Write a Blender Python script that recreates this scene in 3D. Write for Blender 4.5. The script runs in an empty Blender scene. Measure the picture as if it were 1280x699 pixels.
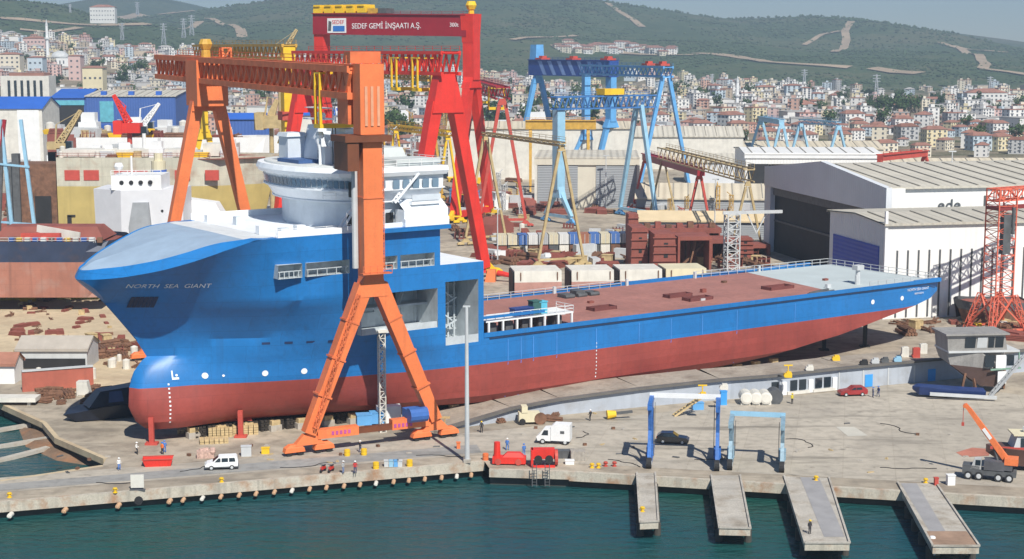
import bpy, math, random
from mathutils import Vector, Matrix, noise
random.seed(11)
sc = bpy.context.scene
C = sc.collection
R = math.radians
# ---------------------------------------------------------------- camera
F = 2000.0; HC = 60.0; YH = 60.0
PIT = math.atan((349.5-YH)/F)
cam = bpy.data.cameras.new('camera'); camo = bpy.data.objects.new('camera', cam); C.objects.link(camo)
camo.location = (0, 0, HC); camo.rotation_euler = (math.pi/2-PIT, 0, 0)
cam.sensor_width = 36; cam.lens = 36*F/1280; cam.clip_start = 1; cam.clip_end = 30000
sc.camera = camo
# ---------------------------------------------------------------- light
SUN_EL, SUN_DX, SUN_DY = 47.0, 0.36, -0.93          # from the scene towards the sun
w = bpy.data.worlds.new('World'); sc.world = w; w.use_nodes = True
nt = w.node_tree; bg = nt.nodes['Background']
sky = nt.nodes.new('ShaderNodeTexSky'); sky.sky_type = 'NISHITA'; sky.sun_disc = False
sky.sun_elevation = R(SUN_EL); sky.sun_rotation = math.atan2(SUN_DX, SUN_DY)
sky.air_density = 1.0; sky.dust_density = 0.1; sky.ozone_density = 6.0; sky.altitude = 1800
nt.links.new(sky.outputs[0], bg.inputs[0]); bg.inputs[1].default_value = 0.072
sun = bpy.data.lights.new('sun', 'SUN'); suno = bpy.data.objects.new('sun', sun); C.objects.link(suno)
sun.energy = 5.0; sun.angle = R(0.5); sun.color = (1.0, 0.95, 0.86)
sd = Vector((SUN_DX, SUN_DY, math.tan(R(SUN_EL))*math.hypot(SUN_DX, SUN_DY)))
suno.rotation_euler = sd.to_track_quat('Z', 'Y').to_euler()
sc.view_settings.view_transform = 'Standard'; sc.view_settings.look = 'None'
sc.view_settings.exposure = 0.27; sc.view_settings.gamma = 1
sc.cycles.max_bounces = 5; sc.cycles.volume_bounces = 0; sc.cycles.use_denoising = True
# ---------------------------------------------------------------- measuring helpers
cp, sp = math.cos(PIT), math.sin(PIT)
def ray(px, py):
    a = (px-640)/F; b = (349.5-py)/F
    return Vector((a, cp+b*sp, -sp+b*cp))
def at(px, py, z=3.0):                     # the point of the photo's view at height z
    d = ray(px, py); return Vector((0, 0, HC))+d*((z-HC)/d.z)
def atY(px, py, Y):                        # ... at depth Y
    d = ray(px, py); return Vector((0, 0, HC))+d*(Y/d.y)
def zat(py, Y, px=640): return atY(px, py, Y).z
def xat(px, Y, py=200): return atY(px, py, Y).x
# ---------------------------------------------------------------- materials
MC = {}
def mat(key, col, rough=0.6, var=0.18, scale=0.4, metal=0.0, bump=0.0, stain=None, stain_amt=0.5, sscale=0.15,
        wave=None, coord='OBJ', spec=0.5, streak=0.0, emis=None, fine=0.0, plates=None, joints=None, dark2=None):
    if key in MC: return MC[key]
    m = bpy.data.materials.new(key); m.use_nodes = True; t = m.node_tree; N = t.nodes; L = t.links
    b = N['Principled BSDF']; b.inputs['Roughness'].default_value = rough; b.inputs['Metallic'].default_value = metal
    b.inputs['Specular IOR Level'].default_value = spec
    if coord == 'OBJ':
        tc = N.new('ShaderNodeTexCoord'); co = tc.outputs['Object']
    else:
        g = N.new('ShaderNodeNewGeometry'); co = g.outputs['Position']
    def noi(s, det=4, vec=None, ro=0.6):
        n = N.new('ShaderNodeTexNoise'); n.inputs['Scale'].default_value = s; n.inputs['Detail'].default_value = det
        n.inputs['Roughness'].default_value = ro; L.new(vec or co, n.inputs['Vector']); return n.outputs['Fac']
    def mix(fac, a, c):
        x = N.new('ShaderNodeMix'); x.data_type = 'RGBA'
        L.new(fac, x.inputs[0])
        for s_, v in ((6, a), (7, c)):
            if isinstance(v, tuple): x.inputs[s_].default_value = (*v, 1)
            else: L.new(v, x.inputs[s_])
        return x.outputs[2]
    def ramp(fac, lo, hi):
        r = N.new('ShaderNodeMapRange'); r.inputs[1].default_value = lo; r.inputs[2].default_value = hi
        L.new(fac, r.inputs[0]); return r.outputs[0]
    c0 = tuple(max(0, x*(1-var)) for x in col); c1 = tuple(min(1, x*(1+var)) for x in col)
    out = mix(ramp(noi(scale), 0.3, 0.7), c0, c1)
    if fine:
        out = mix(ramp(noi(scale*12, 5), 0.45, 0.75), out, tuple(x*(1-fine) for x in col))
    if stain:
        f = ramp(noi(sscale, 6), 0.5, 0.72)
        mm = N.new('ShaderNodeMath'); mm.operation = 'MULTIPLY'; mm.inputs[1].default_value = stain_amt
        L.new(f, mm.inputs[0]); out = mix(mm.outputs[0], out, stain)
    if streak:
        mp = N.new('ShaderNodeMapping'); mp.inputs['Scale'].default_value = (0.9, 0.9, 0.04); L.new(co, mp.inputs[0])
        f = ramp(noi(1.0, 4, mp.outputs[0]), 0.52, 0.78)
        mm = N.new('ShaderNodeMath'); mm.operation = 'MULTIPLY'; mm.inputs[1].default_value = streak
        L.new(f, mm.inputs[0]); out = mix(mm.outputs[0], out, tuple(x*0.45+0.02 for x in col))
    if plates:                              # welded plates seen from the side: (length, height, strength)
        mp = N.new('ShaderNodeSeparateXYZ'); L.new(co, mp.inputs[0]); cx = N.new('ShaderNodeCombineXYZ'); L.new(mp.outputs[0], cx.inputs[0]); L.new(mp.outputs[2], cx.inputs[1])
        br = N.new('ShaderNodeTexBrick'); L.new(cx.outputs[0], br.inputs['Vector']); br.inputs['Scale'].default_value = 1; br.inputs['Brick Width'].default_value = plates[0]; br.inputs['Row Height'].default_value = plates[1]
        br.inputs['Mortar Size'].default_value = .035; br.inputs['Mortar Smooth'].default_value = .6; br.inputs['Bias'].default_value = 0
        br.inputs['Color1'].default_value = (1,1,1,1); br.inputs['Color2'].default_value = (.86,.86,.86,1); br.inputs['Mortar'].default_value = (.62,.62,.62,1)
        mu = N.new('ShaderNodeMix'); mu.data_type = 'RGBA'; mu.blend_type = 'MULTIPLY'; mu.inputs[0].default_value = plates[2]; L.new(out, mu.inputs[6]); L.new(br.outputs['Color'], mu.inputs[7]); out = mu.outputs[2]
    if joints:
        mq = N.new('ShaderNodeMapping'); mq.inputs['Rotation'].default_value = (0, 0, R(12)); L.new(co, mq.inputs[0])
        br = N.new('ShaderNodeTexBrick'); br.offset = 0; L.new(mq.outputs[0], br.inputs['Vector']); br.inputs['Scale'].default_value = 1; br.inputs['Brick Width'].default_value = joints; br.inputs['Row Height'].default_value = joints*.8
        br.inputs['Mortar Size'].default_value = .09; br.inputs['Mortar Smooth'].default_value = .8
        br.inputs['Color1'].default_value = (1,1,1,1); br.inputs['Color2'].default_value = (.84,.84,.85,1); br.inputs['Mortar'].default_value = (.66,.64,.6,1)
        mu = N.new('ShaderNodeMix'); mu.data_type = 'RGBA'; mu.blend_type = 'MULTIPLY'; mu.inputs[0].default_value = .45; L.new(out, mu.inputs[6]); L.new(br.outputs['Color'], mu.inputs[7]); out = mu.outputs[2]
    if dark2:                               # oil and tyre marks: long dark smears
        mp = N.new('ShaderNodeMapping'); mp.inputs['Scale'].default_value = (.03, .22, 1); mp.inputs['Rotation'].default_value = (0, 0, R(-14)); L.new(co, mp.inputs[0])
        f = ramp(noi(1.0, 5, mp.outputs[0], .7), .54, .70); mm = N.new('ShaderNodeMath'); mm.operation = 'MULTIPLY'; mm.inputs[1].default_value = dark2; L.new(f, mm.inputs[0]); out = mix(mm.outputs[0], out, tuple(x*.42 for x in col))
        f = ramp(noi(.35, 6, None, .7), .60, .70); mm = N.new('ShaderNodeMath'); mm.operation = 'MULTIPLY'; mm.inputs[1].default_value = dark2; L.new(f, mm.inputs[0]); out = mix(mm.outputs[0], out, tuple(x*.5 for x in col))
    L.new(out, b.inputs['Base Color'])
    hs = None
    if wave:                                # (axis, period in metres)
        wv = N.new('ShaderNodeTexWave'); wv.bands_direction = wave[0]; wv.inputs['Scale'].default_value = 0.314/wave[1]
        wv.inputs['Distortion'].default_value = 0; L.new(co, wv.inputs['Vector']); hs = wv.outputs['Fac']
        bp = N.new('ShaderNodeBump'); bp.inputs['Strength'].default_value = wave[2] if len(wave) > 2 else 0.6
        bp.inputs['Distance'].default_value = wave[1]*0.25
        L.new(hs, bp.inputs['Height']); L.new(bp.outputs[0], b.inputs['Normal'])
    elif bump:
        bp = N.new('ShaderNodeBump'); bp.inputs['Strength'].default_value = bump; bp.inputs['Distance'].default_value = 0.3
        L.new(noi(scale*6, 6), bp.inputs['Height']); L.new(bp.outputs[0], b.inputs['Normal'])
    if emis: b.inputs['Emission Color'].default_value = (*emis, 1); b.inputs['Emission Strength'].default_value = 1
    MC[key] = m; return m
white = mat('white_paint', (.78, .79, .79), .5, .06, .3, streak=.12)
offwhite = mat('off_white', (.66, .64, .58), .6, .12, .3, streak=.3)
cream = mat('cream_paint', (.66, .60, .42), .6, .1, .2, streak=.2)
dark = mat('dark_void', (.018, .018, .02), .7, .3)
glass = mat('dark_glass', (.02, .03, .04), .08, .2)
black = mat('black_rubber', (.02, .02, .022), .8, .3)
grey = mat('grey_paint', (.33, .35, .37), .6, .12, .5, streak=.2)
lgrey = mat('light_grey_paint', (.52, .54, .55), .6, .1, .4, streak=.2)
dgrey = mat('dark_grey_steel', (.09, .095, .10), .6, .25, .8)
steel = mat('galvanised_steel', (.42, .44, .46), .45, .15, .8, metal=.3)
orange = mat('orange_crane_paint', (.78, .20, .065), .5, .12, .25, streak=.4, fine=.12)
orange_d = mat('orange_shaded_rusty_paint', (.68, .17, .06), .6, .2, .4, streak=.35)  # rustier orange, darkened in the colour for the girder's shaded side
red = mat('red_crane_paint', (.70, .035, .022), .5, .14, .3, streak=.4, fine=.12)
crimson = mat('crimson_crane_paint', (.30, .012, .025), .5, .1, .2, streak=.2)
redox = mat('red_oxide_steel', (.26, .075, .055), .75, .22, .3, stain=(.13, .06, .045), streak=.3)
redlead = mat('red_lead', (.48, .07, .05), .65, .15, .5)
yellow = mat('yellow_paint', (.78, .50, .02), .5, .12, .5, streak=.15)
khaki = mat('khaki_paint', (.47, .36, .18), .6, .2, .6, streak=.3)
ochre = mat('ochre_paint', (.56, .33, .05), .6, .2, .6, streak=.3)
blue_c = mat('dark_blue_crane_paint', (.02, .07, .30), .5, .15, .4, streak=.2)
lblue = mat('sky_blue_crane_paint', (.12, .36, .68), .5, .12, .4, streak=.2)
pblue = mat('pale_blue_crane_paint', (.28, .50, .66), .5, .12, .4, streak=.2)
wood = mat('timber', (.50, .38, .20), .8, .25, 1.2)
concrete = mat('concrete', (.42, .39, .34), .85, .15, .3, stain=(.24, .17, .11), stain_amt=.6, sscale=.6, streak=.4)
dconc = mat('dark_concrete', (.07, .065, .055), .8, .3, .5)  # much darker concrete tone for recessed walls and piles
rust = mat('rusty_scrap', (.17, .085, .05), .85, .4, .8)
lconc = mat('pale_concrete', (.45, .42, .37), .85, .15, .3, coord='POS', stain=(.25, .20, .14), stain_amt=.75, sscale=.35, fine=.3, dark2=.6)
# ---------------------------------------------------------------- mesh builder
class MB:
    def __init__(s): s.v = []; s.f = []; s.m = []
    def face(s, pts, mi=0):
        n = len(s.v); s.v += [tuple(p) for p in pts]; s.f.append(tuple(range(n, n+len(pts)))); s.m.append(mi); return s
    def box(s, x0, x1, y0, y1, z0, z1, mi=0):
        n = len(s.v)
        s.v += [(x0,y0,z0),(x1,y0,z0),(x1,y1,z0),(x0,y1,z0),(x0,y0,z1),(x1,y0,z1),(x1,y1,z1),(x0,y1,z1)]
        for q in ((0,3,2,1),(4,5,6,7),(0,1,5,4),(1,2,6,5),(2,3,7,6),(3,0,4,7)): s.f.append(tuple(n+i for i in q)); s.m.append(mi)
        return s
    def bar(s, p, q, w_, h_=None, mi=0, w2=None, h2=None):
        h_ = h_ or w_; w2 = w2 or w_; h2 = h2 or h_
        p = Vector(p); q = Vector(q); d = (q-p)
        if d.length < 1e-6: return s
        d.normalize(); u = Vector((0,0,1)) if abs(d.z) < .97 else Vector((0,1,0))
        a = d.cross(u).normalized(); b = a.cross(d).normalized(); n = len(s.v)
        for P, ww, hh in ((p, w_, h_), (q, w2, h2)):
            for i, j in ((-1,-1),(1,-1),(1,1),(-1,1)): s.v.append(tuple(P+a*i*ww/2+b*j*hh/2))
        for k in ((0,1,2,3),(7,6,5,4),(0,4,5,1),(1,5,6,2),(2,6,7,3),(3,7,4,0)): s.f.append(tuple(n+i for i in k)); s.m.append(mi)
        return s
    def tube(s, p, q, r0, r1=None, n=10, mi=0, caps=True):
        r1 = r0 if r1 is None else r1; p = Vector(p); q = Vector(q); d = (q-p).normalized()
        u = Vector((0,0,1)) if abs(d.z) < .97 else Vector((1,0,0)); a = d.cross(u).normalized(); b = a.cross(d); k = len(s.v)
        for P, r in ((p, r0), (q, r1)):
            for i in range(n):
                t = 2*math.pi*i/n; s.v.append(tuple(P+a*r*math.cos(t)+b*r*math.sin(t)))
        for i in range(n): s.f.append((k+i, k+(i+1)%n, k+n+(i+1)%n, k+n+i)); s.m.append(mi)
        if caps: s.f.append(tuple(k+i for i in range(n))); s.m.append(mi); s.f.append(tuple(k+n+i for i in reversed(range(n)))); s.m.append(mi)
        return s
    def prism(s, poly, z0, z1, mi=0, mt=None):
        k = len(s.v); n = len(poly)
        for z in (z0, z1): s.v += [(p[0], p[1], z) for p in poly]
        for i in range(n): s.f.append((k+i, k+(i+1)%n, k+n+(i+1)%n, k+n+i)); s.m.append(mi)
        s.f.append(tuple(reversed(range(k, k+n)))); s.m.append(mi); s.f.append(tuple(range(k+n, k+2*n))); s.m.append(mi if mt is None else mt)
        return s
    def xprism(s, prof, y0, y1, mi=0):        # profile in x,z extruded along y
        k = len(s.v); n = len(prof)
        for y in (y0, y1): s.v += [(p[0], y, p[1]) for p in prof]
        for i in range(n): s.f.append((k+i, k+n+i, k+n+(i+1)%n, k+(i+1)%n)); s.m.append(mi)
        s.f.append(tuple(range(k, k+n))); s.m.append(mi); s.f.append(tuple(reversed(range(k+n, k+2*n)))); s.m.append(mi); return s
    def loft(s, rings, mi=0, close=True, capa=True, capb=True, mfun=None):
        n = len(rings[0]); k = len(s.v)
        for r in rings: s.v += [tuple(p) for p in r]
        for j in range(len(rings)-1):
            for i in range(n if close else n-1):
                s.f.append((k+j*n+i, k+j*n+(i+1)%n, k+(j+1)*n+(i+1)%n, k+(j+1)*n+i)); s.m.append(mfun(j, i) if mfun else mi)
        if capa: s.f.append(tuple(reversed(range(k, k+n)))); s.m.append(mi)
        if capb: s.f.append(tuple(range(k+(len(rings)-1)*n, k+len(rings)*n))); s.m.append(mi)
        return s
    def ball(s, c, r, mi=0, sz=1.0, n=8):
        rings = []
        for j in range(1, n//2):
            t = math.pi*j/(n//2); rings.append([(c[0]+r*math.sin(t)*math.cos(2*math.pi*i/n), c[1]+r*math.sin(t)*math.sin(2*math.pi*i/n), c[2]-r*sz*math.cos(t)) for i in range(n)])
        return s.loft(rings, mi)
    def rail(s, pts, h=1.0, sp_=2.0, t=.06, mi=0):
        for a, b in zip(pts, pts[1:]):
            a = Vector(a); b = Vector(b); n = max(1, int((b-a).length/sp_))
            for k in (h, h*.5): s.bar(a+Vector((0,0,k)), b+Vector((0,0,k)), t, mi=mi)
            for i in range(n+1):
                p = a.lerp(b, i/n); s.bar(p, p+Vector((0,0,h)), t, mi=mi)
        return s
    def lattice(s, p, q, w_, h_, nb, t=.2, td=None, mi=0, sides=(0,1,2,3), tx=0):
        """four chords and zigzag diagonals between p and q"""
        td = td or t*.7; p = Vector(p); q = Vector(q); d = (q-p).normalized()
        u = Vector((0,0,1)) if abs(d.z) < .9 else Vector((0,1,0)); a = d.cross(u).normalized(); b = a.cross(d).normalized()
        cs = [(-1,-1),(1,-1),(1,1),(-1,1)]
        def P(c, k): f = 1-tx*k/nb; return p.lerp(q, k/nb)+a*c[0]*w_/2*f+b*c[1]*h_/2*f
        for c in cs: s.bar(P(c,0), P(c,nb), t, mi=mi)
        for i in sides:
            c, e = cs[i], cs[(i+1)%4]
            for k in range(nb):
                s.bar(P(c if k%2 else e, k), P(e if k%2 else c, k+1), td, mi=mi)
                s.bar(P(c, k), P(e, k), td, mi=mi)
            s.bar(P(c, nb), P(e, nb), td, mi=mi)
        return s
    def build(s, name, mats, parent=None, loc=None, smooth=False):
        me = bpy.data.meshes.new(name); me.from_pydata(s.v, [], s.f)
        if not isinstance(mats, (list, tuple)): mats = [mats]
        for m in mats: me.materials.append(m)
        if len(mats) > 1: me.polygons.foreach_set('material_index', s.m)
        if smooth: me.polygons.foreach_set('use_smooth', [True]*len(s.f))
        me.update(); o = bpy.data.objects.new(name, me); C.objects.link(o)
        if parent: o.parent = parent
        if loc is not None: o.location = loc
        return o
def tag(o, label, cat, group=None, kind=None):
    o['label'] = label; o['category'] = cat
    if group: o['group'] = group
    if kind: o['kind'] = kind
    return o
def thing(name, label, cat, loc=(0,0,0), rz=0, group=None):
    o = bpy.data.objects.new(name, None); C.objects.link(o); o.location = loc; o.rotation_euler = (0, 0, rz)
    return tag(o, label, cat, group)
def setting(o, kind='structure'): o['kind'] = kind; return o
def dup(o, loc, rz=0, label=None, scale=None, parent=None):
    r = o.copy(); C.objects.link(r)
    if parent: r.parent = parent
    else:
        r.location = loc; r.rotation_euler = (0, 0, rz)
        if scale: r.scale = scale if isinstance(scale, tuple) else (scale,)*3
        if label: r['label'] = label
    for ch in [c for c in KIDS.get(o.name, [])]: dup(ch, None, parent=r)
    return r
KIDS = {}
def kids(o):
    KIDS.clear()
    for x in bpy.data.objects:
        if x.parent: KIDS.setdefault(x.parent.name, []).append(x)
def text(body, size, m, parent, loc, rot, name='lettering', ext=.02, align='CENTER', sx=1.0):
    cu = bpy.data.curves.new(name, 'FONT'); cu.body = body; cu.size = size; cu.extrude = ext; cu.align_x = align; cu.align_y = 'CENTER'
    cu.resolution_u = 3; cu.materials.append(m)
    o = bpy.data.objects.new(name, cu); C.objects.link(o); o.parent = parent; o.location = loc; o.rotation_euler = rot; o.scale = (sx, 1, 1); return o
def smooth(t): t = max(0, min(1, t)); return t*t*(3-2*t)
def lerp_t(tab, x):
    if x <= tab[0][0]: return tab[0][1]
    for (a, b), (c, d) in zip(tab, tab[1:]):
        if x <= c: return b+(d-b)*(x-a)/(c-a)
    return tab[-1][1]
ZG = 3.0; ZW = 0.7
# ================================================================ SETTING
def water_mat():
    m = bpy.data.materials.new('harbour_water'); m.use_nodes = True; t = m.node_tree; N = t.nodes; L = t.links; b = N['Principled BSDF']
    g = N.new('ShaderNodeNewGeometry'); co = g.outputs['Position']
    b.inputs['Roughness'].default_value = .13; b.inputs['IOR'].default_value = 1.33
    def noi(s, det, sc3=(1,1,1)):
        mp = N.new('ShaderNodeMapping'); mp.inputs['Scale'].default_value = sc3; mp.inputs['Rotation'].default_value = (0,0,.35); L.new(co, mp.inputs[0])
        n = N.new('ShaderNodeTexNoise'); n.inputs['Scale'].default_value = s; n.inputs['Detail'].default_value = det; L.new(mp.outputs[0], n.inputs['Vector']); return n.outputs['Fac']
    r = N.new('ShaderNodeValToRGB'); L.new(noi(.035, 3), r.inputs[0])
    e = r.color_ramp.elements; e[0].position = .35; e[0].color = (.012, .070, .060, 1); e[1].position = .65; e[1].color = (.011, .066, .086, 1)
    L.new(r.outputs[0], b.inputs['Base Color'])
    b1 = N.new('ShaderNodeBump'); b1.inputs['Strength'].default_value = .9; b1.inputs['Distance'].default_value = .6; L.new(noi(.35, 5, (1, 2.2, 1)), b1.inputs['Height'])
    b2 = N.new('ShaderNodeBump'); b2.inputs['Strength'].default_value = .6; b2.inputs['Distance'].default_value = .2; L.new(noi(1.6, 3, (1, 1.8, 1)), b2.inputs['Height'])
    L.new(b1.outputs[0], b2.inputs['Normal']); L.new(b2.outputs[0], b.inputs['Normal']); return m
wb = MB(); wb.face([(-1500,-300,ZW),(1500,-300,ZW),(1500,420,ZW),(-1500,420,ZW)]); setting(wb.build('water', water_mat()))
gm = mat('yard_ground', (.40, .345, .27), .9, .22, .035, coord='POS', bump=.3, stain=(.17, .135, .105), stain_amt=.8, sscale=.09, fine=.45, dark2=.8)
apm = mat('apron_concrete', (.45, .405, .335), .88, .12, .05, coord='POS', stain=(.24, .21, .18), stain_amt=.6, sscale=.045, fine=.3, joints=7.0, dark2=.95)
asm = mat('worn_asphalt', (.30, .295, .28), .9, .1, .06, coord='POS', stain=(.17, .16, .15), stain_amt=.5, sscale=.05, fine=.3, dark2=.6)
sandm = mat('sand_ground', (.52, .42, .28), .95, .15, .05, coord='POS', bump=.4, stain=(.30, .21, .14), stain_amt=.7, sscale=.07, fine=.2)
edge = [at(-400, 661), at(0, 627), at(300, 602), at(605, 576), at(612, 586), at(712, 589), at(1280, 622), at(1900, 658)]
notch = [at(-400, 470), at(0, 503), at(56, 528), at(72, 547), at(133, 573), at(128, 582), at(0, 601), at(-400, 630)]
poly = edge+[Vector((1500, edge[-1].y, 3)), Vector((1500, 800, 3)), Vector((-1500, 800, 3)), Vector((-1500, notch[0].y, 3))]+notch
g = MB(); g.face([(p.x, p.y, 3.0) for p in poly]); gob = g.build('ground', gm)
bpy.context.view_layer.objects.active = gob
import bmesh
bm = bmesh.new(); bm.from_mesh(gob.data); bmesh.ops.triangulate(bm, faces=bm.faces); bm.to_mesh(gob.data); bm.free(); setting(gob)
def sheet(name, pts, m, dz, kind='structure'):
    b = MB(); b.face([(p.x, p.y, 3.0+dz) for p in (at(*q) for q in pts)])
    o = b.build(name, m); bm = bmesh.new(); bm.from_mesh(o.data); bmesh.ops.triangulate(bm, faces=bm.faces); bm.to_mesh(o.data); bm.free(); return setting(o, kind)
sheet('quay_pavement', [(-300,640),(0,616),(300,592),(600,568),(616,574),(1280,610),(1700,632),(1700,520),(1280,495),(1170,476),(960,499),(760,524),(600,540),(300,574),(140,586),(-300,622)], apm, .02)
sheet('quay_road', [(-300,638),(0,614),(300,590),(560,569),(602,566),(596,556),(330,578),(140,594),(-300,630)], asm, .04)
sheet('sand_yard', [(-500,372),(0,376),(135,372),(200,430),(180,470),(120,500),(40,480),(0,462),(-500,470)], sandm, .03)
# quay face: fascia beam, recessed dark wall
def quay(name, pts, label, face_h, mats):
    t = thing(name, label, 'quay wall'); f = MB(); d = MB()
    for a, b in zip(pts, pts[1:]):
        n = Vector((b.y-a.y, a.x-b.x, 0)).normalized()          # towards the water
        if n.y > 0: n = -n
        f.bar(Vector((a.x,a.y,3.03-face_h/2))+n*.1, Vector((b.x,b.y,3.03-face_h/2))+n*.1, .7, face_h)
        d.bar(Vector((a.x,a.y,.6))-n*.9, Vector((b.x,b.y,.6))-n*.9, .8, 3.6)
    f.build('fascia_beam', mats[0], t); d.build('recessed_wall', mats[1], t); return t
fas = mat('quay_fascia', (.50, .46, .38), .85, .12, .4, coord='POS', stain=(.34, .16, .07), stain_amt=.85, sscale=.45, streak=.9, fine=.3)
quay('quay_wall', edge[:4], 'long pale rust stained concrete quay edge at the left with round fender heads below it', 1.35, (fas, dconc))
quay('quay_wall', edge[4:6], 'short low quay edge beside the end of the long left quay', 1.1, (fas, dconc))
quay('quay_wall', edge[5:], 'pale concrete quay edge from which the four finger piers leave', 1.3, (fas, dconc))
quay('slip_wall', [notch[-1], notch[-2], notch[-3]], 'rough rusty inner edge of the left quay along the flooded slipway', .8, (sandm, dconc))
quay('slip_wall', [notch[0], notch[1], notch[2], notch[3], notch[4]], 'sloping dirt edge of the yard at the flooded slipway', .9, (sandm, dconc))
# fender heads along the left quay
fm = mat('fender_buff', (.52, .33, .2), .7, .3, 2)
fx = [13,81,148,212,229,253,276,299,320,343,365,387,408,430,450,470,492,511,531,552,571,589]
fe0 = None
for i, x in enumerate(fx):
    yy = 643-(x-13)*.0868
    P = at(x, yy+1, 1.45); r_ = .34 if i < 4 else .28
    b = MB(); b.tube((0,0,0), (0,-1.0,0), r_, r_*.9, 12); b.tube((0,-1.0,0), (0,-1.15,0), r_*.55, r_*.5, 12)
    o = b.build('fender', fm if i % 5 else offwhite, loc=(P.x, P.y+.5, 1.45))
    tag(o, 'round buff fender head under the edge of the left quay', 'fender', 'fender heads along the left quay')
# finger piers
def pier(pts, label, strip=None, wedge=False):
    P = [at(*q) for q in pts]       # near-left.. order: back-left, front-left, front-right, back-right
    t = thing('finger_pier', label, 'pier')
    b = MB(); b.prism([(p.x, p.y) for p in P], 2.2, 3.06, 0, 1); b.build('deck', [fas, lconc], t)
    e = MB()
    e.bar((P[0].x, P[0].y, 3.16), (P[1].x, P[1].y, 3.16), .25, .2); e.bar((P[3].x, P[3].y, 3.16), (P[2].x, P[2].y, 3.16), .25, .2)
    e.bar((P[1].x, P[1].y, 3.16), (P[2].x, P[2].y, 3.16), .25, .2); e.build('kerb', lconc, t)
    for k in range(5):
        f = .08+k*.21
        for a, c in ((P[0], P[1]), (P[3], P[2])):
            q = a.lerp(c, min(f, .97)); q = q.lerp((P[0]+P[1]+P[2]+P[3])/4, .06); m = MB(); m.tube((0,0,-1), (0,0,2.2), .45, n=10); m.build('pile', dconc, t, loc=(q.x, q.y, 0))
    if strip:
        b = MB(); b.face([(*at(*q)[:2], 3.085) for q in strip]); b.build('running_track', mat('grey_strip', (.30,.295,.30), .85, .12, .4, coord='POS'), t)
    return t, P
pier([(796,592),(800,654),(823,653),(819,592)], 'narrow concrete finger pier, leftmost of the four')
pier([(889,595),(899,661),(938,662),(925,595)], 'second finger pier from the left with rust stained end')
pier([(980,596),(1006,680),(1062,680),(1036,598)], 'third finger pier from the left with a grey strip along its right side', [(1000,597),(1030,672),(1056,672),(1024,598)])
pier([(1122,604),(1166,684),(1224,684),(1170,605)], 'rightmost finger pier with a brown stained end and white fender', [(1126,605),(1166,672),(1186,672),(1146,605)])
sheet('pier_stain', [(1154,665),(1166,683),(1222,683),(1208,665)], mat('brown_stain', (.30,.20,.14), .9, .25, .5, coord='POS'), .1)
b = MB(); b.tube((0,0,0), (0,0,1.9), .42, n=12); b.ball((0,0,1.9), .42); P = at(1167, 690, 1.5)
tag(b.build('fender', white, loc=(P.x-.1, P.y+.3, 1.1)), 'white cylindrical fender at the outer left corner of the rightmost pier', 'fender')
for (x, y) in ((1172,692),(1210,692)):
    b = MB(); b.tube((0,0,-1), (0,0,2), .35, n=10); P = at(x, y, 1.0); tag(b.build('pile', wood, loc=(P.x, P.y+.4, 0)), 'pale timber pile under the outer end of the rightmost pier', 'pile', 'timber piles of the rightmost pier')
def _bol(x, y, lab, m=yellow, z=ZG):
    b = MB(); b.tube((0,0,0), (0,0,.15), .5, n=12); b.tube((0,0,.15), (0,0,.75), .26, .3, n=12); b.tube((0,0,.75), (0,0,.95), .48, .42, n=12); b.bar((-.55,0,.6), (.55,0,.6), .16); b.v = [(q[0]*.62, q[1]*.62, q[2]*.7) for q in b.v]
    P = at(x, y, z); tag(b.build('bollard', m, loc=(P.x, P.y, z)), lab, 'bollard', None)
_bol(12,622,'yellow mooring bollard on the left quay, nearest the left edge of the photo')
_bol(144,616,'yellow mooring bollard on the left quay beside the white board')
_bol(277,603,'yellow mooring bollard on the left quay below the white van')
_bol(740,585,'yellow bollard at the quay edge, left one of the pair by the narrowest pier')
_bol(748,585,'yellow bollard at the quay edge, right one of the pair by the narrowest pier')
_bol(1157,604,'yellow bollard at the foot of the rightmost pier')
_bol(1020,601,'yellow bollard at the head of the third pier')
_bol(803,640,'yellow bollard near the outer end of the narrow pier')
_bol(757,583,'small red bollard on the quay, left one of the red pair', redlead)
_bol(768,583,'small red bollard on the quay, right one of the red pair', redlead)
# slipway beams in the flooded notch
for i, (a, c, lab) in enumerate(((( -60,545),(38,532),'upper pale slipway beam reaching into the flooded slip'), ((-60,566),(66,548),'middle pale slipway beam reaching into the flooded slip'), ((-60,588),(60,561),'lower pale slipway beam reaching into the flooded slip'))):
    A = at(*a, .9); B = at(*c, 1.1); b = MB(); b.bar((A.x,A.y,.55), (B.x,B.y,1.2), 1.1, .5); tag(b.build('slipway_beam', concrete), lab, 'slipway beam')
b = MB(); A = [at(x, y, 1.0) for x, y in ((20,530),(75,541),(140,574),(128,583),(70,574),(30,556))]
b.face([(p.x, p.y, .9+.25*i) for i, p in enumerate(A)]); 
b = MB(); ctr = at(78, 556, 1.0)
rr = [(A[i].x, A[i].y, .6) for i in range(6)]; b.loft([rr, [(.7*p[0]+.3*ctr.x, .7*p[1]+.3*ctr.y, 1.3) for p in rr]], 0); setting(b.build('slipway_bank', mat('slip_mud', (.20,.13,.085), .9, .4, .2, coord='POS', bump=.8, stain=(.36,.16,.07), stain_amt=.7, sscale=.3)))
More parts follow.
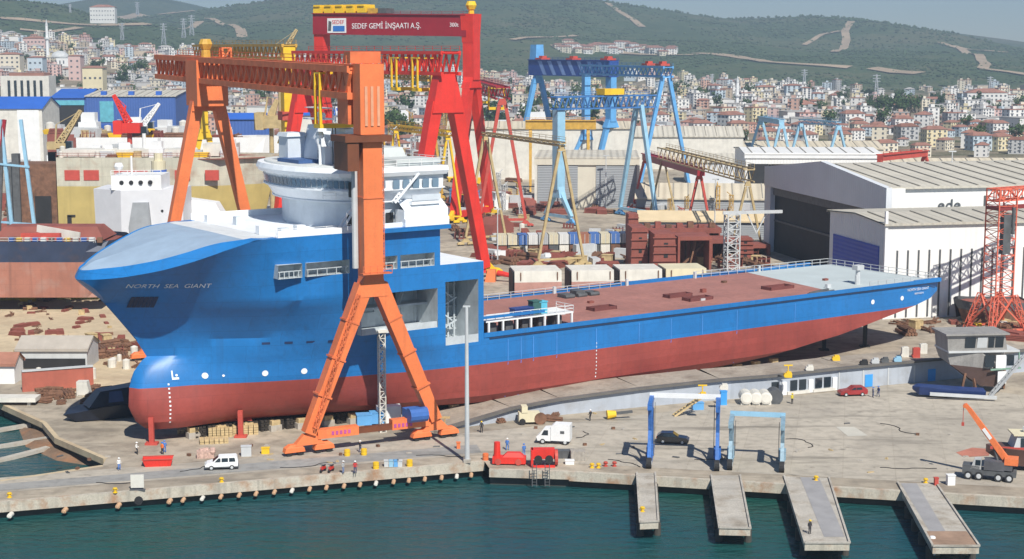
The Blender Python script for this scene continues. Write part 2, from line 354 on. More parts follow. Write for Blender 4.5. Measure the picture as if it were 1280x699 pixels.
# ================================================================ TERRAIN, HILLS
RIDGES = [  # depth of crest, foot, skyline in the view (px, py), name
    (2900, 2000, [(-700,-12),(-200,-10),(0,-3),(30,2),(60,5),(100,17),(160,27),(240,40),(330,52),(450,66),(560,75)]),
    (4300, 2250, [(-400,50),(100,40),(200,18),(240,13),(270,10),(320,3),(350,-2),(420,-14),(560,-22),(700,-12),(760,2),(800,8),(860,17),(907,24),(960,22),(1010,20),(1045,21),(1100,32),(1150,42),(1220,60),(1400,75)]),
    (5600, 3200, [(-300,30),(37,12),(70,6),(100,1),(150,-7),(200,-3),(225,2),(260,10),(330,26),(1000,60),(1100,44),(1180,40),(1220,45),(1260,52),(1300,57),(1700,58)]),
]
RZ = []
for Yr, Y0, tab in RIDGES: RZ.append((Yr, Y0, [(xat(px, Yr, py), zat(py, Yr)) for px, py in tab]))
def hts(X, Y):
    town = 70*smooth((X+260)/-550+.5)*1.0 if X < 250 else 0
    town = max(0, min(72, 18+ (-X-50)*.085)) if X < 150 else max(0, 18-(X-150)*.06) if X < 450 else 0
    if X < 150: town = max(town, 6)
    z = 2.9+town*smooth((Y-850)/1200.0)
    nz = noise.fractal(Vector((X*.0016, Y*.0016, 3.1)), 1.0, 2.0, 4)
    best = z; k = 0
    for i, (Yr, Y0, tab) in enumerate(RZ):
        zr = lerp_t(tab, X*1.0)
        if Y <= Yr: t = max(0, (Y-Y0)/(Yr-Y0)); h = (t**1.15)*(1-.0)*(zr-3)+3 if t > 0 else 0; q = t*(1-t)*4
        else: t = (Y-Yr)/1500.0; h = zr-(zr+80)*smooth(t)*.9; q = smooth(t*2)
        if Y > Y0: h += nz*26*q
        if h > best: best = h
    return best
def hit(px, py):
    d = ray(px, py); d = d/d.y; Y = 800.0
    while Y < 9000:
        P = Vector((0,0,HC))+d*Y
        if P.z <= hts(P.x, P.y): return P
        Y += 12
    return None
xs = [-3600+ i*45 for i in range(161)]; ys = []
yv = 795.0
while yv < 6500: ys.append(yv); yv += 22+yv*.008
b = MB(); nx = len(xs)
for yv in ys:
    kx = yv/3000.0+.25
    for x in xs: b.v.append((x*min(1.3, kx), yv, hts(x*min(1.3, kx), yv)-(.15 if yv < 800 else 0)))
for j in range(len(ys)-1):
    for i in range(nx-1): b.f.append((j*nx+i, j*nx+i+1, (j+1)*nx+i+1, (j+1)*nx+i)); b.m.append(0)
def hill_mat():
    m = bpy.data.materials.new('hill_scrub'); m.use_nodes = True; t = m.node_tree; N = t.nodes; L = t.links; bb = N['Principled BSDF']
    bb.inputs['Roughness'].default_value = 1; bb.inputs['Specular IOR Level'].default_value = .1
    g = N.new('ShaderNodeNewGeometry')
    def noi(s, d, ro=.6):
        n = N.new('ShaderNodeTexNoise'); n.inputs['Scale'].default_value = s; n.inputs['Detail'].default_value = d; n.inputs['Roughness'].default_value = ro
        L.new(g.outputs['Position'], n.inputs['Vector']); return n.outputs['Fac']
    def ramp(f, pts):
        r = N.new('ShaderNodeValToRGB'); L.new(f, r.inputs[0]); e = r.color_ramp.elements
        e[0].position, e[0].color = pts[0][0], (*pts[0][1], 1); e[1].position, e[1].color = pts[-1][0], (*pts[-1][1], 1)
        for p, c in pts[1:-1]: x = e.new(p); x.color = (*c, 1)
        return r.outputs[0]
    c1 = ramp(noi(.0035, 6), [(.3, (.035,.066,.030)), (.5, (.062,.098,.042)), (.62, (.13,.125,.07)), (.75, (.19,.155,.10))])
    c2 = ramp(noi(.03, 5, .75), [(.35, (.026,.050,.024)), (.55, (.068,.098,.045)), (.72, (.16,.15,.09))])
    x = N.new('ShaderNodeMix'); x.data_type = 'RGBA'; x.inputs[0].default_value = .5; L.new(c1, x.inputs[6]); L.new(c2, x.inputs[7])
    # town land below is dry and built over
    s = N.new('ShaderNodeSeparateXYZ'); L.new(g.outputs['Position'], s.inputs[0])
    r = N.new('ShaderNodeMapRange'); r.inputs[1].default_value = 1950; r.inputs[2].default_value = 2350; L.new(s.outputs['Y'], r.inputs[0])
    town = ramp(noi(.02, 5), [(.35, (.06,.08,.04)), (.5, (.22,.19,.14)), (.7, (.33,.28,.22))])
    y = N.new('ShaderNodeMix'); y.data_type = 'RGBA'; L.new(r.outputs[0], y.inputs[0]); L.new(town, y.inputs[6]); L.new(x.outputs[2], y.inputs[7])
    L.new(y.outputs[2], bb.inputs['Base Color'])
    bp = N.new('ShaderNodeBump'); bp.inputs['Strength'].default_value = .8; bp.inputs['Distance'].default_value = 12; L.new(noi(.02, 6, .7), bp.inputs['Height']); L.new(bp.outputs[0], bb.inputs['Normal'])
    return m
setting(b.build('hills', hill_mat(), smooth=True))
trackm = mat('bare_earth', (.38, .29, .20), .95, .2, .02, coord='POS')
def track(pts, w_):
    P = [hit(*q) for q in pts]; P = [p for p in P if p]
    if len(P) < 2: return
    Q = []
    for a, c in zip(P, P[1:]):
        n = max(1, int((c-a).length/40)); Q += [a.lerp(c, i/n) for i in range(n)]
    Q.append(P[-1]); b = MB()
    for a, c in zip(Q, Q[1:]):
        d = (c-a); d.z = 0
        if d.length < 1: continue
        n = Vector((-d.y, d.x, 0)).normalized()*w_
        q = [a-n, c-n, c+n, a+n]; b.face([(p.x, p.y, hts(p.x, p.y)+2.2) for p in q])
    if b.f: setting(b.build('hill_track', trackm))
track([(760,5),(772,14),(785,22),(803,35)], 9)
track([(1064,28),(1056,40),(1058,52),(1043,66)], 9); track([(1050,40),(1028,44),(1005,58)], 6)
track([(870,68),(920,72),(960,79),(1000,82),(1062,87)], 14); track([(1090,87),(1150,94)], 12); track([(690,60),(760,64),(830,70),(870,70)], 12)
track([(1175,54),(1200,62),(1225,72),(1232,82),(1228,88),(1265,92),(1290,96)], 9); track([(1190,58),(1230,64),(1260,67)], 10)
track([(0,24),(60,30),(120,33),(180,32),(250,28)], 10); track([(25,38),(60,42),(100,36)], 9); track([(640,52),(670,48),(720,46)], 8)
track([(150,24),(180,20),(210,18),(243,14)], 22); track([(255,24),(290,32),(305,44)], 7); track([(300,38),(303,48)], 10)
# dark scrub and pines: nobody could count them
b = MB(); rs = random.Random(5)
def blob(b, P, r, hh, rs):
    k = len(b.v); n = 5; a0 = rs.random()*6
    for i in range(n): a = a0+i*6.283/n; q = r*(.7+.5*rs.random()); b.v.append((P[0]+q*math.cos(a), P[1]+q*math.sin(a), P[2]+hh*(.15+.25*rs.random())))
    b.v.append((P[0]+r*.3*(rs.random()-.5), P[1]+r*.3*(rs.random()-.5), P[2]+hh)); b.v.append((P[0], P[1], P[2]-1))
    for i in range(n): b.f.append((k+i, k+(i+1)%n, k+n)); b.m.append(0); b.f.append((k+(i+1)%n, k+i, k+n+1)); b.m.append(0)
for i in range(24000):
    Y = rs.uniform(2150, 4300)**1.0; X = rs.uniform(-.34, .36)*Y
    if noise.noise(Vector((X*.004, Y*.004, 1))) + .35*noise.noise(Vector((X*.02, Y*.02, 5))) < rs.uniform(-.45, .35): continue
    r = rs.uniform(2, 4.2)*(Y/3000); blob(b, (X, Y, hts(X, Y)), r, r*rs.uniform(.7, 1.3), rs)
o = b.build('scrub_woods', mat('scrub_foliage', (.055, .085, .040), .95, .3, .01, coord='POS', spec=.1)); o['kind'] = 'stuff'
tag(o, 'dark scrub and pine woods covering the hillsides behind the town', 'woods', None, 'stuff')
# ---------------------------------------------------------------- pylons
def pylon(px, pytop, pybase, lab):
    P = hit(px, pybase) or at(px, pybase); H_ = abs(zat(pytop, P.y)-P.z); b = MB(); t_ = P.y*.00035
    b.lattice((0,0,-4), (0,0,H_*.96), H_*.2, H_*.2, 7, t_, t_*.6, tx=.85)
    for k in (.68, .8, .92): b.bar((-H_*.16,0,H_*k), (H_*.16,0,H_*k), t_*1.2)
    tag(b.build('pylon', steel, loc=P), lab, 'pylon', 'power pylons on the hillside')
for px, a, c, lab in ((205,28,56,'tall thin power pylon standing above the pale dirt track, second from left'), (153,28,50,'thin power pylon over the left end of the town'), (88,5,16,'small mast on the crest of the far left hill'),
        (172,2,20,'thin mast on the left skyline beside the pale quarry'), (230,22,48,'thin power pylon left of the orange girder, on the hillside'), (240,18,45,'thin power pylon just right of its neighbour on the left hillside'), (1005,86,110,'power pylon behind the white tower block with the red roof'), (1095,92,122,'power pylon on the green slope right of the tower blocks'),
        (1237,95,118,'power pylon behind the long white block at the right'), (890,92,108,'faint power pylon behind the right minaret'), (1180,108,126,'small lattice pylon on the right side of the town')):
    pylon(px, a, c, lab)
# ================================================================ TOWN
wallc = [mat('wall_%s' % n, c, .8, .06, .1) for n, c in (('white',(.72,.71,.69)),('cream',(.68,.62,.50)),('pink',(.60,.43,.40)),('grey',(.45,.45,.45)),('buff',(.55,.46,.36)),('salmon',(.56,.36,.29)),('pale_blue',(.48,.56,.62)),('yellow',(.68,.60,.40)))]
cname = ['white','cream','pink','grey','buff','salmon','pale blue','pale yellow']
roofr = mat('red_roof_tiles', (.30, .145, .11), .85, .2, .1, wave=('Y', .8, .4)); roofg = mat('grey_roof', (.36, .35, .34), .85, .15, .1); roofb = mat('brown_roof_tiles', (.22, .10, .07), .85, .2, .1)
winm = mat('far_window', (.11, .12, .14), .3, .2)
def house_mesh(b, ox, oy, oz, a, W, D, Hh, wi, ri, gable, st, wn=2):
    ca, sa = math.cos(a), math.sin(a)
    def T(x, y, z): return (ox+x*ca-y*sa, oy+x*sa+y*ca, oz+z)
    def bx(x0,x1,y0,y1,z0,z1,mi):
        n = len(b.v)
        b.v += [T(*p) for p in ((x0,y0,z0),(x1,y0,z0),(x1,y1,z0),(x0,y1,z0),(x0,y0,z1),(x1,y0,z1),(x1,y1,z1),(x0,y1,z1))]
        for q in ((0,3,2,1),(4,5,6,7),(0,1,5,4),(1,2,6,5),(2,3,7,6),(3,0,4,7)): b.f.append(tuple(n+i for i in q)); b.m.append(mi)
    w2, d2 = W/2, D/2
    bx(-w2, w2, -d2, d2, -3, Hh, wi)
    if gable:
        o_ = .5; rh = W*.0+D*.22
        b.face([T(-w2-o_,-d2-o_,Hh+.05), T(w2+o_,-d2-o_,Hh+.05), T(w2-D*.25,0,Hh+rh), T(-w2+D*.25,0,Hh+rh)], ri)
        b.face([T(w2+o_,d2+o_,Hh+.05), T(-w2-o_,d2+o_,Hh+.05), T(-w2+D*.25,0,Hh+rh), T(w2-D*.25,0,Hh+rh)], ri)
        b.face([T(w2+o_,-d2-o_,Hh+.05), T(w2+o_,d2+o_,Hh+.05), T(w2-D*.25,0,Hh+rh)], ri)
        b.face([T(-w2-o_,d2+o_,Hh+.05), T(-w2-o_,-d2-o_,Hh+.05), T(-w2+D*.25,0,Hh+rh)], ri)
    else:
        bx(-w2-.2, w2+.2, -d2-.2, d2+.2, Hh+.05, Hh+.6, ri); bx(-1.5, 1.5, -1.5, 1.5, Hh+.7, Hh+2.6, wi)
    n = max(2, int(W/3.2))
    for s_ in range(st):
        z = 1.0+s_*(Hh/st)
        for i in range(n):
            x = -w2+W*(i+.5)/n; bx(x-.7, x+.7, -d2-.06, -d2+.02, z, z+1.4, wn)
            if s_ and i % 2 == 0: bx(x-1.3, x+1.3, -d2-1.0, -d2-.02, z-.45, z-.25, wi)
        for i in range(max(1, int(D/3.5))):
            y = -d2+D*(i+.5)/max(1, int(D/3.5)); bx(-w2-.06, -w2+.02, y-.6, y+.6, z, z+1.4, wn); bx(w2-.02, w2+.06, y-.6, y+.6, z, z+1.4, wn)
protos = []
for wi in range(8):
    for st, gable in ((2, 1), (3, 1), (5, 0), (4, 1)):
        b = MB(); W = (11, 13, 15, 17)[st-2]; D = W*.75; Hh = st*3.0
        ri = roofr if wi not in (3, 6) else roofb if wi == 3 else roofr
        if not gable: ri = roofg
        house_mesh(b, 0, 0, 0, 0, W, D, Hh, 0, 1, gable, st)
        me = b.build('house', [wallc[wi], ri, winm]); me.location = (0, 0, -500)
        protos.append((me.data, '%s %d storey house with %s in the town' % (cname[wi], st, 'flat grey roof' if not gable else 'red tiled roof' if ri is roofr else 'brown tiled roof'), st)); bpy.data.objects.remove(me)
rs = random.Random(21); placed = []; nh = 0; mass = MB()
cell = 15
cand = []
Y = 850.0
while Y < 2250:
    X = -.345*Y
    while X < .345*Y:
        x = X+rs.uniform(-5, 5); y = Y+rs.uniform(-5, 5)
        px = 640+F*x/y
        dens = .64
        if px > 640 and Y > 1750: dens = .16
        if px < 560 and Y > 1900: dens = .3
        if 80 < px < 300 and Y < 1010: dens = 0
        if 500 < px < 640 and rs.random() < .4: dens = .15
        if px > 1060 and Y > 1450: dens = .15
        if px > 640 and Y < 900: dens = .3
        if 1000 < px < 1180 and Y > 1180: dens *= .5
        if noise.noise(Vector((x*.009, y*.009, 9))) > .16: dens *= .2
        if rs.random() < dens: cand.append((x, y))
        X += cell
    Y += cell+3
for x, y in cand:
    d_, lab, st = protos[rs.choice([0,0,1,1,2,3,4,5,5,6,7,8,9,12,13,16,17,18,20,21,24,25,28,29,0,1,4,1])] if rs.random() > .3 else rs.choice(protos)
    if st == 5 and y < 1100: d_, lab, st = protos[rs.choice([0, 1, 4, 12, 16])]
    s_ = rs.uniform(.6, 1.0); a = rs.choice([.2, .6, -.3, 1.2])+rs.uniform(-.12, .12); z = hts(x, y)
    if nh < 296:
        nh += 1; o = bpy.data.objects.new('house', d_); C.objects.link(o); o.location = (x, y, z); o.rotation_euler = (0, 0, a); o.scale = (s_, s_, s_)
        tag(o, lab, 'house', 'houses of the town below the hills')
    else:
        W = rs.uniform(8, 14); k = rs.choice([2, 2, 3, 3, 4, 5])
        if rs.random() < .07 and y > 1000: house_mesh(mass, x, y, z, a*.3, rs.uniform(24, 46), rs.uniform(14, 22), rs.uniform(5, 9), rs.choice([0,0,3,4]), 9, False, 1, 10); continue
        house_mesh(mass, x, y, z, a, W, W*.75, k*2.9*max(.8, s_), rs.choice([0,0,0,0,1,1,2,3,4,4,5,6,7]), 8 if rs.random() < .3 else 9, k < 4 and rs.random() < .75, k, 10)
o = mass.build('far_houses', wallc+[roofr, roofg, winm]); tag(o, 'mass of small pale far houses with red roofs at the foot of the hills', 'houses', None, 'stuff')
# villas on the hill shelf
for i in range(34):
    px = 696+i*4.4+rs.uniform(-3, 3); py = 62+rs.uniform(-4, 5)+(i*.12); P = hit(px, py)
    if P:
        d_, lab, st = protos[rs.choice([0, 4, 5, 1])]; o = bpy.data.objects.new('villa', d_); C.objects.link(o); o.location = P; o.rotation_euler = (0,0,rs.uniform(-.5,.5)); o.scale = (1.5,1.5,1.3)
        tag(o, 'small pale villa in the row of villas halfway up the wooded hill', 'villa', 'villas halfway up the wooded hill')
# ---------------------------------------------------------------- trees in the town and yard
leafm = [mat('leaves_%d' % i, c, .9, .35, .5, spec=.2) for i, c in enumerate(((.045,.085,.03), (.06,.10,.035), (.03,.06,.025)))]
barkm = mat('bark', (.10, .07, .05), .9, .2)
def tree_protos():
    out = []
    for v in range(3):
        rs = random.Random(40+v); b = MB()
        for c_ in range(9):
            cx, cy, cz = rs.uniform(-2.4, 2.4), rs.uniform(-2.4, 2.4), rs.uniform(3.5, 8.2); r = rs.uniform(1.1, 2.1)
            for k in range(34):
                d = Vector((rs.gauss(0,1), rs.gauss(0,1), rs.gauss(0,1))).normalized()*r*rs.uniform(.6, 1.05); c = Vector((cx, cy, cz))+d
                u = Vector((rs.gauss(0,1), rs.gauss(0,1), rs.gauss(0,1))).normalized(); w_ = u.cross(d).normalized()*rs.uniform(.35, .6); u = u*rs.uniform(.35, .6)
                b.face([c-u, c+w_*.8, c+u, c-w_*.8])
        crown = b.build('crown', leafm[v]); b = MB(); b.tube((0,0,-1), (0.1,0,5), .32, .16, 7)
        for k in range(4): a = k*1.6; b.tube((0,0,3+k*.3), (1.8*math.cos(a), 1.8*math.sin(a), 6), .12, .05, 5)
        trunk = b.build('trunk', barkm); out.append((crown.data, trunk.data)); bpy.data.objects.remove(crown); bpy.data.objects.remove(trunk)
    return out
TP = tree_protos(); rs = random.Random(8)
def tree(x, y, z, s_, lab, grp, v=None):
    v = rs.randrange(3) if v is None else v; t = thing('tree', lab, 'tree', (x, y, z), rs.uniform(0, 6), grp); t.scale = (s_, s_, s_*rs.uniform(.85, 1.15))
    for nm, d in zip(('crown', 'trunk'), TP[v]): o = bpy.data.objects.new(nm, d); C.objects.link(o); o.parent = t
for px0, px1, Y0, Y1, n, s0, s1, lab in ((480,640,900,1500,34,1.4,2.4,'leafy green tree in the grove behind the red cranes'), (640,760,1000,1500,20,1.4,2.2,'leafy green tree behind the blue cranes'),
        (760,1290,900,1600,46,1.0,1.9,'leafy green tree between the houses on the right side of the town'), (0,470,950,1600,30,1.0,1.9,'leafy green tree between the houses on the left side of the town'), (650,1290,1200,1900,90,.8,1.5,'small green tree between the far houses on the right'), (0,640,1300,1900,90,.8,1.5,'small green tree between the far houses on the left'), (1060,1150,1250,1400,8,1.4,2,'leafy green tree in the clump right of the tower blocks')):
    for i in range(n):
        Y = rs.uniform(Y0, Y1); x = (rs.uniform(px0, px1)-640)/F*Y; tree(x, Y, hts(x, Y), rs.uniform(s0, s1), lab, lab.replace('leafy green tree', 'trees').replace('small green tree', 'small trees'))
# ================================================================ THE SHIP
TH = R(34.836); CD = Vector((math.cos(TH), math.sin(TH), 0)); CN = Vector((-math.sin(TH), math.cos(TH), 0)); C0 = Vector((-61.37, 223.04, 0))
def S(px, py, z):                     # pixel at height z -> ship coordinates
    P = at(px, py, z)-C0; return P.dot(CD), P.dot(CN)
ship = thing('offshore_ship', 'huge blue offshore ship with red bottom and white bridge standing on the slipway', 'ship', C0, TH)
hb = mat('hull_blue', (.014, .18, .50), .42, .10, .12, streak=.4, coord='OBJ', plates=(9,2.4,.75), fine=.12); hr = mat('hull_red', (.34, .066, .052), .55, .12, .12, streak=.4, stain=(.22,.04,.035), stain_amt=.5, plates=(9,2.4,.7), fine=.15)
hdeck = mat('foredeck_blue_grey', (.30, .40, .52), .6, .08, .4); hdk_red = mat('deck_primer_red', (.37, .165, .135), .8, .15, .12, stain=(.25, .12, .10), stain_amt=.6, sscale=.2, joints=8.0, fine=.25)
hdk_grey = mat('deck_pale_grey', (.46, .52, .53), .7, .06, .2); sup = mat('superstructure_white', (.80, .84, .88), .45, .05, .4, streak=.1); supg = mat('superstructure_grey', (.58,.64,.70), .5, .08, .5)
inner = mat('recess_grey', (.48, .53, .56), .6, .15, .6, streak=.3)
KZ = [(0,27.75),(4,28.6),(8,29.6),(12,30.8),(16,32.1),(20.5,33.3),(24,33.4),(60,33.4)]
ROWS = [  # z, stem s, half breadths
 (4.6, 10.5, [(10.5,0),(14,1.2),(24,1.6),(35,4),(47,8),(60,12.6),(170,13.2)]),
 (5.0, 9.4, [(9.4,0),(11,1.9),(15,2.8),(24,3.0),(35,6),(47,10),(60,13.8),(170,14.2)]),
 (6.2, 8.0, [(8,0),(9,1.7),(11,2.9),(15,3.6),(24,4.8),(35,8.2),(47,12),(60,14.7),(170,14.9)]),
 (8.5, 7.0, [(7,0),(8,1.9),(10,2.9),(14,3.8),(24,6.2),(35,9.8),(47.5,13.2),(60,15),(170,15)]),
 (11.3,7.2, [(7.2,0),(8,1.6),(11,2.8),(15.5,3.7),(24,7.1),(35,10.8),(47.5,13.7),(58,14.8),(64,15),(170,15)]),
 (13.6,8.0, [(8,0),(9,1.3),(12,2.4),(16,3.4),(24,7.3),(35,11.1),(47.5,14.1),(57,15),(170,15)]),
 (15.0,9.2, [(9.2,0),(11,1.3),(15,2.7),(24,7.6),(35,11.6),(46,14.6),(52,15),(170,15)]),
 (15.6,10.0,[(10,0),(13,1.6),(17,3.8),(24,7.9),(35,11.9),(45,14.7),(51,15),(170,15)]),
 (18.0,8.6, [(8.6,0),(12,1.5),(17,3.9),(24,7.8),(33,12.3),(42,15),(170,15)]),
 (21.0,6.3, [(6.3,0),(10,2.0),(15,4.7),(22,8.8),(30,12.6),(38,15),(170,15)]),
 (24.0,3.9, [(3.9,0),(7,2.2),(12,5.6),(18,9.4),(25,13.0),(32,15),(170,15)]),
]
def btop(s): return 15*(1-(1-min(1, max(0, s)/21))**2.2)**.68
def zrow(zr, s): return zr if zr <= 24 else 24+(zr-24)/9.4*(lerp_t(KZ, s)-24)
def b_row(zr, s):
    if zr <= 24:
        for (z0, s0, t0), (z1, s1, t1) in zip(ROWS, ROWS[1:]):
            if zr <= z1:
                f = (zr-z0)/(z1-z0); return lerp_t(t0, s)*(1-f)+lerp_t(t1, s)*f
    f = min(1, (zr-24)/9.4); return lerp_t(ROWS[-1][2], s)*(1-f)+btop(s)*f
def s_row(zr):
    if zr <= 24:
        for (z0, s0, t0), (z1, s1, t1) in zip(ROWS, ROWS[1:]):
            if zr <= z1: f = (zr-z0)/(z1-z0); return s0*(1-f)+s1*f
    return 3.9*(1-min(1, (zr-24)/9.4))
def b_at(s, z):                        # half breadth at a real height
    if z > 24: z = 24+(z-24)*9.4/(lerp_t(KZ, s)-24)
    return b_row(z, s)
ZB = [(107,4.6),(119.7,5.6),(137.7,7.8),(145.7,9.2),(154.6,10.8),(162.6,12.4),(165.2,13.6),(170,14)]
zrows = [4.6,4.75,5.0,5.5,6.2,7.2,8.5,9.8,11.3,12.4,13.6,15.0,15.6,18.0,19.5,21.0,22.6,24.0,24.8,26.2,27.5,29.5,31.5,33.4]
u_ = [(k/18)**1.7 for k in range(19)]
st2 = [26,28,30,33,35.5,37.3,40,43.6,44.1,47,50.6,51.1,52,55,58,59,64,70,80,90,100,107,114,119.7,126,132,137.7,142,145.7,150,154.6,158,162.6,165.2]
st2 = sorted(set(st2+[27.8,28.5,37.6,50.1]))
wins = [(24,27.8),(28.5,35.5),(37.6,43.6),(44.1,50.1)]
def opening(s, z):
    if 37.3 < s < 50.6 and 18 < z < 24: return True
    if 52 < s < 58 and 15 < z < 24.8: return True
    if 27.5 < z < 29.5:
        for a, c in wins:
            if a < s < c: return True
    return False
def lim(s): return 33.4 if s < 51.1 else 27.5 if s < 59 else 15.6
hull = MB(); cols = len(u_)+len(st2)
def hpt(zr, j, side):
    s0 = s_row(zr); s = s0+(24-s0)*u_[j] if j < len(u_) else st2[j-len(u_)]
    z = zrow(zr, s); b_ = 0 if j == 0 else b_row(zr, s)
    if s > 107: z = max(z, lerp_t(ZB, s))
    if s > 158: b_ = b_-(s-158)**2*.02
    return (s, side*b_, z)
for side in (-1, 1):
    base = len(hull.v)
    for zr in zrows:
        for j in range(cols): hull.v.append(hpt(zr, j, side))
    for r in range(len(zrows)-1):
        for j in range(cols-1):
            a, b_, c, d = base+r*cols+j, base+r*cols+j+1, base+(r+1)*cols+j+1, base+(r+1)*cols+j
            P = [hull.v[i] for i in (a, b_, c, d)]; sm = sum(p[0] for p in P)/4; zm = (zrows[r]+zrows[r+1])/2
            if j >= len(u_)-1 and zm > lim(sm): continue
            if side < 0 and j >= len(u_)-1 and opening(sm, zm): continue
            if max(p[2] for p in P)-min(p[2] for p in P) < .01: continue
            hull.f.append((a, b_, c, d) if side < 0 else (d, c, b_, a)); hull.m.append(1 if zm < 11.3 else 0)
n0 = len(hull.v)                       # bottom and transom
for j in range(cols):
    p = hpt(4.6, j, -1); q = hpt(4.6, j, 1); hull.v += [p, q]
for j in range(cols-1): k = n0+2*j; hull.f.append((k, k+1, k+3, k+2)); hull.m.append(1)
tz = [13.6, 15.0, 15.6]; hull.face([(165.2,-14,13.6),(165.2,14,13.6),(165.2,14,15.6),(165.2,-14,15.6)], 0)
hull.face([(51.1,-15,27.5),(51.1,15,27.5),(51.1,15,33.4),(51.1,-15,33.4)], 0); hull.face([(59,-15,15.6),(59,15,15.6),(59,15,27.5),(59,-15,27.5)], 0)
ho = hull.build('hull', [hb, hr], ship)
ho.data.polygons.foreach_set('use_smooth', [f.center.x < 62 and True for f in ho.data.polygons])
mod = ho.modifiers.new('edge', 'EDGE_SPLIT'); mod.split_angle = R(28)
# rim round the foredeck and the decks
rim = MB(); rp = []; dk = MB()
ss = [24*(k/30)**1.5 for k in range(31)]
for side in (-1, 1):
    A = [(s, side*b_row(33.4, s)*1.0, lerp_t(KZ, s)) for s in ss]
    hgt = [1.3*(1-smooth((s-13)/10)) for s in ss]
    B = [(s+.5*(1-s/24), side*max(0, btop(s)-(1.5*min(1, s/2))), lerp_t(KZ, s)+h) for s, h in zip(ss, hgt)]
    Cc = [(s+.6*(1-s/24)+.1, side*max(0, btop(s)-1.65*min(1, s/1.5)), lerp_t(KZ, s)+h*.93) for s, h in zip(ss, hgt)]
    for L0, L1 in ((A, B), (B, Cc)):
        k = len(rim.v); rim.v += L0+L1; n = len(ss)
        for i in range(n-1): rim.f.append((k+i, k+i+1, k+n+i+1, k+n+i) if side < 0 else (k+n+i, k+n+i+1, k+i+1, k+i)); rim.m.append(0)
    k = len(dk.v); mid = [(p[0], 0, p[2]+.8*(1-smooth((p[0]-8)/14))*smooth(p[0]/3)) for p in Cc]; dk.v += Cc+mid
    for i in range(len(ss)-1): dk.f.append((k+i, k+i+1, k+n+i+1, k+n+i)); dk.m.append(0 if ss[i] < 19 else 1)
rim.build('rim', hb, ship, smooth=True)
dk.build('foredeck', [hdeck, mat('foredeck_white', (.62,.65,.67), .6, .08, .5)], ship, smooth=True)
d = MB(); d.box(24, 51.1, -14.9, 14.9, 33.2, 33.42); d.box(51.1, 59, -14.9, 14.9, 27.3, 27.52); d.build('upper_deck', sup, ship)
d = MB()
for sd_ in (-1, 1):
    for a, c in ((24, 36), (36, 51)): d.bar((a, sd_*14.95, 33.9), (c, sd_*14.95, 33.9), .12, 1.0)
d.build('bulwark', sup, ship)
ql = [S(x, y, 15.6) for x, y in ((948,343), (1045,366))]
d = MB()
sB = 127.0
sN, sF = ql[1][0], ql[0][0]; d.face([(59,-14.9,15.62),(sN,-14.9,15.62),(sF,14.9,15.62),(59,14.9,15.62)], 0); d.face([(sN,-14.9,15.62),(165,-14,15.62),(165,14,15.62),(sF,14.9,15.62)], 1)
d.build('main_deck', [hdk_red, hdk_grey], ship)
d = MB(); d.box(59, 165, -15.12, -14.85, 15.5, 16.2); d.box(59, 160, 14.85, 15.1, 15.5, 16.3); d.box(158, 165, -14.6, -14.3, 15.5, 16.2); d.build('deck_edge', hb, ship)
d = MB(); 
d.box(60, 164, -15.2, -15.1, 15.25, 15.42)
d.build('fender_strip', mat('strip_dark', (.02,.04,.09), .6), ship)
d = MB(); d.rail([(62,14.7,15.6),(110,14.7,15.6)], 1.1, 2.5, .09); d.rail([(128,14.7,15.6),(164,13.8,15.6),(164.6,-13.8,15.6),(146,-14.3,15.6)], 1.3, 2.2, .09); d.build('deck_railing', lgrey, ship)
# hatches and deck gear
hm_ = mat('hatch_dark_red', (.16, .05, .045), .7)
for i, (x, y, L_, W_) in enumerate(((752,387,5,2.2),(847,371,5.5,1.8),(872,375,5.5,2.2),(972,361,6,2.6))):
    s, p = S(x, y, 15.6); d = MB(); d.box(s-L_/2, s+L_/2, p-W_/2, p-W_/2+.2, 15.62, 16.2); d.box(s-L_/2, s-L_/2+.2, p-W_/2, p+W_/2, 15.62, 16.2); d.box(s+L_/2-.2, s+L_/2, p-W_/2, p+W_/2, 15.62, 16.2); d.box(s-L_/2, s+L_/2, p+W_/2-.2, p+W_/2, 15.62, 16.2); d.box(s-L_/2+.2, s+L_/2-.2, p-W_/2+.2, p+W_/2-.2, 15.62, 15.75)
    d.build('hatch_coaming', hm_, ship)
def S3(px, py, z): s, p = S(px, py, z); return (s, p, z)
d = MB(); s, p = S(710, 372, 15.6)
s, p = S(723, 370, 15.6)
for k in range(3): d.box(s-4+k*2.8, s-2+k*2.8, p-1, p+1, 15.62, 16.3+.4*(k%2)); d.tube((s-4+k*2.8, p-1.3, 15.9), (s-2+k*2.8, p-1.3, 15.9), .4, n=8)
d.build('mooring_gear', dgrey, ship)
d = MB()       # machinery platform behind the bridge block, port side
d.box(60, 77, -14.2, -9.5, 17.6, 17.85, 1)
for k in range(7): d.box(60.4+k*2.7, 60.7+k*2.7, -14.2, -13.9, 15.62, 17.6, 1); d.box(60.4+k*2.7, 60.7+k*2.7, -9.8, -9.5, 15.62, 17.6, 1)
for k in range(5): d.box(61.2+k*3.2, 62.6+k*3.2, -13.2, -11, 15.62, 17.2, 0)
d.rail([(60,-14.2,17.85),(77,-14.2,17.85),(77,-9.5,17.85)], 1.0, 1.6, .08, 1); d.build('winch_platform', [dgrey, white], ship)
d = MB(); d.box(59.05, 71, -14.6, -14.3, 18.3, 18.7, 0); d.build('blue_stringer', hb, ship)
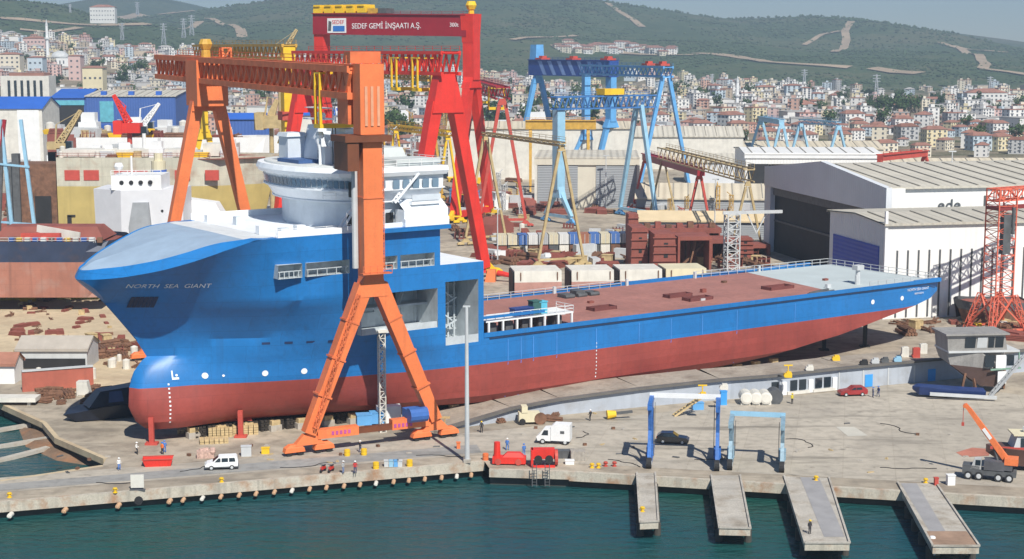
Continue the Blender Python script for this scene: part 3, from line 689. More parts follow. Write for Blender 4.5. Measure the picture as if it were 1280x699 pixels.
for x, y, sz, m_ in ((658,390,(3.6,1.5,1.1),mat('deck_box_navy', (.03,.06,.22), .5)), (682,387,(1.5,1.3,1.8),mat('deck_box_cyan', (.10,.45,.60), .5)), (700,394,(1.6,1.4,2.0),mat('deck_box_green', (.04,.12,.11), .6)), (671,391,(1.4,1.3,1.0),mat('deck_box_blue',(.12,.22,.50),.5))):
    s, p = S(x, y+6, 17.8); p = max(p, -12.6); d = MB(); d.box(s-sz[0]/2, s+sz[0]/2, p-sz[1]/2, p+sz[1]/2, 17.86 if p < -9 else 15.63, 17.9+sz[2]); d.box(s-sz[0]/2-.1, s+sz[0]/2+.1, p-sz[1]/2-.1, p+sz[1]/2+.1, 17.9+sz[2], 18.05+sz[2]); d.build('equipment_box', m_, ship)
s, p = S(1072, 355, 15.6); d = MB(); d.tube((s,p,15.6), (s,p,19.0), .5, .4, 10); d.tube((s-.8,p-.5,15.6), (s-.8,p-.5,17.4), .35, n=8); d.box(s-.9, s+.9, p-.7, p+.7, 18.3, 19.2); d.build('deck_winch', [lgrey], ship)
s, p = S(1015, 368, 15.6)
d = MB(); d.tube((s-2,-14,15.9), (s+5,-13.6,15.9), .25, n=6); d.tube((s-1,-13.4,15.9), (s+4,-13.1,16.2), .25, n=6); d.build('hose', dgrey, ship)
# recesses behind the side openings
def recess(s0, s1, z0, z1, dep, name='side_recess'):
    d = MB(); y0, y1 = -15, -15+dep
    d.face([(s0,y1,z0),(s1,y1,z0),(s1,y1,z1),(s0,y1,z1)]); d.face([(s0,y0,z0),(s1,y0,z0),(s1,y1,z0),(s0,y1,z0)]); d.face([(s0,y0,z1),(s1,y0,z1),(s1,y1,z1),(s0,y1,z1)])
    d.face([(s0,y0,z0),(s0,y1,z0),(s0,y1,z1),(s0,y0,z1)]); d.face([(s1,y0,z0),(s1,y1,z0),(s1,y1,z1),(s1,y0,z1)])
    return d
d = recess(37.3, 50.6, 18, 24, 6)
for k in range(6): d.box(38+k*2.4, 38.2+k*2.4, -9.2, -9.0, 18, 24)
d.box(37.3, 50.6, -12, -9.01, 21.2, 21.5); d.box(37.4, 50.5, -14.95, -14.6, 18.0, 18.9); d.bar((44,-12,18), (47.5,-10,23.5), .5, .3); d.box(40, 43, -9.3, -9.02, 18.1, 20.3, 0)
d.build('mooring_recess', inner, ship)
d = MB(); d.box(39, 40.2, -9.4, -9.3, 18.1, 20.4); d.box(45.5, 46.5, -9.4, -9.3, 21.6, 23.6); d.build('recess_door', dark, ship)
d = recess(52, 58, 15, 24.8, 7)
for k in range(5): z = 16.2+k*1.8; d.box(52.2, 57.8, -9.0, -8.05, z, z+.15); d.bar((52.5+.8*(k%2)*4,-11,z), (56.5-.8*(k%2)*4,-11,z+1.8), .3, .2)
d.box(52, 58, -14.97, -14.7, 15, 16.2)
for k in range(4): d.tube((53+k*1.4,-10.5+.4*k,15), (53+k*1.4,-10.5+.4*k,24.7), .16, n=6)
d.build('service_recess', inner, ship)
wr = MB()
for a, c in wins:
    dd = recess(a, c, 27.5, 29.5, 2.6); k = len(wr.v); wr.v += dd.v; wr.f += [tuple(i+k for i in f) for f in dd.f]; wr.m += dd.m
    for q in range(5): x = a+.4+q*(c-a-.8)/4; wr.box(x-.05, x+.05, -14.6, -14.5, 27.5, 28.5)
    wr.box(a, c, -14.62, -14.5, 28.4, 28.52)
    o_ = wr.build('window_recess', inner, ship); wr = MB()
d = MB(); d.box(4.9, 9.6, -.3, .3, 0, 1)
# bow port, draught marks, thruster marks, letters
def on_hull(m_, name, shape):          # shape: list of polygons in (s, z)
    d = MB()
    for poly_ in shape: d.face([(s, -b_at(s, z)-.07, z) for s, z in poly_])
    return d.build(name, m_, ship)
P0 = []
for i in range(6): a = 6.6+i*.55; P0.append([(a, 23.3), (a+.5, 23.3), (a+.5, 25.1), (a, 25.1)])
on_hull(mat('bow_port', (.008,.02,.07), .5), 'bow_port', P0)
whm = mat('hull_mark_white', (.8,.82,.85), .5)
marks = []
def disc(s, z, r): return [(s+r*math.cos(t*math.pi/5), z+r*math.sin(t*math.pi/5)) for t in range(10)]
for x, y in ((255,476),(329,474),(379,472),(1090,388),(1127,382)):
    best = None
    for k in range(400):                # march along the ray to the hull side
        s_try = 5+k*.42; rr_ = ray(x, y)
        O = C0; a11, a12, b1 = rr_.x, -CD.x, C0.x; 
        def F_(s_try):
            bb = b_at(s_try, 12.2); Q = C0+CD*s_try-CN*bb; px_ = Q.x/((Q.y*cp-(12.2-HC)*sp)); return 640+F*px_
        if F_(s_try) >= x: best = s_try; break
    if best: marks.append(disc(best, 12.6 if x < 1000 else 13.2, .45))
marks.append([(12.6,12.3),(12.8,12.3),(12.8,13.6),(12.6,13.6)]); marks.append([(12.8,12.3),(13.6,12.3),(13.6,12.6),(12.8,12.6)]); marks.append(disc(13.3, 12.9, .18)); marks.append(disc(19.6, 12.5, .18))
on_hull(whm, 'thruster_mark', marks)
dm = []
for k in range(10):
    dm.append([(11.9,6.0+k*.62),(12.15,6.0+k*.62),(12.15,6.25+k*.62),(11.9,6.25+k*.62)]); s = 81.0; dm.append([(s,6.6+k*.62),(s+.18,6.6+k*.62),(s+.18,6.85+k*.62),(s,6.85+k*.62)])
on_hull(whm, 'draught_mark', dm)
on_hull(mat('scupper', (.01,.03,.1), .6), 'scupper', [[(s,17.0),(s+1.1,17.0),(s+1.1,17.35),(s,17.35)] for s in (24.5,27.5,30.4,33.3)])
on_hull(mat('weld_line', (.10,.22,.66), .5), 'paint_run', [[(s,5.4),(s+.12,5.4),(s+.12,11.2),(s,11.2)] for s in (63.5,66,68.4,73,97,112)])
on_hull(mat('pale_run', (.10,.30,.72), .5), 'paint_run', [[(s,11.4),(s+.1,11.4),(s+.1,14.8),(s,14.8)] for s in (63.5,66,68.4,73,81,90,97,104,112,126)])
def hull_text(body, s0, s1, z0, size, straight=False):
    cu = bpy.data.curves.new('t', 'FONT'); cu.body = body; cu.size = size; cu.resolution_u = 3; o = bpy.data.objects.new('t', cu); C.objects.link(o)
    dg = bpy.context.evaluated_depsgraph_get(); me = bpy.data.meshes.new_from_object(o.evaluated_get(dg)); bpy.data.objects.remove(o)
    mx = max(v.co.x for v in me.vertices)
    for v in me.vertices: s = s0+(s1-s0)*v.co.x/mx; z = z0(s)+v.co.y if callable(z0) else z0+v.co.y; v.co = (s, -b_at(s, z)-.1, z)
    me.materials.clear(); me.materials.append(whm); n = bpy.data.objects.new('ship_name', me); C.objects.link(n); n.parent = ship
hull_text('NORTH  SEA  GIANT', 5.0, 15.8, lambda s: 26.75-(s-5)*.03, .95)
hull_text('NORTH SEA GIANT', 155.5, 161.5, 14.35, .7); hull_text('BERGEN', 157.5, 160.0, 13.6, .5)
# superstructure
def ring(s_front, s_mid, s_aft, wd, z, n=16):
    pts = [(s_aft, wd, z)]
    for i in range(n+1):
        t = math.pi/2-math.pi*i/n; pts.append((s_mid-(s_mid-s_front)*abs(math.cos(t))**.85, wd*math.sin(t) if abs(math.sin(t)) > 1e-6 else 0, z))
    pts.append((s_aft, -wd, z)); return pts
d = MB(); d.loft([ring(34.6, 43, 50.8, 12.4, 33.43), ring(34.6, 43, 50.8, 12.6, 37.6)]); d.build('lower_deckhouse', supg, ship)
d = MB(); d.loft([ring(33.4, 42.5, 51.6, 13.2, 37.4), ring(32.3, 42, 51.9, 14.6, 39.3), ring(31.9, 41.8, 51.9, 14.8, 41.3)]); d.build('bridge', sup, ship)
d = MB(); d.loft([ring(31.2, 41.6, 52.2, 15.3, 41.3), ring(30.8, 41.4, 52.4, 15.6, 41.9), ring(31.1, 41.4, 52.3, 15.4, 42.6)]); d.build('bridge_roof', sup, ship)
d = MB(); d.loft([ring(32, 41.6, 51.2, 14.4, 42.62), ring(32.1, 41.6, 51.1, 14.3, 42.85)]); d.build('roof_walkway', mat('roof_grey', (.55,.58,.58), .7, .08, .5), ship)
r0, r1 = ring(32.25, 42, 51.95, 14.62, 39.5, 40), ring(31.98, 41.85, 51.95, 14.78, 40.9, 40); gl = MB()
for i in range(1, 41):
    a, b_, c, d_ = Vector(r0[i]), Vector(r0[i+1]), Vector(r1[i+1]), Vector(r1[i]); ctr = (a+b_+c+d_)/4; o_ = Vector((ctr.x-44, ctr.y, 0)).normalized()*.12
    gl.face([p.lerp(ctr, .18)+o_ for p in (a, b_, c, d_)])
for k in range(5): x = 43+k*1.7; gl.box(x, x+1.1, -15.02, -14.95, 39.4, 40.7)
gl.build('bridge_window', mat('bridge_glass', (.16,.24,.32), .15, .1), ship)
d = MB(); d.box(43, 44.2, -13.0, -12.7, 33.5, 35.7); d.box(37.2, 38.3, -12.0, -11.3, 33.5, 35.6); d.build('deckhouse_door', dark, ship)
d = MB(); d.box(36.6, 37.5, -14.5, -13.0, 38.4, 40.6); d.build('side_door', dark, ship)
d = MB(); d.box(36.5, 52.4, -16.1, -15.02, 33.1, 33.7); d.build('side_ledge', hb, ship)
d = MB(); d.box(44.5, 52.2, -15.9, -13.0, 33.75, 34.9); d.box(44.5, 52.2, -15.6, -13.0, 34.9, 36.2); d.face([(44.5,-15.6,36.2),(52.2,-15.6,36.2),(52.2,-13.4,37.6),(44.5,-13.4,37.6)]); d.box(46, 51, -15.3, -13, 36.9, 37.4); d.build('side_house', sup, ship)
d = MB(); d.box(46, 51, -15.42, -15.3, 37.5, 38.4); d.build('side_louvre', supg, ship)
# top house, funnels, mast
d = MB(); d.loft([[(43.5,-7,42.8),(50.5,-7,42.8),(50.5,7,42.8),(43.5,7,42.8)],[(44.5,-6,44.9),(50,-6,44.9),(50,6,44.9),(44.5,6,44.9)]]); d.box(44, 51.6, -14.5, -8, 42.8, 43.6); d.build('aft_roof_house', mat('roof_house_grey', (.50,.54,.54), .6, .08, .4), ship)
d = MB(); d.box(34.5, 37.5, 2, 5, 42.8, 46.6); d.loft([[(34.2,1.7,46.6),(37.8,1.7,46.6),(37.8,5.3,46.6),(34.2,5.3,46.6)],[(34.5,2,47.2),(37.5,2,47.2),(37.5,5,47.2),(34.5,5,47.2)]]); d.build('vent_trunk', supg, ship)
d = MB(); d.loft([[(38,-9,42.8),(43,-9,42.8),(43,-3,42.8),(38,-3,42.8)],[(39,-8.6,47.6),(42.8,-8.6,47.6),(42.8,-3.6,47.6),(39,-3.6,47.6)]]); d.box(38.4, 43.3, -9, -3.2, 47.6, 48.1); d.build('funnel', supg, ship)
d = MB(); d.loft([[(37,-2.5,42.8),(41,-2.5,42.8),(41,3,42.8),(37,3,42.8)],[(38,-1.5,48.4),(40,-1.5,48.4),(40,2,48.4),(38,2,48.4)]]); d.tube((39,0,48.3), (39,0,52.6), .3, .15, 8); d.box(37.6, 40.4, -2.6, 2.8, 49.2, 49.4); d.box(38.2, 39.8, -3.4, 3.4, 50.9, 51.05); d.ball((38.4,-2,49.9), .55); d.ball((39.6,1.8,49.9), .5); d.build('mast', sup, ship)
d = MB(); d.box(36, 38, -7, -5.2, 42.8, 45.4); d.tube((35.5,-6.5,42.8), (35.5,-6.5,46.8), .22, n=8); d.ball((35.5,-6.5,47.2), .7); d.build('antenna', sup, ship)
d = MB(); d.box(33.2, 36.5, -4, 3, 42.87, 43.4); d.build('roof_box', mat('roof_navy', (.04,.10,.26), .6), ship)
d = MB(); d.rail([(36,-12.6,42.65),(41.5,-15.0,42.65),(52,-15.3,42.8),(52,15,42.8)], 1.0, 1.8, .07); d.rail([(24,-14.6,33.45),(36,-14.7,33.45)], 1.1, 2, .07); d.build('railing', white, ship)
d = MB()
for k in (0, .8): d.bar((33.5+k,-14.7,33.5), (35.5+k,-14.6,36.2), .25); d.bar((35.5+k,-14.6,36.2), (38.5+k,-14.8,38.9), .3); d.bar((38.5+k,-14.8,38.9), (40+k,-15.0,39.0), .3)
d.build('davit', sup, ship)
d = MB()
for k in range(9): d.bar((43.2+k*.45,-15.4,37.6+k*.45), (43.2+k*.45,-14.6,37.6+k*.45), .3, .1)
d.bar((43,-15.45,37.4), (47.2,-15.45,41.6), .12, .35); d.bar((43,-14.6,37.4), (47.2,-14.6,41.6), .12, .35); d.build('stairway', sup, ship)
for z, f, w_ in ((37.35, 33.2, 13.6), (39.2, 31.9, 14.95)):
    d = MB(); d.loft([ring(f, 42, 52, w_, z), ring(f, 42, 52, w_, z+.22)]); d.build('tier_edge', sup, ship)
# pipes, lockers, ladders and scaffolding round the bridge
for k in range(4): b = MB(); b.tube((46+k*1.3, -2+k*2.2, 44.9), (46+k*1.3, -2+k*2.2, 46.2+k*.4), .22, n=7); b.build('vent_pipe', sup, ship)
for k, (s, p, h) in enumerate(((24.5,-9,1.2),(26.5,-12,1.0),(28.5,-13,1.4),(27,4,1.3),(25,10,1.1))): b = MB(); b.box(s-.7, s+.7, p-.6, p+.6, 33.43, 33.43+h); b.build('deck_locker', [sup, supg][k % 2], ship)
b = MB(); [b.rail([(34.2,-9.6,38.0),(37,-12.4,38.0),(44,-14.2,38.0)], 1.0, 1.6, .06) for q in (0,)]; b.build('bridge_railing', white, ship)
b = MB(); b.lattice((42,0,42.8), (42,0,51), 1.0, 1.0, 9, .12, .08); b.build('lattice_mast', sup, ship)
for y in (-3, 3): b = MB(); b.tube((41,y*.2,50), (41,y,54.5), .05, n=5); b.build('whip_antenna', dgrey, ship)
for k in range(6): b = MB(); a = 60+k*17; b.box(a, a+.5, 14.3, 14.7, 15.62, 16.9); b.build('bitt', lgrey, ship)
for k in range(9): s = 70+k*9.5+(k*37 % 5); p = -12+(k*53 % 23); b = MB(); b.box(s-.5, s+.5, p-.35, p+.35, 15.63, 16.0+.3*(k % 2)); b.build('deck_fitting', [rust, lgrey, redox][k % 3], ship)
# props and blocks under the ship
def shipthing(s, p, z=ZG): return C0+CD*s+CN*p+Vector((0,0,z))
crib = mat('dark_cribbing', (.035,.028,.022), .9, .4, 2)  # near-black timber, added to deepen the shade under the hull
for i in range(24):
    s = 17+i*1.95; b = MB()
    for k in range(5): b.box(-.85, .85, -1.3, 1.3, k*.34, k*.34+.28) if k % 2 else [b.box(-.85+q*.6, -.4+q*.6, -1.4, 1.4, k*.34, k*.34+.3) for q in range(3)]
    o = b.build('cribbing_stack', crib, loc=shipthing(s, -min(1.2+(s-17)*.19, 9.5), 3.0)); o.rotation_euler.z = TH; tag(o, 'near-black timber cribbing added as shade under the bow half of the blue ship', 'cribbing', 'timber cribbing under the bow of the blue ship')
for i in range(15):
    s = 62+i*4.4; b = MB(); b.box(-.9,.9,-.6,.6,0,.9,0); b.box(-.7,.7,-.5,.5,.9,1.6,1)
    o = b.build('keel_block', [concrete, wood], loc=shipthing(s, -12.4, 3.0)); o.rotation_euler.z = TH; tag(o, 'concrete and timber block under the port side of the blue ship', 'keel block', 'blocks carrying the blue ship')
for i in range(11):
    s = 16+i*4; b = MB(); b.box(-.9,.9,-.6,.6,0,.9,0); b.box(-.7,.7,-.5,.5,.9,1.6,1)
    o = b.build('keel_block', [concrete, wood], loc=shipthing(s, -min(2+i*.9, 11), 3.0)); o.rotation_euler.z = TH; tag(o, 'concrete and timber block under the bow half of the blue ship', 'keel block', 'blocks carrying the bow of the blue ship')
for s, p, m_, lab in ((9.5,-2.2,redlead,'slim red prop under the bulbous bow'), (22,-5.6,redlead,'thick red prop beside the red ramp under the bow'), (152,-8,black,'black steel prop under the stern, nearest the transom'), (143,-6,black,'black steel prop under the stern, second from the transom')):
    zt = max(lerp_t(ZB, s), 5.0) if s > 100 else 7.0
    b = MB(); b.bar((0,0,0), (0,0,zt-3), .7); b.bar((-.9,0,.15), (.9,0,.15), 1.4, .3); tag(b.build('prop', m_, loc=shipthing(s, p, 3.0)), lab, 'prop')
# ================================================================ CRANES
def leg_set(t, x, top, spec, mats, lw):
    """spec: dict(style 'A'|'Y', s spread, split height, apex height, w column width, foot=z)"""
    lm = mats; s = spec['s']; w_ = spec.get('w', lw*1.6); fz = spec.get('fz', 2.6)
    if spec['style'] == 'Y':
        b = MB(); b.bar((x,0,spec['split']), (x,0,top), w_, spec.get('d', w_*.8), w2=w_*spec.get('tw', 1)); b.build('column', lm, t)
        ap = spec['split']; b = MB(); b.loft([[(x-w_*.4,-w_*.5,ap+1),(x+w_*.4,-w_*.5,ap+1),(x+w_*.4,w_*.5,ap+1),(x-w_*.4,w_*.5,ap+1)],[(x-w_*.45,-w_*.9,ap-2.6),(x+w_*.45,-w_*.9,ap-2.6),(x+w_*.45,w_*.9,ap-2.6),(x-w_*.45,w_*.9,ap-2.6)]]); b.build('yoke', lm, t)
    else:
        ap = spec.get('apex', top); b = MB(); b.loft([[(x-lw*.5,-lw*.8,top+.3),(x+lw*.5,-lw*.8,top+.3),(x+lw*.5,lw*.8,top+.3),(x-lw*.5,lw*.8,top+.3)],[(x-lw*.6,-lw*1.5,ap-lw*1.6),(x+lw*.6,-lw*1.5,ap-lw*1.6),(x+lw*.6,lw*1.5,ap-lw*1.6),(x-lw*.6,lw*1.5,ap-lw*1.6)]]); b.build('leg_head', lm, t); ap -= lw*.4
    for sd_ in (-1, 1):
        b = MB(); q = sd_*(w_*.45 if spec['style'] == 'Y' else lw*.9); b.bar((x, sd_*s, fz), (x, q, ap-1), lw*.8, lw*.8, w2=lw, h2=lw); b.build('leg', lm, t)
    if spec.get('tie'):
        k = spec['tie']; b = MB(); b.bar((x, -s*(1-k), fz+(ap-fz)*k), (x, s*(1-k), fz+(ap-fz)*k), lw*.5); b.build('cross_tie', lm, t)
    b = MB(); b.bar((x,-s,fz-.2), (x,s,fz-.2), lw*.55, lw*.7); b.build('sill_beam', lm, t)
def bogies(t, x, s, m, m2=black, big=1.0):
    for sd_ in (-1, 1):
        b = MB(); y = sd_*s; b.loft([[(-.5,-2.0,1.25),(.5,-2.0,1.25),(.5,2.0,1.25),(-.5,2.0,1.25)],[(-.4,-.7,2.6),(.4,-.7,2.6),(.4,.7,2.6),(-.4,.7,2.6)]])
        for k in (-1, 1):
            b.loft([[(-.5,k*1.95-1.35,.5),(.5,k*1.95-1.35,.5),(.5,k*1.95+1.35,.5),(-.5,k*1.95+1.35,.5)],[(-.5,k*1.95-1.2,1.05),(.5,k*1.95-1.2,1.05),(.5,k*1.95+1.2,1.05),(-.5,k*1.95+1.2,1.05)],[(-.4,k*1.95-.6,1.45),(.4,k*1.95-.6,1.45),(.4,k*1.95+.6,1.45),(-.4,k*1.95+.6,1.45)]])
            for j in (-1, 1): b.tube((-.35,k*1.9+j*.75,.45), (.35,k*1.9+j*.75,.45), .45, n=10, mi=1)
        b.build('bogie', [m, m2], t, loc=(x, y, 0)).scale = (big, big, big)
def gantry(label, near, far, ztop, gh, gw, gmat, lmat, near_spec, far_spec, over=(0,0), lw=1.8, truss=None, tmat=None, bog=None, dz=0, group=None, trol=None, chord=.8, name='gantry_crane'):
    near = Vector((near[0], near[1], ZG)); far = Vector((far[0], far[1], ZG)); L_ = (far-near).length; a = math.atan2(far.y-near.y, far.x-near.x)
    t = thing(name, label, 'crane', near, a, group); zt = ztop-ZG; zf = zt+dz; zb = zt-gh
    x0, x1 = -over[0], L_+over[1]
    if truss:
        b = MB(); nb = truss
        def Z(x): return zt+(zf-zt)*x/L_
        for y in (-gw/2, gw/2):
            b.bar((x0,y,Z(x0)-chord/2), (x1,y,Z(x1)-chord/2), chord, chord); b.bar((x0,y,Z(x0)-gh+chord/2), (x1,y,Z(x1)-gh+chord/2), chord, chord)
            for k in range(nb):
                xa = x0+(x1-x0)*k/nb; xb = x0+(x1-x0)*(k+.55)/nb; xc = x0+(x1-x0)*(k+1)/nb
                b.bar((xa,y,Z(xa)-chord), (xb,y,Z(xb)-gh+chord), chord*.5, chord*.55); b.bar((xb,y,Z(xb)-gh+chord), (xc,y,Z(xc)-chord), chord*.35, chord*.4)
        for k in range(nb+1):
            xa = x0+(x1-x0)*k/nb; b.bar((xa,-gw/2,Z(xa)-.4), (xa,gw/2,Z(xa)-.4), .3)
        b.build('girder', gmat, t)
    else:
        b = MB(); b.bar((x0,0,zt-gh/2), (x1,0,zf-gh/2), gw, gh); b.build('girder', gmat, t)
        b = MB(); b.bar((x0,-gw/2-.2,zt+.1), (x1,-gw/2-.2,zf+.1), .6, .3); b.bar((x0,gw/2+.2,zt+.1), (x1,gw/2+.2,zf+.1), .6, .3); b.build('girder_flange', gmat, t)
    b = MB(); b.rail([(x0,-gw/2,zt+.1),(x1,-gw/2,zf+.1)], 1.1, 4, .1); b.build('walkway_rail', gmat, t)
    leg_set(t, 0, zb+(0 if near_spec['style'] == 'A' else gh*.9), near_spec, lmat, lw); leg_set(t, L_, zb+dz, far_spec, lmat, lw)
    for x, sp_ in ((0, near_spec), (L_, far_spec)): bogies(t, x, sp_['s'], bog or lmat, big=max(.8, lw/1.9))
    for i, k in enumerate(trol or ()):
        b = MB(); x = L_*k[0]; z = zt+.2
        if len(k) > 2: b.box(x-2.4, x+2.4, -gw/2, gw/2, z, z+.8); b.box(x-1.5, x+1.2, -gw/4, gw/4, z+.8, z+1.7); b.build('trolley', k[1], t); continue
        b.box(x-1.8, x+1.8, -gw/2-.7, gw/2+.7, z-gh*.35, z-gh*.35+.3)
        for q in (-1, 1):
            for u in (-1.4, 1.0): b.box(x+u, x+u+.45, q*(gw/2+.55)-.2, q*(gw/2+.55)+.2, z-gh-3.4, z-gh*.35)
        b.box(x-1.6, x+1.6, -gw/2-.6, gw/2+.6, z-gh-4.2, z-gh-3.4); b.build('trolley', k[1], t)
    return t, L_, zt
# --- orange gantry
near = (-20.1, 225.6); far = (near[0]-.455*79, near[1]+.890*79)
og, OL, oz = gantry('tall orange gantry crane straddling the blue ship, nearest crane to the quay', near, far, 57.5, 4.7, 4.2, orange_d, orange,
    dict(style='Y', s=9.8, split=24.6, w=2.5, d=2.9, fz=3.0), dict(style='A', s=12, apex=49), over=(-1.6, 27), lw=2.15, truss=36, dz=.9, chord=.95, bog=orange, trol=None)
b = MB(); b.box(-1.35, 1.4, -1.8, 1.8, oz-9.5, oz+.3); b.build('column_head', orange, og)
b = MB(); b.box(2.4, 6.5, -2.2, 2.2, oz-8.2, oz-.1); b.build('end_panel', orange_d, og)
for k, y in enumerate((-1.1, .1, 1.2)): b = MB(); b.box(-1.5, -1.36, y*.8-.2, y*.8+.2, oz-8.3, oz-2.8); b.build('ladder_panel', mat('pale_panel', (.70,.34,.20), .6), og)
b = MB(); b.tube((.8,2.0,26), (.8,2.0,oz-10), .45, n=8); b.build('cable_duct', lgrey, og)
b = MB(); b.box(-1.9, 3.4, 2.3, 4.0, oz-14.5, oz-10.6); b.box(-2.1, 3.6, -2.6, 4.4, oz-10.5, oz-9.6); b.build('machinery_cabin', mat('cabin_brown', (.16,.05,.02), .6), og)
b = MB(); b.bar((0,8.6,2.75), (0,2.4,2.75), 1.3, 1.3); b.build('sill_beam', orange, og); b = MB(); b.bar((0,-8.6,2.9), (0,-2.8,2.9), 1.3, 1.5); b.build('sill_beam', orange, og); b = MB(); b.bar((0,2.4,2.6), (0,-2.8,2.6), .9, .8); b.build('sill_link', mat('cabin_brown', (.16,.05,.02), .6), og)
for c_ in [c for c in og.children if c.name.startswith('sill_beam') and len(c.data.vertices) == 8 and abs(sum(v.co.y for v in c.data.vertices)) < .1]: bpy.data.objects.remove(c_)
for (q, c) in ((5.2, mat('magenta_lettering', (.45,.08,.28), .6)), (-4.4, mat('magenta_lettering', (.45,.08,.28), .6))):
    b = MB()
    for k in range(5): b.box(-.7, -.66, q-1.5+k*.62, q-1.5+k*.62+.38, 2.5, 3.05)
    b.build('lettering', c, og)
b = MB(); b.box(-1.6, 1.4, -7.8, -5.2, 3.4, 4.9); b.tube((-1.2,-7.9,4.2), (-1.2,-5.1,4.2), 1.1, n=12); b.build('cable_reel', mat('reel_blue', (.04,.13,.40), .5), og)
b = MB(); b.lattice((OL*.98,-3.2,oz-4.2), (OL*.98,-3.2,oz+2.5), 1.6, 1.6, 3, .3); b.box(OL-3.6, OL+3.6, -2.9, 2.9, oz-8, oz+.3); b.build('far_head', orange, og)
b = MB(); b.tube((OL,0,oz+.8), (OL,0,oz+2.6), .9, .8, 8); b.ball((OL,0,oz+3.2), 1.3); b.build('sheave_block', ochre, og)
b = MB(); b.box(12.5, 15, -2.6, 2.6, oz-1.3, oz-1.0); [b.box(x, x+.4, q-.2, q+.2, oz-8.6, oz-1.2) for x in (12.5, 14.5) for q in (-2.5, 2.5)]; b.box(12.4, 15.1, -2.7, 2.7, oz-9.2, oz-8.6); b.build('trolley', yellow, og)
b = MB(); b.rail([(-1.9,-2.4,oz+.3),(2.3,-2.4,oz+.3),(2.3,2.4,oz+.3)], 1.1, 1.5, .1); b.build('head_rail', orange_d, og)
# fittings on the orange crane
for z in (36,):
    b = MB(); b.box(-1.36, 1.36, -1.56, 1.56, z, z+.22); b.build('flange', orange_d, og)
for sd_ in (-1, 1):
    for k in (.25, .5, .75):
        p = Vector((0, sd_*9.8, 3)).lerp(Vector((0, sd_*1.2, 23.6)), k); q = p+(Vector((0, sd_*1.2, 23.6))-Vector((0, sd_*9.8, 3))).normalized()*.25; b = MB(); b.bar(p, q, 2.25, 2.25); b.build('flange', orange_d, og)
b = MB(); b.lattice((0,-1.75,26), (0,-1.75,oz-10), .7, .5, 34, .08, .06); b.build('ladder_cage', orange_d, og)
b = MB(); b.lattice((-1.35,9.3,4), (-1.35,2.4,22.5), .6, .4, 26, .08, .06); b.build('ladder', orange_d, og)
b = MB(); b.box(-2.6, -1.36, -2.2, 2.2, 25.4, 25.55); b.rail([(-2.6,-2.2,25.5),(-2.6,2.2,25.5)], 1.1, 1.1, .07); b.build('platform', orange_d, og)
b = MB(); b.box(1.0, 3.4, -2.3, 2.3, oz+.35, oz+2.0); b.build('winch_house', orange_d, og)
for x in (13.2, 14.4): b = MB(); b.tube((x,0,oz-9), (x,0,oz-26), .09, n=5); b.build('hoist_rope', dgrey, og)
b = MB(); b.box(13.0, 14.6, -.5, .5, oz-28, oz-26); b.build('hook_block', yellow, og)
# --- the goliath behind
n_ = at(590, 274); f_ = Vector((xat(405, 565), 565, 3))
ga, GL, gz = gantry('tallest dark red goliath crane with white lettering on its box girder', n_, f_, zat(19, n_.y), 7.0, 5.0, crimson, red,
    dict(style='Y', s=11.5, split=zat(100, n_.y)-ZG, w=4.2, d=4.2, tie=.0), dict(style='Y', s=6, split=38, w=4.0, d=4.0), over=(-.5, 2), lw=2.9, bog=yellow, dz=1.0)
d = MB(); d.loft([[(-1.9,-2.2,gz-9),(2.3,-2.2,gz-9),(2.3,2.2,gz-9),(-1.9,2.2,gz-9)],[(-2.2,-2.9,gz+.4),(2.6,-2.9,gz+.4),(2.6,2.9,gz+.4),(-2.2,2.9,gz+.4)]]); d.build('column_head', red, ga)
d = MB(); d.tube((0,0,gz+.4), (0,0,gz+2), 1.0, n=8); d.ball((0,0,gz+3.2), 1.9); d.build('sheave_block', yellow, ga)
d = MB()
for k in range(5): d.box(GL-2-k*4.6, GL+1.4-k*4.6, -3, 3, gz+1.2, gz+3.4); d.box(GL-1.6-k*4.6, GL+1-k*4.6, -3.4, 3.4, gz+3.4, gz+4.0)
d.build('trolley', yellow, ga)
for k in (0, 1): d = MB(); d.box(GL*.53+k*4.2, GL*.53+3.2+k*4.2, -2.6, 2.6, gz+.9, gz+2.6); d.build('winch_house', [ochre if k else dgrey], ga)
lr = (math.pi/2, 0, math.pi)
# girder face towards the camera is local +y
text('SEDEF GEMİ İNŞAATI A.Ş.', 2.6, mat('letter_white', (.8,.78,.8), .5), ga, (GL*.53, 2.56, gz-3.4), lr, ext=.04, sx=.92)
text('300t', 1.9, mat('letter_white', (.8,.78,.8), .5), ga, (GL*.085, 2.56, gz-3.2), lr, ext=.04)
d = MB(); d.box(GL*.80, GL*.93, 2.52, 2.62, gz-5.6, gz-.6); d.build('sign_board', white, ga)
d = MB(); d.box(GL*.81, GL*.89, 2.64, 2.68, gz-5.1, gz-3.2); d.build('sign_stripe', mat('sign_blue', (.03,.16,.50), .5), ga)
text('SEDEF', 1.9, mat('sign_red', (.6,.03,.04), .5), ga, (GL*.855, 2.66, gz-2.0), lr, ext=.02)
d = MB(); d.xprism([(GL*.905,gz-4.9),(GL*.925,gz-4.9),(GL*.92,gz-1.4),(GL*.9,gz-1.8)], 2.64, 2.68); d.build('sign_emblem', dgrey, ga)
# --- bright red truss gantry
n_ = at(557, 352); f_ = n_+Vector((-.57, .82, 0))*72
gb, BL, bz = gantry('bright red gantry crane with a zigzag girder and yellow trolleys behind the ship bridge', n_, f_, zat(64, n_.y), 5.8, 5.0, red, red,
    dict(style='A', s=11.5, apex=zat(116, n_.y)-ZG), dict(style='A', s=11, apex=44), over=(3, 3), lw=3.0, truss=26, bog=yellow, trol=[(.12, yellow), (.26, yellow)])
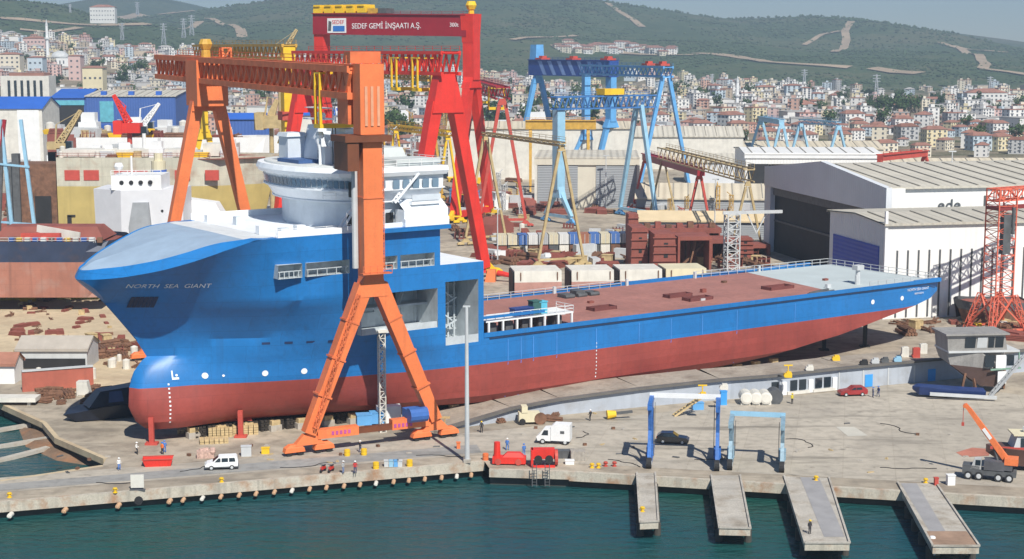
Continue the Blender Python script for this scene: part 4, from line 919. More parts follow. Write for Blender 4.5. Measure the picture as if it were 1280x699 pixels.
# --- blue cranes
gc, CL, cz = gantry('dark blue gantry crane with a pale striped girder, leftmost of the blue cranes', (xat(763,700), 700), (xat(672,745), 745), zat(76,700), 7.0, 5.0, blue_c, lblue,
    dict(style='Y', s=8, split=zat(152,700)-ZG, w=3.8), dict(style='A', s=12, apex=44), over=(2, 4), lw=2.0, truss=None, bog=redlead, trol=[(.04, redlead, 's'), (.5, redlead, 's'), (.93, redlead, 's')])
d = MB()
for k in range(7): x = 4+CL*k/7.4; d.face([(x,2.56,cz-.4),(x+3.0,2.56,cz-.4),(x-1.4,2.56,cz-6.6),(x-4.2,2.56,cz-6.6)])
d.build('girder_stripe', mat('stripe_blue', (.20,.32,.62), .5), gc)
d = MB(); d.loft([[(CL-2,-2.5,cz-4),(CL+3.5,-2.5,cz-4),(CL+3.5,2.5,cz-4),(CL-2,2.5,cz-4)],[(CL-1.5,-2,cz+7),(CL+3,-2,cz+7),(CL+3,2,cz+7),(CL-1.5,2,cz+7)]]); d.build('tower_head', lblue, gc)
ge, EL, ez = gantry('sky blue gantry crane with wide open A-frame legs, rightmost of the blue cranes', (xat(831,630), 630), (xat(732,700), 700), zat(83,630), 4.4, 4.0, lblue, lblue,
    dict(style='A', s=11, apex=zat(90,630)-ZG), dict(style='Y', s=10, split=20, w=3.4), over=(2, 2), lw=1.45, truss=20, bog=lblue, trol=[(.2, redlead, 's'), (.04, redlead, 's')])
gd, DL, dzz = gantry('pale blue gantry crane with a slim truss and one Y-shaped leg by the grey hall', at(797,272), at(698,279), zat(118,545), 4.4, 3.6, mat('mid_blue_paint', (.05,.17,.42), .5), pblue,
    dict(style='A', s=10, apex=zat(125,545)-ZG), dict(style='Y', s=7.5, split=zat(238,520)-ZG, w=3.0, d=3.0), over=(6, 2), lw=1.4, truss=18, bog=lblue, chord=.5)
d = MB(); d.box(8, 16, -2.5, 2.5, dzz+.2, dzz+2.2); d.build('trolley', yellow, gd)
# --- smaller cranes
gantry('slim khaki gantry crane with two thin A-frames, in front of the pale blue crane', at(701,335), at(607,306), zat(176,420), 1.2, 1.6, khaki, khaki,
    dict(style='A', s=6.4), dict(style='A', s=6.2), over=(1, 1), lw=.75, truss=14, chord=.3)
gantry('khaki gantry crane with a grey meshed girder above the rusty ship blocks', at(933,316), at(828,272), zat(209,450), 4.0, 3.0, khaki, khaki,
    dict(style='A', s=4.2), dict(style='A', s=4.2), over=(1, 2), lw=.65, truss=18, chord=.4)
gantry('small red gantry crane below the khaki girder, behind the rusty ship blocks', at(873,290), at(806,262), zat(213,490), 2.2, 2.4, crimson, redlead,
    dict(style='A', s=3.6), dict(style='A', s=4), over=(2, 0), lw=.8)
gantry('dull red gantry crane with two yellow trolleys, right of the bright red one', at(628,284), at(596,245), zat(109,500), 4.2, 4.0, crimson, redlead,
    dict(style='A', s=7.5), dict(style='A', s=6), over=(3, 6), lw=1.1, truss=9, chord=.6, trol=[(.2, yellow), (.75, yellow)])
gantry('small red gantry crane standing behind the big open grey hall', (xat(1100,560), 560), (xat(1156,585), 585), zat(194,560), 2.0, 2.4, redlead, redlead,
    dict(style='A', s=3.5), dict(style='A', s=3.5), lw=.9)
gy, YL, yz_ = gantry('yellow gantry crane with an ochre arched girder behind the orange one', (xat(362,470), 470), (xat(256,560), 560), zat(55,470), 4.6, 4.0, ochre, yellow,
    dict(style='Y', s=5, split=zat(168,470)-ZG, w=3.6, d=3.6), dict(style='Y', s=7, split=28, w=3), over=(2, 4), lw=1.7, truss=24)
d = MB(); d.box(-2.3, 2.3, -2.6, 2.6, yz_-22, yz_-19.5); d.build('collar', redlead, gy)
gantry('thin yellow gantry crane with a forked leg left of the bright red A-frame', (xat(541,600), 600), (xat(470,680), 680), zat(92,600), 3.0, 3.0, ochre, ochre,
    dict(style='Y', s=3.6, split=zat(165,600)-ZG, w=1.9), dict(style='A', s=5), lw=1.0, truss=14)
gantry('low yellow gantry crane behind the white bridge of the ship', (xat(560,520), 520), (xat(495,560), 560), zat(163,520), 2.0, 2.4, yellow, yellow,
    dict(style='A', s=4.5), dict(style='A', s=4.5), over=(2,2), lw=.7, truss=14, chord=.4)
gantry('pale blue gantry crane standing behind the long white hall, right of two', (xat(1047,760), 760), (xat(1000,790), 790), zat(152,760), 2.2, 2.5, pblue, pblue,
    dict(style='A', s=6), dict(style='A', s=6), lw=1.1, truss=6, chord=.5)
gantry('pale blue gantry crane standing behind the long white hall, left of two', (xat(976,760), 760), (xat(950,800), 800), zat(150,760), 2.2, 2.5, pblue, pblue,
    dict(style='A', s=5), dict(style='A', s=6), lw=1.2)
gantry('ochre gantry crane low behind the grey hall with the two shutter doors', (xat(735,640), 640), (xat(663,640), 640), zat(151,640), 3.4, 3.0, ochre, ochre,
    dict(style='A', s=4), dict(style='A', s=4), over=(3,2), lw=1.2)
# jib cranes
def jib(label, px, Y, base_m, boom_m, zc, boom, counter=6, cab=3.2, pw=2.2, name='jib_crane'):
    X = xat(px, Y); t = thing(name, label, 'crane', (X, Y, ZG)); z = zc-ZG
    b = MB(); b.lattice((0,0,0), (0,0,z), pw, pw, 8, pw*.14) if base_m is not None and pw > 2.5 else b.tube((0,0,0), (0,0,z), pw*.5, pw*.35, 10); b.build('pedestal', base_m, t)
    b = MB(); b.box(-counter, cab, -cab*.6, cab*.6, z, z+cab*.8); b.box(-counter-1, -counter+2, -cab*.7, cab*.7, z-.5, z+cab); b.build('machine_house', boom_m, t)
    b = MB(); b.box(cab, cab+2, -1, 1, z-.2, z+2.2); b.build('cab', glass, t)
    b = MB(); b.lattice((0,0,z+cab*.8), (boom[0],0,z+boom[1]), 2.0, 2.0, 12, .42, .3, tx=.6); b.build('boom', boom_m, t)
    b = MB(); b.bar((-counter*.5,0,z+cab*.8), (-1,0,z+cab*.8+6), .5); b.bar((-1,0,z+cab*.8+6), (boom[0],0,z+boom[1]), .16); b.build('stay', boom_m, t); return t
jib('beige jib crane with a folded boom rising above the orange girder', 352, 640, khaki, khaki, zat(82,640), (7, 14))
jib('red harbour crane with a raised boom in front of the blue hall', 163, 560, redlead, red, zat(166,560), (-5, 13), counter=4, cab=4.2, pw=2.4)
jib('white lattice crane folded beside the red harbour crane', 181, 600, white, white, zat(160,600), (6, 9), counter=3, cab=1.6, pw=2)
jib('beige lattice jib crane among the clutter at the left', 76, 520, khaki, khaki, zat(185,520), (7, 12), counter=3, cab=2, pw=2.2)
jib('beige jib crane with a boxy cab left of the thick yellow column', 340, 520, khaki, khaki, zat(160,520), (2, 9), counter=4, cab=5, pw=2)
# left red/blue lattice crane at the picture's edge
t = thing('lattice_crane', 'red and pale blue lattice legs of a crane at the left edge of the yard', 'crane', (xat(20,400), 400, ZG))
z = zat(150,400)-ZG
for (x0_, x1_, m_) in ((-9,-3,crimson),(5,1,pblue),(-1,-4,pblue),(-6,-3.4,dgrey)):
    b = MB(); b.bar((x0_,0,0), (x1_,2,z), .8, .8); b.build('leg', m_, t)
b = MB(); b.bar((-5,1,z*.72), (3,1,z*.70), .5); b.bar((-7,1,z*.35), (4,1,z*.33), .5); b.build('cross_tie', pblue, t)
b = MB(); b.loft([[(-9,0,z*.3),(-6,0,z*.3),(-6,3,z*.3),(-9,3,z*.3)],[(-6,0,z*1.1),(-4.6,0,z*1.1),(-4.6,3,z*1.1),(-6,3,z*1.1)]]); b.build('boom', redlead, t)
# red lattice portal tower at the right
P = at(1245, 414); t = thing('lattice_tower_crane', 'orange red lattice tower crane in front of the white hall at the right edge', 'crane', (P.x, P.y, ZG), R(20)); zt = zat(236, P.y)-ZG
tm = mat('tower_orange_red', (.68,.15,.09), .5, .12, .6, streak=.2)
for i, j in ((-1,-1),(1,-1),(1,1),(-1,1)):
    b = MB(); b.lattice((i*4.2,j*4.2,0), (i*2.3,j*2.3,7.5), 1.0, 1.0, 5, .16, .1); b.build('leg', tm, t)
b = MB()
for i in (-1, 1):
    b.bar((i*4,-4,.8), (i*4,4,.8), .4); b.bar((-4,i*4,.8), (4,i*4,.8), .4); b.bar((i*4,-4,1), (i*2.3,2.3,7.5), .28); b.bar((i*4,4,1), (i*2.3,-2.3,7.5), .28); b.bar((-4,i*4,1), (2.3,i*2.3,7.5), .28); b.bar((4,i*4,1), (-2.3,i*2.3,7.5), .28)
b.build('portal_bracing', tm, t)
b = MB(); b.lattice((0,0,7.4), (0,0,zt), 4.2, 4.2, 13, .22, .11); b.build('tower', tm, t)
b = MB(); b.lattice((-2.5,0,zt-1.2), (16,4,zt-1.2), 2.4, 2.4, 9, .3, .18); b.build('boom', tm, t)
b = MB(); b.bar((-1,-1.5,zt-3.6), (15,3,zt-3.9), .6, .8); b.box(-2.2, 2.2, -2.2, 2.2, zt-4.2, zt-3.6); b.build('hoist_beam', mat('tower_dark_red', (.22,.03,.03), .6), t)
b = MB(); b.box(-.9, .9, -2.2, -1.0, zt-13, zt-5); b.tube((1.2,-2.4,zt-9), (1.2,-2.4,zt-3.6), .35, n=8); b.build('cable_drum', dgrey, t)
for k in range(3): b = MB(); b.box(-.7,.7,-.6,.6,0,1.1+.2*k); P2 = at(1222+k*16, 411); tag(b.build('crate', [yellow, ochre, offwhite][k], loc=P2), ['yellow crate at the foot of the orange red tower, left one', 'ochre crate under the middle of the orange red tower', 'pale crate at the right foot of the orange red tower'][k], 'crate')
# grey truss mast beside the rusty blocks
P = at(914, 340); t = thing('truss_mast', 'grey lattice mast with a horizontal arm beside the rusty ship blocks', 'mast', (P.x, P.y, ZG), R(10)); zt = zat(268, P.y)-ZG
b = MB(); b.lattice((0,0,0), (0,0,zt), 3.2, 3.2, 8, .3, .2); b.build('tower', lgrey, t)
b = MB(); b.bar((-2.5,0,zt+.4), (13,-1,zt+.6), .6, .8); b.bar((4,0,zt), (6.5,0,zt-5), .3); b.bar((9,0,zt), (6.5,0,zt-5), .3); b.build('arm', lgrey, t)
# ================================================================ HALLS
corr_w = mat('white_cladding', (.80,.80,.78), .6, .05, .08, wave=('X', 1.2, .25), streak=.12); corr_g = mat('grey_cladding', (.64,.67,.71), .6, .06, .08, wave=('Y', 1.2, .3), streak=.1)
corr_gx = mat('grey_cladding_front', (.30,.32,.34), .6, .06, .08, wave=('Z', .6, .5)); roof_b = mat('beige_sheet_roof', (.50,.47,.40), .7, .08, .1, wave=('X', 2.4, .7), streak=.3)
roof_g = mat('grey_sheet_roof', (.52,.49,.42), .75, .1, .1, wave=('X', 2.4, .6)); creamw = mat('cream_wall', (.62,.58,.48), .7, .06, .2, streak=.2); beige_w = mat('beige_roof_plain', (.55,.49,.38), .8, .08, .1, wave=('X', 3, .5))
blue_w = mat('blue_cladding', (.05,.12,.38), .6, .07, .1, wave=('X', 1.5, .3)); blue_r = mat('blue_sheet_roof', (.025,.12,.50), .55, .08, .1); teal = mat('teal_panel', (.12,.42,.52), .5)
def hall(label, corner, ang, L_, W, eave, ridge, wm, em, rm, cat='hall', name='hall', over=.6, end_parts=True):
    """origin at the near corner, long side along local x, end wall in the local x=0 plane, ridge along x"""
    t = thing(name, label, cat, (corner[0], corner[1], ZG), ang); e = eave-ZG; r = ridge-ZG
    b = MB(); b.face([(0,0,0),(L_,0,0),(L_,0,e),(0,0,e)]); b.face([(L_,W,0),(0,W,0),(0,W,e),(L_,W,e)]); b.build('side_wall', wm, t)
    b = MB(); b.face([(0,W,0),(0,0,0),(0,0,e),(0,W/2,r),(0,W,e)]); b.face([(L_,0,0),(L_,W,0),(L_,W,e),(L_,W/2,r),(L_,0,e)]); eo = b.build('end_wall', em, t)
    b = MB(); sl = (r-e)/(W/2)
    for q0, q1 in ((-over, W/2), (W+over, W/2)):
        z0 = e-over*sl+.1; z1 = r+.1; P_ = [(-over,q0,z0),(L_+over,q0,z0),(L_+over,q1,z1),(-over,q1,z1)]
        b.face(P_ if q0 < q1 else P_[::-1]); b.face([(p[0],p[1],p[2]-.25) for p in (P_ if q0 > q1 else P_[::-1])])
    for q in (-over, W+over): b.box(-over, L_+over, q-.1, q+.1, e-over*sl-.35, e-over*sl+.14)
    b.build('roof', rm, t)
    if L_ > 50 and W > 20:
        n = int(L_/5)
        for k in range(n):
            x = L_*(k+.5)/n; b = MB()
            b.bar((x,.2,e+.22), (x,W/2,r+.22), .35, .22)
            b.build('roof_rib', roofrib, t)
    return t, e, r
roofrib = mat('roof_rib_grey', (.30,.28,.24), .7)
A12 = R(12)
# front white hall
t, e, r = hall('white hall with grey gable and blue door, in front at the right', (78.8, 335), A12, 75, 29.4, 23.3, 24.2, corr_w, corr_g, roof_b)
z0 = 6; b = MB(); b.box(-.2, .1, 3, 27, 0, 15.2); b.build('door', mat('blue_shutter', (.012,.06,.42), .5, .08, .2, wave=('Z', .9, .4)), t)
for k in range(30): b = MB(); x = 2.5+k*2.45; b.box(x, x+.38, -.14, -.02, .3, 14.6); b.build('window', dgrey, t) if k < 28 else None
b = MB(); b.box(-.3, .3, -.3, .3, 0, 23); b.build('corner_post', white, t)
# big open hall behind it
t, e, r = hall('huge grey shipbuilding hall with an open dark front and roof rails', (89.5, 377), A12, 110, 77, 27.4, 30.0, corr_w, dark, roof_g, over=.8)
ZT = 28.4-ZG
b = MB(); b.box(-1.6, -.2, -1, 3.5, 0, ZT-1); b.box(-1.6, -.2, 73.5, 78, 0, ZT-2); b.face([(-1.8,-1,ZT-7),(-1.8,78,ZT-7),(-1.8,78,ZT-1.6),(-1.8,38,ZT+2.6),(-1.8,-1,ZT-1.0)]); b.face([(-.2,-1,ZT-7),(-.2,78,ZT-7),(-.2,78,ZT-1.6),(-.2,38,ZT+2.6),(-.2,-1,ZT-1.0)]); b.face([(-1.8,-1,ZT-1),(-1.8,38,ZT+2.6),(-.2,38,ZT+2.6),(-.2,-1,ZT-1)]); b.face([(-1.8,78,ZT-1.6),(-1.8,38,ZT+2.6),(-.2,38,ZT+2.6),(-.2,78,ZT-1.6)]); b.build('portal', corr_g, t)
b = MB(); b.box(-.18, 3.2, -1.02, 4, 0, ZT-1.2); b.build('corner_tower', corr_w, t)
for k in range(6): b = MB(); b.box(.3, .9, 10+k*10.5, 11.1+k*10.5, 0, ZT-7.4); b.build('column', creamw, t)
b = MB(); b.bar((-.4,4,ZT-8.2), (-.4,73,ZT-8.2), 1.2, 2.0); b.bar((-.3,4,9), (-.3,73,9), .5, .5); b.build('crane_beam', dgrey, t)
for k in range(3): b = MB(); x = 24+k*8.5; b.box(x, x+.45, -.16, -.02, 8, 22); b.build('downpipe', dgrey, t)
text('ede', 3.8, mat('letter_dark', (.08,.09,.10), .6), t, (15.0, -.25, 19.9), (math.pi/2, 0, 0), ext=.06, sx=1.1)
# grey hall with two shutter doors
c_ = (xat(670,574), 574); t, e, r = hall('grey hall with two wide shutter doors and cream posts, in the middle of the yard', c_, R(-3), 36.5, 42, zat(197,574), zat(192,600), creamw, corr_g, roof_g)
b = MB(); b.box(.6, 15, -.25, .05, 0, 17.2); b.build('door', corr_gx, t); b = MB(); b.box(21.5, 36, -.25, .05, 0, 17.2); b.build('door', corr_gx, t)
b = MB(); b.box(-.6, 37, -.6, -.02, e-2.6, e+.2); b.build('fascia', creamw, t)
for x in (-.5, 36.1): b = MB(); b.box(x, x+1, -.7, -.1, 0, e-2.7); b.build('corner_post', offwhite, t)
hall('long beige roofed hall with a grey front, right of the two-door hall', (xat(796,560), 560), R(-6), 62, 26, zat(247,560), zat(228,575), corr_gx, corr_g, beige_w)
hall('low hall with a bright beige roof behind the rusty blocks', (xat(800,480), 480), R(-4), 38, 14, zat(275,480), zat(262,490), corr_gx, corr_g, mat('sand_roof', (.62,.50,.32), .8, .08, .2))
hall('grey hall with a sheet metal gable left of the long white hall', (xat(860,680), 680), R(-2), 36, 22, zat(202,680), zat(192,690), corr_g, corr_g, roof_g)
t, e, r = hall('long white hall with two dark openings, in front of the pale blue cranes', (xat(932,620), 620), R(-2), 52, 40, zat(192,620), zat(184,640), corr_w, corr_w, mat('white_roof', (.72,.72,.71), .6, .05, .1))
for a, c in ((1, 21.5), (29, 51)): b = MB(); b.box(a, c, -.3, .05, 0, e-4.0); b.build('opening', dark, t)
b = MB(); b.box(-.5, 52.5, -.5, -.05, e-1.8, e+.3); b.build('fascia', white, t)
hall('low beige shed roof behind the big open hall', (xat(1120,600), 600), R(2), 100, 40, zat(222,600), zat(198,620), creamw, creamw, beige_w)
hall('white gable roofed shed right behind the big open hall', (xat(1160,520), 520), R(0), 32, 20, zat(218,520), zat(206,530), corr_w, corr_w, mat('white_roof', (.72,.72,.71)))
hall('long low brown roofed workshop at the foot of the blue cranes', (xat(770,760), 760), R(-2), 60, 25, zat(170,760), zat(158,770), offwhite, offwhite, roof_g)
hall('long flat workshop with a beige roof behind the two-door hall', (xat(560,700), 700), R(0), 80, 25, zat(160,700), zat(152,710), offwhite, grey, beige_w)
hall('wide low workshop with beige roofs below the town at the right', (xat(880,800), 800), R(1), 90, 30, zat(186,800), zat(176,820), creamw, creamw, beige_w)
# left: blue hall, blue roofed shed, pillared block
t, e, r = hall('big blue hall with a dark open gable and teal panels at the left', (xat(67,930), 930), R(3), 20, 60, zat(122,930), zat(112,945), blue_w, blue_w, blue_r)
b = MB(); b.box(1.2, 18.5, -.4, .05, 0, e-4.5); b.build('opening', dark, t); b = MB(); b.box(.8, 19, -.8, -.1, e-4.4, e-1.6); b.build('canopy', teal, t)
t, e, r = hall('long blue hall with a grey roof and teal door right of the blue gable', (xat(110,930), 930), R(-1), 52, 60, zat(120,930), zat(113,955), blue_w, blue_w, roof_g)
b = MB(); b.box(8, 16, -.3, .05, e-15, e-3); b.build('panel', teal, t); b = MB(); b.box(8.5, 16, -.3, .05, 0, e-16.5); b.build('door', mat('blue_door', (.02,.10,.42), .5), t)
for k in range(3): b = MB(); b.box(8+k*16, 11+k*16, 3, 6, e+.4, e+2.6); b.build('roof_vent', blue_r, t)
t, e, r = hall('white walled shed with a bright blue roof at the left edge', (xat(-40,780), 780), R(0), 37, 30, zat(135,780), zat(121,795), offwhite, offwhite, blue_r)
b = MB(); b.box(25, 35.5, -.3, .05, 0, e-1); b.build('door', white, t)
t = thing('office_block', 'pale office block with tall dark window bays, behind the blue roofed shed', 'building', (xat(5,1150), 1150, ZG)); zt = zat(95,1150)-ZG; W = 34.5
b = MB(); b.box(0, W, 0, 18, 0, zt); b.build('wall', offwhite, t)
for k in range(6): b = MB(); x = 5+k*4.6; b.box(x, x+1.9, -.2, .05, 4, zt-3.2); b.build('window', glass, t)
b = MB(); b.box(6, 31, 1, 17, zt+.05, zt+2.2); b.build('roof', roofr, t)
hall('small blue roofed shed seen between the yellow columns', (xat(368,760), 760), R(4), 30, 14, zat(143,760), zat(135,770), offwhite, offwhite, blue_r)
hall('blue roofed lean-to behind the left orange leg', (xat(285,720), 720), R(4), 20, 12, zat(148,720), zat(141,730), blue_w, offwhite, blue_r)
# tower blocks, mosques
def block(label, px0, px1, ytop, Y, m_, storeys, depth=14, rm=roofr, gable=False, base=None):
    x0_, x1_ = xat(px0, Y), xat(px1, Y); zb = hts((x0_+x1_)/2, Y) if Y > 800 else ZG; zb = zat(26, Y) if Y > 2500 else zb; t = thing('apartment_block', label, 'building', (x0_, Y, zb)); W = x1_-x0_; H_ = zat(ytop, Y)-zb
    b = MB(); b.box(0, W, 0, depth, -4, H_); b.build('wall', m_, t)
    b = MB(); b.loft([[(-.6,-.6,H_+.02),(W+.6,-.6,H_+.02),(W+.6,depth+.6,H_+.02),(-.6,depth+.6,H_+.02)],[(W*.3,depth*.3,H_+W*.1),(W*.7,depth*.3,H_+W*.1),(W*.7,depth*.7,H_+W*.1),(W*.3,depth*.7,H_+W*.1)]]); b.build('roof', rm, t)
    n = max(2, int(W/4)); wb_ = MB()
    for s_ in range(storeys):
        for k in range(n):
            z = 1+s_*(H_-1)/storeys; x = W*(k+.5)/n; b = MB(); wb_.box(x-.9, x+.9, -.12, .02, z, z+1.6)
    o = wb_.build('windows', winm, t); o['kind'] = 'stuff' if n*storeys > 100 else 'thing'; del o['kind']
    return t
for a in (('white tower block with a red roof, tallest in the middle of the town',981,1000,107,1500,wallc[6],7),('white twin tower block beside the tallest one',1001,1012,110,1490,wallc[0],7),('small pale green block right of the white tower blocks',1014,1029,117,1500,wallc[6],4),
          ('cream tower block with a red roof left of the white towers',944,968,109,1560,wallc[1],6),('grey tower block left of the right minaret',884,902,107,1600,wallc[3],6),('white block on a long low podium below the tower blocks',950,1022,131,1350,wallc[0],2),
          ('long white office block on the far right under the wooded slope',1206,1256,116,1500,wallc[0],4),('salmon block at the right below the wooded slope',1137,1152,123,1450,wallc[5],3),('wide buff block between two salmon ends at the right',1153,1180,124,1455,wallc[4],3),('grey wide block at the right in front of the long white one',1190,1226,132,1350,wallc[3],4),
          ('white modern block with dark windows between the halls and the town',1110,1137,160,1050,wallc[0],4),('cream villa block on the left slope beside the minaret',5,30,68,1500,wallc[1],5),('pale blue block on the left slope',40,58,72,1450,wallc[6],4),('pink block on the left slope right of the minaret',90,105,70,1500,wallc[2],4),
          ('pale yellow block in the middle of the left slope',107,132,85,1300,wallc[7],3),('pink long block at the foot of the left hill',35,62,48,1800,wallc[2],3),('orange buff workshop right of the minaret mosque',920,955,136,1350,wallc[7],1),('white building high on the left hill beside the quarry',119,150,9,2550,wallc[0],3)):
    block(*a)
def mosque(label, px, ymin, ybase, Y, dpx, s_=1.0):
    X = xat(px, Y); zb = hts(X, Y); t = thing('minaret', 'slender white minaret '+label, 'minaret', (X, Y, zb)); H_ = zat(ymin, Y)-zb
    b = MB(); b.tube((0,0,-3), (0,0,H_*.86), 1.5*s_, 1.1*s_, 10); b.tube((0,0,H_*.56), (0,0,H_*.60), 2.2*s_, 2.5*s_, 10); b.build('shaft', white, t)
    b = MB(); b.tube((0,0,H_*.86), (0,0,H_), 1.3*s_, .1, 10); b.build('cap', lgrey, t)
    t = thing('mosque', 'domed white mosque '+label, 'mosque', (xat(dpx, Y), Y+6, zb)); r = 8*s_
    b = MB(); b.box(-r*1.2, r*1.2, -r, r, -3, r*.7); b.build('wall', white, t)
    b = MB(); rings = [[(r*math.cos(q)*math.cos(2*math.pi*i/20), r*math.cos(q)*math.sin(2*math.pi*i/20), r*.72+r*.75*math.sin(q)) for i in range(20)] for q in (0,.3,.6,.9,1.2,1.45)]; b.loft(rings); b.build('dome', lgrey, t, smooth=True)
    b = MB(); [b.box(-r+k*r*.4, -r+k*r*.4+1.2, -r-.1, -r+.02, 1, r*.45) for k in range(5)]; b.build('windows', winm, t)
mosque('rising from the middle of the town at the right', 920, 95, 150, 1180, 917); mosque('on the left slope above the blue hall', 65, 24, 62, 1650, 78, 1.2)
# ================================================================ EMBANKMENT WALL BESIDE THE SLIPWAY
wallm = mat('blue_grey_wall', (.40, .44, .50), .8, .08, .3, coord='POS', streak=.35, stain=(.28,.27,.26), stain_amt=.5, sscale=.4)
topm = mat('embankment_top', (.36, .31, .25), .9, .2, .15, coord='POS', bump=.3, stain=(.16,.12,.09), stain_amt=.7, sscale=.2, fine=.3)
eb = [(560,537,3.5),(640,526,5.1),(700,519,5.7),(800,509,6.2),(900,500,6.5),(960,496,6.6),(1060,486,6.8),(1170,476,6.9),(1290,464,7.1)]
t = thing('embankment_wall', 'long blue grey retaining wall rising along the slipway behind the apron', 'wall')
f = MB(); tp = MB(); cp_ = MB()
Q = [(at(x, y), z) for x, y, z in eb]
for (a, za), (c, zc) in zip(Q, Q[1:]):
    n = Vector((a.y-c.y, c.x-a.x, 0)).normalized()*8.5; n = n if n.y > 0 else -n
    f.face([(a.x,a.y,2.9),(c.x,c.y,2.9),(c.x,c.y,zc-.3),(a.x,a.y,za-.3)])
    tp.face([(a.x,a.y,za),(c.x,c.y,zc),(c.x+n.x,c.y+n.y,zc),(a.x+n.x,a.y+n.y,za)]); tp.face([(a.x+n.x,a.y+n.y,za),(c.x+n.x,c.y+n.y,zc),(c.x+n.x*1.3,c.y+n.y*1.3,2.9),(a.x+n.x*1.3,a.y+n.y*1.3,2.9)])
    cp_.bar((a.x,a.y-.15,za-.12), (c.x,c.y-.15,zc-.12), .9, .35)
f.build('face', wallm, t); tp.build('top', topm, t); cp_.build('coping', mat('coping', (.13,.12,.11), .8), t)
def onwall(px, py, w_, h_, m_, name, dep=.15, z0=None):
    """flat panel on the retaining wall"""
    P = None
    for (a, za), (c, zc), (e1, e2) in zip(Q, Q[1:], zip(eb, eb[1:])):
        if e1[0] <= px <= e2[0]:
            k = (px-e1[0])/(e2[0]-e1[0]); P = a.lerp(c, k); ang = math.atan2(c.y-a.y, c.x-a.x)
    z = z0 if z0 is not None else zat(py, P.y)
    b = MB(); b.box(-w_/2, w_/2, -dep, .02, 0, h_); o = b.build(name, m_, t, loc=(P.x, P.y, z)); o.rotation_euler.z = ang; return o
wblue = mat('door_bright_blue', (.05,.32,.75), .5)
for x in (1085, 1164): onwall(x, 0, 1.5, 2.1, wblue, 'door', .12, 3.05)
for x in (968, 991, 1002, 1022, 1033): onwall(x, 0, 1.3, 1.7, glass, 'window', .2, 3.7)
for x in (979, 1012, 1042): onwall(x, 0, .9, 2.2, white, 'pilaster', .3, 3.05)
for x in (996, 1028): onwall(x, 0, 4.4, .5, offwhite, 'sill', .5, 3.05)
for x in (1048, 1078, 1109, 1142): onwall(x, 0, .25, 3.0, lgrey, 'joint', .1, 3.05)
# ================================================================ SHIPS ON THE LEFT AND RUSTY BLOCKS
def hullship(name, label, px0, px1, Y, ytop, ybot, mats, zsplit, bow_right=True, ang=0, W=16, flare=.25, cat='ship', zb=None, sheer=0.4):
    x0, x1 = xat(px0, Y), xat(px1, Y); L_ = x1-x0; zt = zat(ytop, Y)-ZG; z0 = (zat(ybot, Y)-ZG) if zb is None else zb
    t = thing(name, label, cat, (x0, Y, ZG), ang); b = MB(); rows = [z0, z0+(zsplit-z0)*.5, zsplit, zsplit+(zt-zsplit)*.5, zt]; n = 14
    def hw(s, k):
        e = (L_*(1-flare*1.0)); q = max(0, (s-e)/(L_-e))*(1.25-.25*k/4); return W/2*max(0, 1-q**1.8)
    for side in (-1, 1):
        g0 = len(b.v)
        for k, z in enumerate(rows):
            for i in range(n+1):
                s = L_*i/n if i < 8 else L_*(8/n)+(L_-L_*8/n)*((i-8)/(n-8)); s *= (1-.10*(1-k/4)) if i > 7 else 1
                b.v.append((s, W/2+side*hw(s, k), z+(.0 if k < 4 else smooth((s/L_-.7)/.3)*sheer)))
        for k in range(4):
            for i in range(n): q = (g0+k*(n+1)+i, g0+k*(n+1)+i+1, g0+(k+1)*(n+1)+i+1, g0+(k+1)*(n+1)+i); b.f.append(q if side < 0 else q[::-1]); b.m.append(1 if k < 2 else 0)
    b.face([(0,0,z0),(0,W,z0),(0,W,zsplit),(0,0,zsplit)], 1); b.face([(0,0,zsplit),(0,W,zsplit),(0,W,zt),(0,0,zt)], 0)
    b.build('hull', mats, t); d = MB(); k = [(p[0], p[1]) for p in [(0,.4),(L_*.75,.4),(L_*.93,W*.3),(L_*.93,W*.7),(L_*.75,W-.4),(0,W-.4)]]; d.prism(k, zt-.6, zt-.4); d.build('deck', redox, t)
    return t, L_, zt
olive = mat('hull_yellow_olive', (.46,.36,.13), .6, .12, .2, streak=.25); hcream = mat('hull_cream', (.56,.54,.44), .6, .15, .2, streak=.6, plates=(7,2.6,.8), stain=(.38,.22,.14), stain_amt=.6, sscale=.25)
t, L_, zt = hullship('tanker', 'large cream ship with a yellow olive bottom and red side openings at the left', 70, 345, 455, 197, 292, [hcream, olive], zat(233,455)-ZG, W=24, flare=.42)
for k, (x0, x1) in enumerate(((80,99),(104,123),(142,184),(218,237),(256,273))):
    b = MB(); Xa, Xb = xat(x0,455)-xat(70,455), xat(x1,455)-xat(70,455); b.box(Xa, Xb, -.15, .3, zt-6.5, zt-3.6); b.build('side_opening', redlead, t)
b = MB(); b.box(2.6, 3.8, -.2, .1, 3, 9.5); b.box(2.6, 4.9, -.2, .1, 9.2, 9.8); b.box(2.6, 4.9, -.2, .1, 3, 3.5); b.build('side_ladder', dark, t, loc=(0,0,0))
b = MB(); b.box(1, L_*.6, 4, 12, zt, zt+2); b.box(L_*.65, L_*.8, 6, 14, zt, zt+3.5); b.build('deck_house', offwhite, t)
b = MB(); b.rail([(0,.3,zt),(L_*.7,.3,zt)], 1.2, 3, .12); b.build('railing', redox, t)
b = MB(); b.box(-13, -.2, 2, 14, 0, zt-2); b.build('open_section', rust, t); b = MB(); b.box(-7, -2.4, 1.7, 2.05, 7, 15); b.build('dark_opening', dark, t)
b = MB(); b.box(-13, -11, 1, 3, 0, zt+1); b.box(-16, -13.2, 4, 12, 4, zt-2); b.build('section_frame', dgrey, t)
b = MB(); b.tube((0,0,0), (0,0,27), 2.0, 1.9, 14); b.tube((0,0,27), (0,0,29), 1.2, 1.2, 10); P = (xat(198,430), 430, ZG); 
